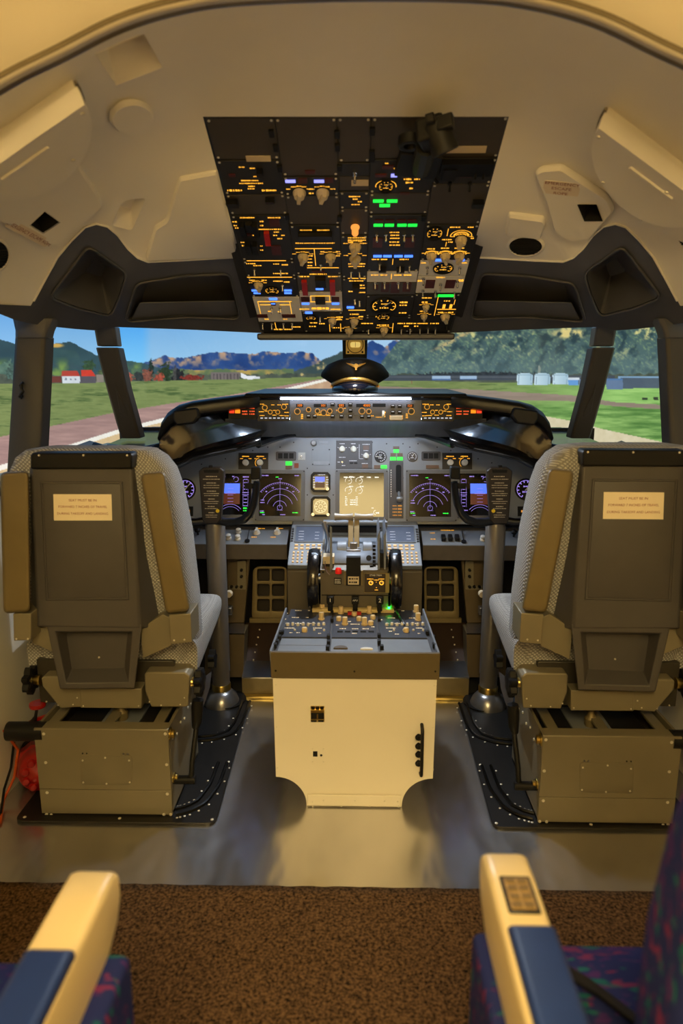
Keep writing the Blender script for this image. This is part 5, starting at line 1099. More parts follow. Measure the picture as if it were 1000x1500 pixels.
INVC = WM[CON.name].inverted()
vy = lambda py: cq(520, py, -.008)[1]
uc = [-.222, -.072, .072, .222]
m_radio = mat('radio_plate', (54, 58, 68), .42, var=.05); m_blank = mat('blank_plate_grey', (132, 138, 146), .38, .2, var=.04)
def on_con(nm, me_, par, u, v, z, sc_=None, rot=None):
    o = bpy.data.objects.new(nm, me_); COL.objects.link(o); o.parent = par; M = INVC @ CTF.M @ Matrix.Translation((u, v, z))
    if rot is not None: M = M @ rot.to_4x4()
    if sc_: M = M @ Matrix.Diagonal((*sc_, 1))
    o.matrix_local = M; return o
RP = []
for c in range(3):
    for y0, y1, mt_, nm in ((893, 933.5, m_radio, 'radio_panel'), (935, 944.5, m_blank, 'blank_plate'), (945, 953.5, m_blank, 'blank_plate')):
        if c and nm == 'blank_plate':
            if y0 == 945: continue
            y1 = 953.5
        o = mk(nm, MB().prism([(uc[c]+.004, vy(y1)), (uc[c+1]-.004, vy(y1)), (uc[c+1]-.004, vy(y0)), (uc[c]+.004, vy(y0))], -.013, -.008 if nm == 'radio_panel' else -.010, .001).xf(CTF.M), mt_, CON, smooth=0)
        if nm == 'radio_panel': RP.append(o)
Dk = lambda x, y, h=0: cq(390+.26*x, 860+.26*y, h)
S_ck = mesh_of('cylinder_knob', MB().lathe([(.0105, 0), (.0105, .004), (.0085, .005), (.0085, .022), (.0075, .024), (.001, .024)], 14), mat('knob_cream', (216, 190, 140), .45)); S_ck2 = mesh_of('stub_knob', MB().lathe([(.009, 0), (.009, .010), (.007, .013), (.001, .013)], 12), mat('knob_cream', (216, 190, 140), .45))
S_cap = mesh_of('button_cap', MB().lathe([(.0055, 0), (.0055, .006), (.004, .009), (.001, .010)], 10), mat('cap_white', (210, 205, 195), .35, .3))
Z = -.008
for c, x, y, me_ in ((0, 283, 128, S_ck2), (0, 314, 135, S_ck), (0, 310, 182, S_ck), (0, 215, 250, S_ck2), (1, 420, 148, S_ck), (1, 408, 188, S_ck2), (1, 442, 210, S_ck), (1, 580, 146, S_ck), (1, 552, 212, S_ck), (1, 588, 212, S_ck2), (1, 520, 130, S_ck2), (1, 495, 160, S_ck2), (1, 522, 188, S_ck2), (1, 460, 130, S_ck2), (1, 600, 180, S_ck2), (2, 843, 140, S_ck), (2, 854, 186, S_ck), (2, 787, 252, S_ck2)):
    u, v = Dk(x, y, Z); on_con('selector_knob', me_, RP[c], u, v, Z)
for x, y in ((470, 155), (522, 155)): u, v = Dk(x, y, Z); on_con('red_selector', mesh_of('red_selector', MB().box((0, 0, .005), (.014, .012, .010)), m_red) if x == 470 else bpy.data.meshes['red_selector'], RP[1], u, v, Z)
for c, x0 in ((0, 120), (2, 678)):
    for k in range(8): u, v = Dk(x0+k*29, 217-3*(k % 2), Z); on_con('button_cap', S_cap, RP[c], u, v, Z)
    for k in range(4): u, v = Dk(x0+40+k*55, 245, Z); on_con('button_cap', S_cap, RP[c], u, v, Z, (.7, .7, .6))
lg = [MB(), MB(), MB()]
for c, x, y, w in ((0, 180, 133, 44), (0, 120, 148, 14), (0, 240, 133, 14), (0, 165, 172, 52), (0, 232, 172, 22), (0, 110, 182, 12), (0, 120, 205, 26), (0, 180, 206, 40), (0, 260, 206, 40), (0, 140, 258, 22), (0, 180, 258, 24), (0, 300, 262, 18), (0, 130, 232, 60), (0, 290, 232, 60), (1, 430, 235, 40), (1, 500, 210, 60), (1, 500, 236, 40), (1, 495, 262, 30), (1, 560, 236, 40), (1, 400, 215, 20), (1, 470, 195, 24), (1, 545, 178, 24), (1, 600, 225, 20), (1, 500, 142, 20), (2, 705, 138, 50), (2, 770, 135, 22), (2, 705, 175, 52), (2, 820, 175, 40), (2, 680, 206, 26), (2, 740, 206, 40), (2, 830, 206, 40), (2, 700, 250, 22), (2, 735, 266, 26), (2, 650, 185, 12), (2, 700, 232, 60), (2, 860, 232, 40), (2, 860, 262, 18)):
    u, v = Dk(x, y, Z); bar_text(lg[c], u, v, w*.26*.0019, .0065, Z+.0008)
for c in range(3): mk('lit_legends', lg[c].xf(CTF.M), mat('pale_legends', (220, 205, 170), .5, emit=(255, 214, 150), estr=.5), RP[c], smooth=0, recalc=False)['kind'] = 'stuff'
for k, x in enumerate((415, 458, 500, 545, 590)): u, v = Dk(x, 252, Z); mk('display_window', MB().box((u, v, Z+.001), (.017, .010, .003)).xf(CTF.M), m_hole, RP[1])
for x, y in ((75, 265), (75, 290), (60, 315), (50, 335), (350, 285), (350, 318), (345, 348), (635, 280), (635, 315), (650, 345), (940, 290), (945, 335), (370, 145), (370, 190), (635, 145), (635, 190), (905, 262), (90, 262)):
    u, v = Dk(x, y, -.008); mk('panel_latch', MB().box((u, v, -.004), (.010, .018, .012)).xf(CTF.M), m_black, CON, bevel=.001)
u, v = Dk(418, 350, -.01); mk('brown_disc', MB().prism([(u+.02*math.cos(t), v+.022*math.sin(t)) for t in [math.pi*k/12 for k in range(13)]], -.01, -.006).xf(CTF.M), mat('disc_brown', (84, 70, 48), .5), CON)
u, v = Dk(565, 355, -.01); mk('pale_disc', MB().prism([(u+.018*math.cos(t), v+.014*math.sin(t)) for t in [math.pi*k/12 for k in range(13)]], -.01, -.006).xf(CTF.M), m_print, CON)
pen = thing('ballpoint_pen', 'black ballpoint pen lying on the right radio panel of the console', 'pen', CTF.M)
a = Dk(735, 140, -.002); b2 = Dk(776, 212, -.002); pa = Vector((*a, .0005)); pb = Vector((*b2, .0005)); dd = pb-pa
mk('barrel', MB().tube([pa, pa+dd*.1, pa+dd*.8], [.0045, .0055, .0055], 10), m_black, pen, local=True); mk('tip', MB().tube([pa+dd*.8, pa+dd*.95, pb], [.0052, .003, .001], 10), m_alu, pen, local=True); mk('clip', MB().box(pa+dd*.25+Vector((0, 0, .006)), (.003, .035, .002)), m_alu, pen, local=True)
# fittings on the rear face
WFc = Frame((0, 1.782, 0), (0, 0, 1)); wq = lambda px, py: tuple(WFc.px(px, py))
def wrect(x0, y0, x1, y1): a = wq(x0, y1); b3 = wq(x1, y0); return [(a[0], a[1]), (b3[0], a[1]), (b3[0], b3[1]), (a[0], b3[1])]
o = mk('latch_plate', MB().prism(wrect(455, 1034, 475, 1057), 0, .003, .0005).xf(WFc.M), m_brass, CON)
for x in (456, 462.5, 469): mk('latch_tooth', MB().prism(wrect(x, 1034, x+5, 1038), .003, .005).xf(WFc.M), m_black, o)
mk('latch_slot', MB().prism(wrect(455.5, 1043, 474.5, 1052), .003, .0045).xf(WFc.M), m_black, o); mk('latch_bar', MB().prism(wrect(455, 1038.5, 475, 1042.5), .003, .008, .001).xf(WFc.M), m_brass, o); mk('latch_tongue', MB().prism(wrect(464, 1045, 466, 1051), .0045, .007).xf(WFc.M), m_brass, o)
for x in (455.5, 466): mk('latch_tooth', MB().prism(wrect(x, 1054, x+8, 1056.5), .003, .0045).xf(WFc.M), m_black, o)
mk('socket_hole', MB().prism(wrect(458.3, 1100.5, 464.8, 1108), 0, .001).xf(WFc.M), m_hole, CON); u, v = wq(470.3, 1106.3); mk('small_hole', MB().prism(circ(.0034, 12, u, v), 0, .001).xf(WFc.M), m_hole, CON)
def scr_face(px, py, par=None, k=.6):
    u, v = wq(px, py); o = bpy.data.objects.new('screw', me_scr); COL.objects.link(o); o.parent = par or CON; o.matrix_local = INVC @ WFc.M @ Matrix.Translation((u, v, 0)) @ Matrix.Scale(k, 4)
for px, py in ((457.5, 1097), (473.5, 1097), (457.5, 1116), (473.5, 1116)): scr_face(px, py, k=.5)
for px, py in ((404, 1003), (636, 1004), (405, 1065), (634, 1066), (406, 1125), (634, 1127)): scr_face(px, py, k=.55)
for px, py in ((458, 1172), (474, 1170), (520, 1170), (563, 1171), (582, 1172), (500, 1178.5), (541, 1178.5), (458, 1179), (583, 1179)):
    u, v = wq(px, py); o = bpy.data.objects.new('screw', me_scr); COL.objects.link(o); o.parent = CON; o.matrix_local = INVC @ WFc.M @ Matrix.Translation((u, v, .008)) @ Matrix.Scale(.6, 4)
for px, py in ((404, 981), (519, 982), (637, 982)):
    u, v = wq(px, py); o = bpy.data.objects.new('screw', S_bscr); COL.objects.link(o); o.parent = CON; o.matrix_local = INVC @ WFc.M @ Matrix.Translation((u, v, .007)) @ Matrix.Scale(.7, 4)
u, va = wq(617.5, 1061); _, vb = wq(617.5, 1132); g = MB().tube([(u, va, 0), (u, va-.004, .02), (u, va-.012, .026), (u, vb+.012, .026), (u, vb+.004, .02), (u, vb, 0)], .005, 10).xf(WFc.M); hd = mk('grab_handle', g, m_black, CON)
for py in (1077, 1090, 1102, 1115):
    uu, vv = wq(612.5, py); g = MB(); n = 14; g.tube([(uu+.0075*math.cos(2*math.pi*k/n), vv+.0075*math.sin(2*math.pi*k/n), .012) for k in range(n+1)], .003, 6, cap=False); g.cyl((uu, vv, 0), (uu, vv, .012), .005, n=10); mk('handle_coil', g.xf(WFc.M), m_black, hd)
# ------------------------------------------------------------------ footwells: rudder pedals, connector boxes, steps
m_kick = mat('kick_brown', (88, 74, 48), .5, .15, var=.06); m_bronze = mat('bronze_frame', (126, 112, 78), .42, .35, var=.06)
for s in (-1, 1):
    side = 'left' if s < 0 else 'right'; fx = (lambda x: x) if s < 0 else (lambda x: 1041-x)
    t = thing('rudder_pedal', side+' bronze rudder pedal grille with six square openings', 'pedal', (s*.36, 2.72, .2), 'rudder pedals')
    PF = Frame((0, 2.70, at(395, 909, Y=2.70).z), (0, .10, .95)); pq = lambda x, y: tuple(PF.px(fx(x), y))
    O = rnd([pq(369, 909), pq(420, 909), pq(421, 829), pq(371, 829)], .03, 4); H = [[pq(*p) for p in ((a, b), (a+18.3, b), (a+18.3, b+18), (a, b+18))] for a in (377, 398.5) for b in (832.5, 854.5, 876.5)]
    H = [rnd(h, .008, 2) for h in H]
    g = MB(); sheet(g, O, H, lambda x, y: Vector((x, y, .0)), .03); sheet_o = mk('pedal_grille', g.xf(PF.M), m_bronze, t, solid=.012, bevel=.0015)
    mk('pedal_toe', MB().loft([[(*pq(366, 904), .0), (*pq(421, 904), 0), (*pq(421, 911), 0), (*pq(366, 911), 0)], [(*pq(366, 904), .02), (*pq(421, 904), .02), (*pq(421, 911), .02), (*pq(366, 911), .02)]]).xf(PF.M), m_bronze, t, bevel=.002)
    mk('pedal_backing', MB().prism([pq(371, 907), pq(419, 907), pq(419, 832), pq(373, 832)], -.05, -.045).xf(PF.M), mat('pedal_dark', (34, 24, 14), .6), t)
    # outboard kick panel with connectors
    t = thing('footwell_column', side+' brown footwell panel with black connectors beside the rudder pedal', 'panel', (s*.45, 2.6, 0), 'footwell panels')
    p = lambda x, y, Y: at(fx(x), y, Y=Y)
    q = [p(333, 815, 2.64), p(366, 815, 2.64), p(357, 912, 2.60), p(333, 912, 2.60)]; mk('upper_plate', MB().hexa(q, [v+Vector((0, .03, 0)) for v in q]), m_kick, t)
    q = [p(300, 928, 2.50), p(358, 928, 2.50), p(356, 992, 2.50), p(300, 992, 2.50)]; mk('lower_box', MB().hexa(q, [v+Vector((0, .10, 0)) for v in q]), m_kick, t)
    q = [p(300, 927.5, 2.50), p(358, 927.5, 2.50), p(358, 912.5, 2.60), p(300, 912.5, 2.60)]; mk('pale_ledge', MB().hexa(q, [v-Vector((0, 0, .006)) for v in q]), m_alu, t)
    q = [p(347.5, 822, 2.62), p(360, 821, 2.62), p(360, 865, 2.62), p(335, 865, 2.62), p(335, 858, 2.62), p(347.5, 858, 2.62)]; cb_ = mk('connector_plate', MB().loft([q, [v+Vector((0, .02, 0)) for v in q]]), m_olive, t, bevel=.001)
    for x, y in ((353.5, 835), (353.5, 844.5), (339, 859.5), (346.5, 859.5), (353.5, 859.5)): c = p(x, y, 2.618); mk('connector', MB().cyl(c+Vector((0, .002, 0)), c-Vector((0, .008, 0)), .0065, .0055, 12).cyl(c-Vector((0, .008, 0)), c-Vector((0, .009, 0)), .0035, n=8), m_black, cb_)
    c = p(336, 869, 2.52); mk('pivot_bush', MB().cyl(c, c-Vector((0, .02, 0)), .014, .012, 14), m_cream, t); c = p(336.5, 894, 2.52); mk('pivot_block', MB().box(c, (.02, .03, .03)), m_alu, t, bevel=.003)
    # step
    t = thing('foot_step', side+' metal foot step in front of the rudder pedal', 'step', (s*.39, 2.5, 0), 'foot steps')
    xa, xb = sorted((p(354, 992, 2.46).x, s*.236)); zt_ = p(370, 992, 2.46).z; zl = p(370, 968, 2.56).z
    mk('tread', MB().hexa([(xa, 2.46, zt_), (xb, 2.46, zt_), (xb, 2.56, zl), (xa, 2.56, zl)], [(xa, 2.46, zt_-.006), (xb, 2.46, zt_-.006), (xb, 2.56, zl-.006), (xa, 2.56, zl-.006)]), m_alu, t)
    mk('riser', MB().box(((xa+xb)/2, 2.468, zt_/2), (xb-xa, .012, zt_-.008)), m_bronze, t); mk('floor_strip', MB().box(((xa+xb)/2, 2.45, .006), (xb-xa+.02, .02, .012)), m_brass, t, bevel=.002)
    q = [p(360, 912, 2.70), p(420, 912, 2.70), p(420, 968, 2.57), p(356, 968, 2.57)]; mk('heel_plate', MB().hexa(q, [v+Vector((0, .01, -.006)) for v in q]), mat('heel_brown', (46, 28, 16), .5), t)
    for k in range(5): c = p(380-k*2.2, 922+k*11, 2.67-k*.026); mk('rivet', MB().lathe([(.0035, 0), (.003, .002), (.001, .0025)], 8, c+Vector((0, -.002, 0)), Matrix.Rotation(math.pi/2, 3, 'X')), m_screw, t)
# ------------------------------------------------------------------ control columns and wheels
for s in (-1, 1):
    side = 'left' if s < 0 else 'right'; fx = (lambda x: x) if s < 0 else (lambda x: 1041-x); X = s*.505
    t = thing('control_column', side+' control column with black checklist yoke and domed metal foot', 'control column', (X, 2.39, 0), 'control columns')
    mk('column', MB().lathe([(.033, .06), (.033, .13), (.0355, .135), (.0355, .70), (.030, .715)], 28, (X, 2.40, 0)), mat('column_grey', (112, 108, 104), .35, .3, var=.03), t)
    mk('dome_foot', MB().lathe([(.068, .0), (.066, .014), (.058, .034), (.044, .05), (.034, .058)], 28, (X, 2.395, .004)), mat('dome_metal', (150, 150, 152), .28, .85), t, smooth=60)
    mk('foot_collar', MB().lathe([(.036, 0), (.036, .025), (.034, .028)], 24, (X, 2.40, .058)), m_brass, t); mk('foot_ring', MB().lathe([(.078, 0), (.078, .004), (.02, .005)], 28, (X-s*.012, 2.41, .0115)), m_black, t)
    Yh = 2.35; P = [at(fx(x), y, Y=Yh) for x, y in ((290.5, 690), (297, 685), (322, 685), (328, 690), (323, 762), (318, 768), (300, 768), (296, 762))]
    hub = mk('yoke_hub', MB().loft([P, [v+Vector((0, .035, 0)) for v in P]]), mat('yoke_brownblack', (40, 33, 27), .45), t, bevel=.004)
    g = MB()
    c = at(fx(309.3), 700, Y=Yh-.0012); HB = Frame((0, Yh-.0008, 0), (0, 0, 1)); hq = lambda x, y: tuple(HB.px(fx(x), y))
    for y, w, k in ((698, 17, 1), (702, 26, 0), (707.5, 15, 1), (711, 24, 0), (714.5, 24, 0), (719.5, 14, 1), (723, 24, 0), (726, 22, 0), (731, 10, 1), (734.5, 24, 0), (737.5, 20, 0), (742, 11, 1), (745, 20, 0), (751, 9, 1), (754.5, 18, 0), (757.5, 17, 0)): bar_text(g, *hq(309.5, y), w*.0023, .004 if k else .003, .0)
    mk('checklist_print', g.xf(HB.M), mat('checklist_print', (190, 182, 168), .6), hub, smooth=0, recalc=False)
    mk('hub_slot', MB().prism([hq(*p) for p in ((298, 688), (321, 688), (320, 692.5), (299, 692.5))], -.001, .001).xf(HB.M), m_black, hub); c = at(fx(318.5), 748.5, Y=Yh-.002); mk('yellow_dot', MB().cyl(c, c+Vector((0, .003, 0)), .0065, n=14), mat('yellow_sticker', (230, 200, 30), .5), hub)
    c = at(fx(309), 684, Y=Yh+.01); mk('clip_top', MB().box(c, (.014, .014, .012)), m_black, hub, bevel=.002)
    for e in (1, -1):
        ex = lambda x: fx(309+e*(x-309)); pt = [(316, 762, 2.37), (330, 765, 2.365), (345, 765, 2.36), (357, 761, 2.355), (366, 752, 2.35), (371.5, 738, 2.345), (374.5, 722, 2.34), (376, 706, 2.335)]
        h = mk('yoke_horn', MB().tube([at(ex(x), y, Y=Y) for x, y, Y in pt], [.014, .0145, .015, .015, .0145, .0135, .0125, .012], 12), mat('yoke_black', (18, 18, 19), .3, var=.06), t, smooth=60)
        q = [at(ex(x), y, Y=2.318) for x, y in ((367, 685), (381, 684), (381.5, 702), (367, 703))]; mk('horn_switch_block', MB().hexa(q, [v+Vector((0, .035, 0)) for v in q]), m_black, h, bevel=.004)
        q = [at(ex(x), y, Y=2.33) for x, y in ((357.5, 708), (371, 709), (371, 716), (358.5, 717))]; mk('horn_trigger', MB().hexa(q, [v+Vector((0, .018, 0)) for v in q]), m_black, h, bevel=.003)
# ------------------------------------------------------------------ cap, compass, camera
HT = thing('pilot_hat', 'black pilot hat with gold wings badge and braid lying on the glareshield', 'hat', (0, 2.56, 1.172))
hc = Vector((-.002, 2.615, 1.1735)); m_felt = mat('cap_felt', (15, 15, 18), .75, var=.15, bump=.1, bscale=900)
def ering(z, rx, ry, dy=0, tilt=0, n=36): return [(hc.x+rx*math.sin(2*math.pi*k/n), hc.y+dy-ry*math.cos(2*math.pi*k/n), hc.z+z+tilt*math.cos(2*math.pi*k/n)) for k in range(n)]
mk('cap_band', MB().loft([ering(.0, .086, .096), ering(.036, .087, .098, 0, .008)]), m_felt, HT)
mk('crown', MB().loft([ering(.026, .086, .097, 0, .012), ering(.043, .113, .104, 0, .016), ering(.053, .128, .110, 0, .020), ering(.062, .127, .111, 0, .025), ering(.083, .110, .108, 0, .030), ering(.096, .082, .092, 0, .024), ering(.103, .046, .052, 0, .012), ering(.106, .010, .012)]), m_felt, HT, smooth=60)
vs = []
for k in range(15):
    a = math.radians(-70+140*k/14); vs.append((math.sin(a), -math.cos(a)))
zb_ = lambda y: .010+.028*max(0, -y)**1.6
r0 = [(hc.x+.088*x, hc.y+.099*y, hc.z+zb_(y)) for x, y in vs]; r1 = [(hc.x+.088*x, hc.y+.122*y-.004, hc.z+zb_(y)*.62) for x, y in vs]; r2 = [(hc.x+.084*x, hc.y+.138*y-.004, hc.z+.002) for x, y in vs]
mk('visor', MB().loft([r0, r1, r2], cap=False, closed=False), mat('patent_visor', (10, 11, 18), .12, coat=.8), HT, solid=.003, smooth=60)
m_gold = mat('gold_braid', (196, 152, 74), .4, .5, var=.15, scale=300)
br = [(hc.x+.092*x, hc.y+.105*y-.001, hc.z+zb_(y)+.003) for x, y in vs]
mk('gold_braid', MB().loft([[Vector(p)+Vector((0, 0, -.003)) for p in br], [Vector(p)+Vector((0, -.002, .003)) for p in br], [Vector(p)+Vector((0, .001, .010)) for p in br]], cap=False, closed=False), m_gold, HT, solid=.002)
for k in (0, -1): mk('side_button', MB().cyl(Vector(br[k]), Vector(br[k])+Vector((0, -.006, 0)), .005, n=12), m_gold, HT)
bz = hc+Vector((.004, -.117, .096))
def wing(sg): return [bz+Vector((sg*x, y, z)) for x, y, z in ((.002, 0, -.004), (.012, .001, .000), (.036, .010, .005), (.030, .008, .001), (.020, .004, -.004), (.010, .001, -.009), (.002, 0, -.010))]
for sg in (-1, 1): P = wing(sg); mk('badge_wing', MB().loft([P, [p+Vector((0, .006, .001)) for p in P]]), m_gold, HT)
mk('badge_disc', MB().cyl(bz+Vector((0, -.002, -.006)), bz+Vector((0, .007, -.005)), .008, n=16).box(bz+Vector((0, .0, -.014)), (.006, .004, .012)), m_gold, HT)
CP = thing('standby_compass', 'gold-faced standby compass hanging at the windscreen centre above the hat', 'compass', (0, 2.78, 1.25))
Yc = 2.76; p = lambda x, y, Y=Yc: at(x, y, Y=Y)
q = [p(501, 488), p(538.5, 488), p(537, 532), p(502, 532)]; mk('compass_case', MB().hexa(q, [v+Vector((0, .06, .0)) for v in q]), m_black, CP, bevel=.004)
q = [p(506.5, 491.5, Yc-.008), p(534, 491.5, Yc-.008), p(534, 518.5, Yc-.008), p(506.5, 518.5, Yc-.008)]; fp = mk('compass_face', MB().hexa(q, [v+Vector((0, .01, 0)) for v in q]), mat('compass_gold', (206, 170, 92), .4, .4, emit=(255, 200, 90), estr=.12), CP, bevel=.001)
CM = Frame((0, Yc-.0085, 0), (0, 0, 1)); u, v = CM.px(520.3, 505); g = MB(); arc2(g, u, v, .031, 0, 360, .0035, .001, 26); mk('compass_ring', g.xf(CM.M), mat('ring_brown', (92, 66, 26), .5), fp, smooth=0, recalc=False)
mk('compass_window', MB().prism(rrect(.040, .021, .009, 4, u, v), 0, .003, .001).xf(CM.M), glow('compass_lit', (255, 216, 120), .75, (200, 170, 90)), fp); mk('lubber_line', MB().box((u, v, .004), (.0015, .018, .001)).xf(CM.M), m_black, fp)
for sx in (-1, 1):
    for sy in (-1, 1): inst('screw', S_bscr, fp, WM[fp.name].inverted() @ (CM.M @ Vector((u+sx*.028, v+sy*.028, 0))), (math.pi/2, 0, 0))
CA = thing('video_camera', 'small black video camera clamped to the upper right of the overhead panel', 'camera', OHF.M)
oq = lambda x, y, h: (*OHF.px(x, y, h), h)
A = Vector(oq(618, 215, .06)); B_ = Vector(oq(640, 185, .075))
Rz = Matrix.Rotation(.38, 3, 'Z') @ Matrix.Rotation(.3, 3, 'X')
m_camb = mat('camera_black', (9, 9, 10), .55, var=.2)
mk('camera_body', MB().box(Vector(oq(634, 196, .055)), (.062, .072, .05), Rz), m_camb, CA, local=True, bevel=.008)
mk('lens_barrel', MB().lathe([(.026, -.03), (.028, -.02), (.028, .015), (.030, .018), (.030, .032), (.026, .034), (.022, .02)], 20, Vector(oq(645, 200, .075)), Matrix.Rotation(.5, 3, 'Y') @ Matrix.Rotation(.6, 3, 'X')), m_camb, CA, local=True)
mk('viewfinder', MB().box(Vector(oq(652, 180, .07)), (.036, .022, .03), Rz).box(Vector(oq(630, 174, .07)), (.02, .016, .02), Rz), m_camb, CA, local=True, bevel=.004)
mk('focus_ring', MB().lathe([(.022, -.012), (.026, -.01), (.026, .01), (.022, .012), (.014, .010), (.012, .0)], 20, Vector(oq(600, 208, .04)), Matrix.Rotation(.3, 3, 'X')), m_camb, CA, local=True)
mk('mount_arm', MB().tube([Vector(oq(624, 215, .06)), Vector(oq(620, 232, .045)), Vector(oq(616, 248, .012))], [.022, .024, .022], 10), m_camb, CA, local=True)
mk('mount_plate', MB().box(Vector(oq(612, 240, .012)), (.10, .075, .02), Matrix.Rotation(-.15, 3, 'Z')), m_camb, CA, local=True, bevel=.003)
c = Vector(oq(629, 236, .035)); mk('mount_screw', MB().cyl(c, c+Vector((0, 0, .006)), .005, n=10), m_screw, CA, local=True)
mk('cable', MB().tube([Vector(oq(604, 262, .006)), Vector(oq(612, 252, .02)), Vector(oq(636, 262, .01)), Vector(oq(640, 268, .006))], .004, 6), m_black, CA, local=True)
# ------------------------------------------------------------------ pilot seats (measured on the left one, mirrored for the right one)
def fabric(name, rgb, rgb2, sc_=260.):
    """basket weave of light and dark threads with real relief in the shading normal"""
    if name in MATS: return MATS[name]
    m = bpy.data.materials.new(name); m.use_nodes = True; nt = m.node_tree; N = nt.nodes; L = nt.links; b = N['Principled BSDF']; b.inputs['Roughness'].default_value = .8; b.inputs['Specular IOR Level'].default_value = .25
    tc = N.new('ShaderNodeTexCoord'); w = []
    for d in ((1, 1, 1), (1, 1, -1)):
        dp = N.new('ShaderNodeVectorMath'); dp.operation = 'DOT_PRODUCT'; dp.inputs[1].default_value = [sc_*k for k in d]; L.new(tc.outputs['Object'], dp.inputs[0])
        sn = N.new('ShaderNodeMath'); sn.operation = 'SINE'; L.new(dp.outputs['Value'], sn.inputs[0])
        ma = N.new('ShaderNodeMath'); ma.operation = 'MULTIPLY_ADD'; ma.inputs[1].default_value = .5; ma.inputs[2].default_value = .5; L.new(sn.outputs[0], ma.inputs[0]); w.append(ma)
    mx = N.new('ShaderNodeMath'); mx.operation = 'MULTIPLY'; L.new(w[0].outputs[0], mx.inputs[0]); L.new(w[1].outputs[0], mx.inputs[1])
    rp = N.new('ShaderNodeValToRGB'); rp.color_ramp.elements[0].color = (*lin(rgb2), 1); rp.color_ramp.elements[1].color = (*lin(rgb), 1); rp.color_ramp.elements[0].position = .05; rp.color_ramp.elements[1].position = .5
    L.new(mx.outputs[0], rp.inputs[0]); L.new(rp.outputs[0], b.inputs['Base Color'])
    bp = N.new('ShaderNodeBump'); bp.inputs['Strength'].default_value = .8; bp.inputs['Distance'].default_value = .003; L.new(mx.outputs[0], bp.inputs['Height']); L.new(bp.outputs[0], b.inputs['Normal']); MATS[name] = m; return m
m_weave = fabric('grey_basket_weave', (192, 191, 187), (132, 130, 127), 600.)
SX = .715
def Ls(px, py, Y): p = at(px, py, Y=Y); return Vector((p.x+SX, p.y, p.z))
def rr_ring(x0, x1, y0, y1, z, r, n=4): return [(x, y, z) for x, y in rnd([(x0, y0), (x1, y0), (x1, y1), (x0, y1)], r, n)]
def pilot_seat(sg, dz, dy, label):
    T = thing('pilot_chair', label, 'chair', (sg*SX, 1.87, .0), 'pilot chairs')
    def W(p): return (sg*(SX-p[0]), p[1]+dy, p[2]+dz)
    def put(name, mb, mt_, par=None, up=True, **k):
        mb.v = [(sg*(SX-p[0]), p[1]+dy, p[2]+(dz if up else 0)) for p in mb.v]; return mk(name, mb, mt_, par or T, **k)
    def slab(q, th, par=None, name='plate', mt_=m_olive, up=True, **k): return put(name, MB().loft([q, [p+Vector((0, th, 0)) for p in q]]), mt_, par, up, **k)
    def poly(pts, Y): return [Ls(x, y, Y) for x, y in pts]
    def scr(par, pts, Y, k=.005, m=m_screw, up=True):
        for x, y in pts:
            c = Ls(x, y, Y); put('screw', MB().cyl(c+Vector((0, .001, 0)), c-Vector((0, .0015, 0)), k, k*.8, 8), m, par, up)
    # ---- base
    zt_ = .276; xa, xb = -.172, .202; Yr = 1.713
    bx = MB(); ys_ = 1157; zs_ = Ls(150, 1157, Yr).z
    b0 = put('base_box', MB().box(((xa+xb)/2, 2.03, .135), (xb-xa, .012, .24)).box((xa+.004, 1.875, .144), (.008, .30, zt_-.012)).box((xb-.004, 1.875, .144), (.008, .30, zt_-.012)).box(((xa+xb)/2, 1.875, .016), (xb-xa, .30, .008)), m_olive, up=False)
    put('rear_plate', MB().box(((xa+xb)/2, Yr+.004, (zt_+zs_)/2), (xb-xa, .008, zt_-zs_-.0015)), m_olive, b0, False, bevel=.0012)
    put('rear_skirt', MB().box(((xa+xb)/2, Yr+.004, (.012+zs_)/2), (xb-xa, .008, zs_-.012-.0015)), m_olive, b0, False, bevel=.0012)
    hp = put('inspection_hatch', MB().loft([[Ls(x, y, Yr) for x, y in rnd([(117, 1106), (194, 1106), (193, 1150), (118, 1150)], 6, 3)], [Ls(x, y, Yr-.0018) for x, y in rnd([(117.8, 1106.8), (193.2, 1106.8), (192.2, 1149.2), (118.8, 1149.2)], 6, 3)]]), m_olive, b0, False)
    scr(b0, ((64, 1075), (67, 1117), (69, 1161), (242, 1075), (244, 1120), (245, 1163), (68, 1193), (75, 1194), (240, 1193), (250, 1193)), Yr, up=False); scr(hp, ((121, 1114), (154, 1110), (189, 1114), (122, 1146), (156, 1148), (190, 1146)), Yr-.002, .003, up=False); scr(b0, ((181, 1104.5), (187, 1104.5)), Yr, .004, m_alu, False); scr(b0, ((121, 1103.5), (127, 1103.5)), Yr, .0025, m_hole, False)
    for x in (.02, .16, -.14): put('top_rail', MB().box((x, 1.87, zt_-.012), (.030, .27, .008)), m_olive, b0, False, bevel=.001)
    put('front_lip', MB().box(((xa+xb)/2, 1.735, zt_-.004), (xb-xa, .04, .008)), m_olive, b0, False, bevel=.001)
    put('mechanism', MB().box((.0, 1.9, .16), (.26, .2, .14)), mat('mechanism_dark', (30, 28, 26), .5), b0, False); put('reservoir', MB().lathe([(.012, 0), (.018, .01), (.018, .03), (.01, .04), (.008, .055)], 14, (.03, 1.84, .232)), m_bronze, b0, False)
    put('pale_tray', MB().box((.03, 1.88, .235), (.11, .14, .006)), m_blank, b0, False)
    for py, k in ((1075, 1.), (1142, .85)):
        c = Vector((xb, 1.735 if py == 1075 else 1.745, Ls(253, py, 1.735).z)); put('brass_fitting', MB().lathe([(.018*k, 0), (.018*k, .003), (.012*k, .005), (.012*k, .012), (.006*k, .014)], 16, c, Matrix.Rotation(math.pi/2, 3, 'Y')), m_brass, b0, False)
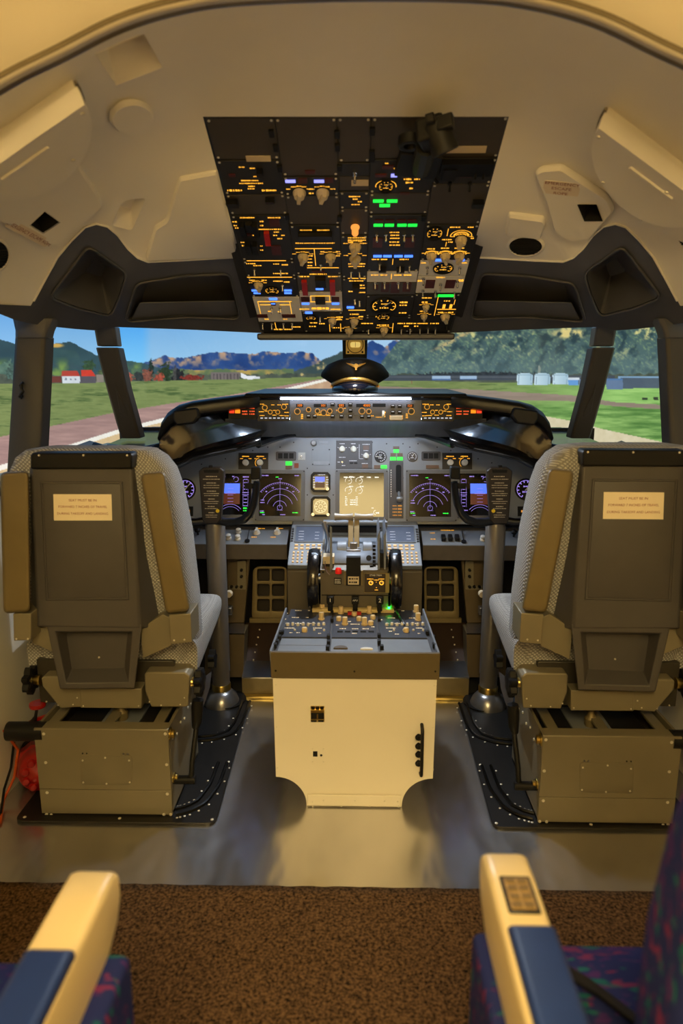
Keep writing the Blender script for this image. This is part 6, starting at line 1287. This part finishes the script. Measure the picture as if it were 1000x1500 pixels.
    c = Vector((xb, 1.745, Ls(253, 1142, 1.745).z)); put('lever_pivot', MB().cyl(c, c+Vector((.062, 0, 0)), .0125, n=16), m_black, b0, False)
    lv = [c+Vector((.05, 0, 0)), c+Vector((.052, .01, .05)), Ls(287, 1070, 1.80), Ls(289, 1050, 1.81)]; lo = put('recline_lever', MB().tube(lv, .0075, 10), m_black, b0, False)
    put('lever_grip', MB().tube([Ls(286, 1066, 1.80), Ls(288, 1058, 1.80), Ls(289, 1036, 1.81), Ls(290, 1025, 1.812)], [.010, .0145, .017, .016], 12), m_black, lo, False)
    # small fittings along the inner side
    for k in range(6): c = Vector((xb, 1.75+.045*k, .23-.012*(k % 2))); put('side_screw', MB().cyl(c, c+Vector((.003, 0, 0)), .004, n=8), m_screw, b0, False)
    # outer black tube
    put('outer_tube', MB().cyl(Ls(12, 1071, 1.735), Ls(66, 1071, 1.735), .0265, n=20), m_black, b0, False)
    # ---- moving upper part: pedestal blocks
    lb = slab(poly(((117, 1009), (207, 1009), (207, 1038), (118, 1037)), 1.785), .10, name='pedestal_block', bevel=.002); scr(lb, ((122, 1034), (203, 1034)), 1.785, .0025)
    for pts in (((211, 988), (214, 985), (271, 985), (278, 991), (275, 1036), (221, 1036), (212, 1012)), ((60, 994), (64, 991), (115, 991), (121, 994), (121, 1036), (88, 1038), (62, 1006))):
        o = slab(poly(pts, 1.79), .11, name='mechanism_housing', bevel=.004)
        x0, x1 = pts[0][0]+5, pts[3][0]-6; scr(o, ((x0+3, 1028), (x0+20, 1033), (x1-8, 1032), (x1-2, 1022)), 1.79, .0025)
    # star knobs
    for px, py, Y, e in ((286, 999, 1.80, 1), (50, 996, 1.80, -1)):
        c = Ls(279 if e > 0 else 58, py, 1.82)+Vector((e*.026, 0, 0)); n = 7; rg = []
        for h, kk in ((-.012, .8), (-.008, 1), (.008, 1), (.012, .8)): rg.append([(c.x+h*e, c.y+(.037+.006*math.cos(n*a))*kk*math.cos(a), c.z+(.037+.006*math.cos(n*a))*kk*math.sin(a)) for a in [2*math.pi*i/56 for i in range(56)]])
        kn = put('star_knob', MB().loft(rg), m_black, smooth=30); put('knob_shaft', MB().cyl(c, c-Vector((.03*e, 0, 0)), .012, .016, 14), m_brass, kn)
    c = Ls(311, 966, 2.05); n = 5; rg = [[(c.x+h, c.y+(.026+.006*math.cos(n*a))*math.cos(a), c.z+(.026+.006*math.cos(n*a))*math.sin(a)) for a in [2*math.pi*i/40 for i in range(40)]] for h in (-.01, .01)]; put('small_star_knob', MB().loft(rg), m_black, smooth=30)
    # link plate on the inner side below the cushion
    slab([Ls(289, 1000, 1.86), Ls(309, 985, 2.0), Ls(306, 1010, 2.0), Ls(291, 1056, 1.86)], .012, name='link_plate', mt_=m_shell, bevel=.002)
    # ---- shell
    Ys = 1.74; tl, tr_, br_, bl = Ls(45, 684, Ys), Ls(193, 684, Ys), Ls(205, 921, Ys), Ls(55, 919, Ys); ib = Ls(234, 919, 1.80); it = Ls(199, 684, 1.78); ob = Ls(46, 912, 1.80); ot = Ls(43, 684, 1.78)
    F_ = Vector((0, .10, 0)); top = [ot+F_*.6, ot, tl, tr_, it, it+F_*.6]; bot = [ob+F_, ob, bl, br_, ib, ib+F_]
    mid = [a*.45+b*.55 for a, b in zip(top, bot)]
    sh = put('back_shell', MB().loft([top, mid, bot]), m_shell, bevel=.006, smooth=25)
    dr = [(62, 708), (177, 708), (186, 876), (70, 877)]
    d_o = put('shell_door', MB().loft([[Ls(x, y, Ys+.001) for x, y in inset(dr, -3.2)], [Ls(x, y, Ys-.0035) for x, y in inset(dr, -1.8)], [Ls(x, y, Ys-.0035) for x, y in dr], [Ls(x, y, Ys-.0012) for x, y in inset(dr, .8)]], cap=False).loft([[Ls(x, y, Ys-.0012) for x, y in inset(dr, .8)], [Ls(x, y, Ys-.0025) for x, y in inset(dr, 2.2)]]), m_shell, sh)
    tp = slab(poly(((44, 667), (47, 663.5), (190, 663.5), (193, 667), (193, 687), (44, 687)), Ys-.012), .05, sh, 'top_plate', m_black, bevel=.004)
    scr(tp, ((57, 667), (122, 667), (186, 667)), Ys-.013, .003)
    # placard
    pq = [Ls(x, y, Ys-.0036) for x, y in ((78, 724), (163, 724), (164, 762.5), (79, 762.5))]; pl = slab(pq, .003, sh, 'placard', m_placard)
    cx = W(Ls(121, 743, Ys-.0045)); wpl = (pq[1]-pq[0]).length
    for i, (tx, y, wf) in enumerate((('SEAT MUST BE IN', 733, .48), ('FORWARD 7 INCHES OF TRAVEL', 742.5, .84), ('DURING TAKEOFF AND LANDING', 752.5, .88))):
        p = W(Ls(121, y, Ys-.0042)); me_ = text_mesh(tx, .0105); wt = max(v.co.x for v in me_.vertices)-min(v.co.x for v in me_.vertices); me_.materials.clear(); me_.materials.append(m_redp)
        q = bpy.data.objects.new('lettering', me_); COL.objects.link(q); q.parent = pl; q.matrix_local = WM[T.name].inverted() @ Matrix.Translation(p) @ Matrix.Rotation(math.pi/2, 4, 'X') @ Matrix.Diagonal((wpl*wf/wt, .85, 1, 1))
    # lumbar tray
    q0 = [(68, 914), (208, 914), (197, 1008), (88, 1009)]; q1 = [(81, 925), (194, 925), (188, 1000), (97, 1001)]; q2 = [(97, 927), (187, 927), (182, 978), (105, 980)]
    g = MB().loft([[Ls(x, y, 1.80) for x, y in q0], [Ls(x, y, 1.742) for x, y in q0], [Ls(x, y, 1.742) for x, y in q1], [Ls(x, y, 1.80) for x, y in q2]], cap=False); g.add([Ls(x, y, 1.80) for x, y in q2], [(0, 1, 2, 3)]); lt = put('lumbar_tray', g, m_shell, bevel=.003, smooth=20); scr(lt, ((145, 963),), 1.797, .003)
    slab(poly(((80, 926), (198, 926), (193, 1005), (94, 1005)), 1.805), .03, lt, 'tray_back', m_shell)
    # ---- cushions
    def cush(name, rows, mt_, r=.05, n=5, **k):
        return put(name, MB().loft([rr_ring(x0, x1, y0, y1, z, r, n) for x0, x1, y0, y1, z in rows]), mt_, smooth=70, **k)
    bc = cush('backrest_cushion', [(-.215, .245, 1.84, 1.97, .425), (-.235, .258, 1.835, 1.98, .48), (-.236, .255, 1.80, 1.985, .60), (-.232, .245, 1.775, 1.97, .80), (-.226, .233, 1.768, 1.94, .93), (-.215, .222, 1.766, 1.92, .985), (-.198, .203, 1.768, 1.905, 1.018), (-.17, .176, 1.778, 1.89, 1.038), (-.12, .12, 1.80, 1.87, 1.045)], m_weave, .06)
    put('seat_pan', MB().box((-.005, 1.845, .36), (.40, .03, .135)).box((.0, 1.95, .325), (.36, .22, .03)), mat('seat_pan_dark', (56, 52, 44), .5, .2), bevel=.003)
    rows = []
    for f in [k/10 for k in range(11)]:
        Y = 1.85+.44*f; ztp = .492+.018*math.sin(math.pi*f*.9); zbt = .35+.065*f; e = .0 if f < .8 else (f-.8)/.2; k_ = 1-.06*e**2
        zt2 = ztp-.055*e**2.2; zb2 = zbt+.03*e**2
        rows.append([(x, Y, z) for x, z in rnd([(-.235*k_, zb2), (.255*k_, zb2), (.262*k_, zt2), (-.242*k_, zt2)], .045, 4)])
    put('seat_cushion', MB().loft(rows), m_weave, smooth=70)
    # ---- folded armrests
    for pts, nm, Y in (((205, 694, 241, 690, 279, 895, 243, 899), 'in', 1.69), ((0, 692, 42, 690, 45, 896, 5, 899), 'out', 1.69)):
        q = [(pts[i], pts[i+1]) for i in (0, 2, 4, 6)]; q = rnd(q, 9, 4)
        g = MB().loft([[Ls(x, y, Y+d) for x, y in (inset(q, i) if i else q)] for i, d in ((3, .075), (.8, .068), (0, .058), (0, .018), (.7, .009), (2., .003), (4., .0005), (5.5, 0))]); put('armrest', g, m_vinyl, smooth=45)
    o = slab(poly(((247, 901), (279, 899), (281, 941), (250, 944)), 1.705), .09, name='armrest_bracket', bevel=.002); scr(o, ((255, 938), (270, 937)), 1.705, .003)
    o = slab(poly(((19, 899), (45, 899), (45, 938), (20, 939)), 1.705), .09, name='armrest_bracket', bevel=.002); scr(o, ((24, 936), (41, 936)), 1.705, .003)
    slab(poly(((205, 921), (238, 900), (252, 906), (251, 946), (209, 965)), 1.765), .05, name='hinge_plate', bevel=.002); slab(poly(((47, 912), (56, 906), (75, 924), (78, 956), (47, 942)), 1.765), .05, name='hinge_plate', bevel=.002)
    return T
pilot_seat(-1, 0., 0., 'left pilot chair with grey woven cushion, seen from behind')
pilot_seat(1, .012, -.01, 'right pilot chair with grey woven cushion, seen from behind')
# ------------------------------------------------------------------ black floor plates with curved seat tracks
m_plate = mat('black_floor_plate', (34, 33, 33), .42, .3, var=.08)
for s in (-1, 1):
    t = thing('seat_track_plate', ('left' if s < 0 else 'right')+' black floor plate with curved seat tracks under the pilot chair', 'floor plate', (s*.65, 2.05, 0), 'seat track plates')
    O = rnd([(.385, 1.683), (.955, 1.683), (.955, 2.42), (.40, 2.42)], .03, 4)
    mk('plate', MB().prism([(s*x, y) for x, y in O], 0, .009, .002), m_plate, t)
    m_rail = mat('track_rail', (22, 22, 22), .3, .5)
    for path in ([(.412, 2.40), (.414, 2.24), (.43, 2.17), (.48, 2.135), (.53, 2.125), (.60, 2.122)], [(.422, 1.98), (.424, 1.86), (.445, 1.775), (.475, 1.745), (.495, 1.735), (.508, 1.73)]):
        P = []
        for i in range(len(path)-1):
            for k in range(5): f = k/5; P.append((path[i][0]*(1-f)+path[i+1][0]*f, path[i][1]*(1-f)+path[i+1][1]*f))
        P.append(path[-1]); P = [P[0]]+[tuple((P[i-1][j]+P[i][j]*2+P[i+1][j])/4 for j in (0, 1)) for i in range(1, len(P)-1)]+[P[-1]]
        for d in (-.014, .014):
            Q = []
            for i in range(len(P)):
                a = Vector(P[max(0, i-1)]); b_ = Vector(P[min(len(P)-1, i+1)]); tn = (b_-a).normalized(); nn = Vector((-tn.y, tn.x)); q = Vector(P[i])+nn*d; Q.append((s*q.x, q.y, .012))
            mk('track_rail', MB().tube(Q, .0055, 6), m_rail, t)
            for i in range(1, len(Q), 3):
                tn = (Vector(P[min(len(P)-1, i+1)])-Vector(P[i-1])).normalized(); nn = Vector((-tn.y, tn.x))*(1 if d > 0 else -1); q = Vector(P[i])+nn*.026
                inst('track_screw', me_scr, t, (s*q.x-s*.65, q.y-2.05, .009), scale=(.75, .75, .75))
    for x, y in ((.398, 1.70), (.405, 1.99), (.41, 2.2), (.66, 1.70), (.93, 1.70)): inst('plate_screw', me_scr, t, (s*x-s*.65, y-2.05, .009))
# ------------------------------------------------------------------ red valve hanging at the left wall with its orange cord
V_ = thing('fire_extinguisher', 'red fire extinguisher with small red handwheel lying behind the left pilot chair', 'extinguisher', (-.96, 1.83, 0))
c = Vector((-.955, 1.86, .075)); R_ = Matrix.Rotation(.45, 3, 'Z') @ Matrix.Rotation(math.radians(80), 3, 'X')
mk('body', MB().lathe([(.02, -.10), (.05, -.09), (.06, -.06), (.06, .05), (.052, .075), (.03, .085), (.02, .10)], 24, c, R_), mat('extinguisher_red', (150, 16, 10), .3, var=.2, coat=.3), V_, smooth=60)
n = 24; rg = [[tuple(c+R_ @ Vector(((.064+.005*(k % 2))*math.cos(2*math.pi*k/n), (.064+.005*(k % 2))*math.sin(2*math.pi*k/n), h))) for k in range(n)] for h in (-.03, .01)]; mk('grip_ring', MB().loft(rg), mat('grip_red', (150, 16, 12), .35), V_)
for k in range(9):
    a = 2*math.pi*k/9; q = c+R_ @ Vector((.040*math.cos(a), .040*math.sin(a), .078)); mk('rib', MB().lathe([(.003, -.012), (.012, -.008), (.013, .004), (.008, .012), (.002, .013)], 10, q, R_), mat('grip_red', (150, 16, 12), .35), V_)
mk('base_cap', MB().lathe([(.061, -.10), (.063, -.09), (.063, -.055)], 24, c, R_), m_black, V_)
c2 = at(55, 1032, Y=1.83); mk('handwheel', MB().lathe([(.004, -.006), (.022, -.007), (.024, 0), (.022, .006), (.006, .008)], 18, c2), mat('extinguisher_red', (150, 16, 10), .3, var=.2), V_); mk('valve_stem', MB().tube([c2, at(52, 1050, Y=1.84), at(48, 1060, Y=1.86)], [.004, .005, .012], 8), m_black, V_)
mk('valve_lever', MB().tube([at(44, 1058, Y=1.86), at(64, 1050, Y=1.85), at(76, 1046, Y=1.84)], .006, 8), mat('extinguisher_red', (150, 16, 10), .3), V_)
tag(mk('orange_cord', MB().tube([(-1.02, 1.80, .22), (-1.0, 1.83, .14), (-1.01, 1.81, .06), (-1.02, 1.76, .02), (-.99, 1.68, .006), (-1.02, 1.58, .005), (-1.03, 1.50, .005)], .004, 6), mat('orange_cord', (190, 80, 20), .5)), 'thin orange cord hanging down the left wall beside the fire extinguisher', 'cord')
tag(mk('black_cord', MB().tube([(-1.015, 1.84, .16), (-1.01, 1.80, .10), (-1.02, 1.77, .05), (-1.0, 1.70, .008), (-1.02, 1.60, .006)], .004, 6), m_black), 'thin black cord beside the orange cord at the left wall', 'cord')
# side shelf tablets behind the seat tops
for s in (-1, 1):
    t = thing('side_tablet_mount', ('left' if s < 0 else 'right')+' dark tablet mount on the window sill beside the post', 'mount', (s*.86, 2.2, .988), 'tablet mounts')
    fx = (lambda x: x) if s < 0 else (lambda x: 1041-x)
    q = [at(fx(x), y, Y=Y) for x, y, Y in ((88, 665, 2.16), (165, 668, 2.2), (150, 655, 2.38), (131, 645, 2.42))]; q = [Vector((p.x, p.y, max(p.z, .995))) for p in q]
    mk('tablet', MB().hexa(q, [p-Vector((0, 0, .007)) for p in q]), mat('tablet_dark', (44, 50, 60), .3), t, bevel=.002)
    a = at(fx(139), 652, Y=2.3); b_ = at(fx(160), 665, Y=2.24); mk('clamp_bar', MB().tube([a, (a+b_)/2+Vector((0, 0, .004)), b_], .011, 8), m_black, t)
# ------------------------------------------------------------------ passenger seats in the foreground
def confetti(name):
    m = bpy.data.materials.new(name); m.use_nodes = True; nt = m.node_tree; N = nt.nodes; L = nt.links; b = N['Principled BSDF']; b.inputs['Roughness'].default_value = .9; b.inputs['Specular IOR Level'].default_value = .15
    tc = N.new('ShaderNodeTexCoord'); base = (*lin((34, 42, 96)), 1); prev = None
    for k, (col, sc_, th, rot) in enumerate(((lin((112, 44, 88)), 30, .64, .7), (lin((28, 92, 96)), 26, .64, -.5), (lin((70, 40, 100)), 36, .62, 1.9))):
        mp = N.new('ShaderNodeMapping'); mp.inputs['Rotation'].default_value = (rot, rot*.7, rot); mp.inputs['Scale'].default_value = (1, 2.6, 1.4); mp.inputs['Location'].default_value = (k*3.1, k*1.7, 0); L.new(tc.outputs['Object'], mp.inputs[0])
        nz = N.new('ShaderNodeTexNoise'); nz.inputs['Scale'].default_value = sc_; nz.inputs['Detail'].default_value = 1.5; L.new(mp.outputs[0], nz.inputs['Vector'])
        rp = N.new('ShaderNodeValToRGB'); rp.color_ramp.elements[0].position = th-.03; rp.color_ramp.elements[1].position = th+.02; L.new(nz.outputs['Fac'], rp.inputs[0])
        mx = N.new('ShaderNodeMix'); mx.data_type = 'RGBA'; mx.inputs[6].default_value = base; mx.inputs[7].default_value = (*col, 1)
        if prev: L.new(prev, mx.inputs[6])
        L.new(rp.outputs[0], mx.inputs[0]); prev = mx.outputs[2]
    L.new(prev, b.inputs['Base Color']); MATS[name] = m; return m
m_conf = confetti('blue_confetti_fabric')
m_armc = mat('armrest_cream', (236, 214, 160), .35, var=.03, scale=8); m_armb = mat('armrest_blue_pad', (30, 54, 116), .5, var=.05)
def rring(x0, x1, y, z0, z1, r): return [(x, y, z) for x, z in rnd([(x0, z0), (x1, z0), (x1, z1), (x0, z1)], r, 4)]
def passenger_seat(s, xa, label, front):
    """xa: centre line of the aisle armrest; the seat lies outboard (side s)"""
    T = thing('passenger_seat', label, 'seat', (xa+s*.27, .45, 0), 'passenger seats')
    xp = xa+(.030 if s < 0 else -.020)
    yf = front; zt = .625; w = .0295
    body = [rring(xa-w, xa+w, y, z0, z1, .012) for y, z0, z1 in ((yf, zt-.055, zt-.008), (yf-.012, zt-.075, zt), (yf-.06, zt-.10, zt+.001), (yf-.18, zt-.115, zt-.0), (yf-.45, zt-.12, zt-.004), (yf-.62, zt-.12, zt-.01))]
    ar = mk('armrest', MB().loft(body), m_armc, T, smooth=60)
    pad = [rring(xa-w*.80+(-s)*-.006*0, xa+w*.98, y, z0, z1, .009) for y, z0, z1 in ((yf-.135, zt-.01, zt+.006), (yf-.143, zt-.01, zt+.011), (yf-.35, zt-.01, zt+.009), (yf-.61, zt-.01, zt+.004))]
    mk('armrest_pad', MB().loft(pad), m_armb, ar, smooth=60)
    if s > 0:
        cp = mk('control_plate', MB().prism(rrect(.038, .060, .003, 2, xa+.002, yf-.083), zt, zt+.0025, .0008), mat('control_black', (36, 36, 40), .35), ar)
        mk('button_field', MB().prism(rrect(.030, .050, .002, 2, xa+.002, yf-.083), zt+.0025, zt+.0034), mat('control_tan', (168, 140, 92), .5, var=.35, scale=160), cp)
        for k in range(4):
            for j in range(2): mk('call_button', MB().box((xa-.005+j*.014, yf-.063-k*.013, zt+.0042), (.011, .008, .0025)), mat('button_olive', (120, 100, 64), .5), cp, bevel=.0006)
    # side panel below the armrest
    mk('side_panel', MB().loft([rring(xp-.025, xp+.025, y, z0, zt-.085, .012) for y, z0 in ((yf-.05, .30), (yf-.09, .22), (yf-.62, .20))]), m_conf, T, smooth=60)
    x0, x1 = sorted((xa+s*.042, xa+s*.52))
    rows = [rring(x0, x1, y, z0, z1, .03) for y, z0, z1 in ((yf+.02, .40, .44), (yf+.0, .37, .475), (yf-.05, .35, .49), (yf-.3, .35, .475), (yf-.52, .35, .46))]
    mk('seat_cushion', MB().loft(rows), m_conf, T, smooth=60)
    bx = [(yf-.23, .40), (yf-.195, .50), (yf-.19, .62), (yf-.195, .72), (yf-.22, .84), (yf-.27, .97), (yf-.34, 1.10)]; x0, x1 = sorted((xa+s*.09, xa+s*.50))
    rg = []
    for y, z in bx: rg.append([(x, yy, z) for x, yy in rnd([(x0, y-.11), (x1, y-.11), (x1, y), (x0, y)], .035, 4)])
    mk('backrest', MB().loft(rg), m_conf, T, smooth=60)
    # seat belt and leg frame
    mk('seat_belt', MB().loft([[(xa+s*a, yy, z), (xa+s*a+.0, yy+.03, z-.008), (xa+s*a, yy+.03, z-.012), (xa+s*a, yy, z-.005)] for a, yy, z in ((.05, yf-.08, .52), (.10, yf-.10, .503), (.16, yf-.16, .494), (.22, yf-.24, .487))]), m_black, T); mk('belt_buckle', MB().box((xa+s*.16, yf-.17, .50), (.05, .035, .012), Matrix.Rotation(-.6*s, 3, 'Z')), m_alu, T, bevel=.003)
    for y in (yf-.2, yf-.5): mk('leg', MB().cyl((xa+s*.05, y, .0), (xa+s*.05, y, .23), .015, n=10), m_alu, T)
    for y in (yf-.2, yf-.5): mk('leg', MB().cyl((xa+s*.45, y, .0), (xa+s*.45, y, .37), .015, n=10), m_alu, T)
    if s < 0: mk('seat_tray_edge', MB().loft([rring(xa+.052, xa+.068, y, .36, .44, .006) for y in (yf-.2, yf-.6)]), m_armc, T, smooth=60)
    return T
passenger_seat(-1, -.33, 'left passenger seat with plain cream and blue armrest in the foreground', .757)
passenger_seat(1, .198, 'right passenger seat whose cream armrest carries a button panel', .80)
# ------------------------------------------------------------------ done
bpy.context.view_layer.update()
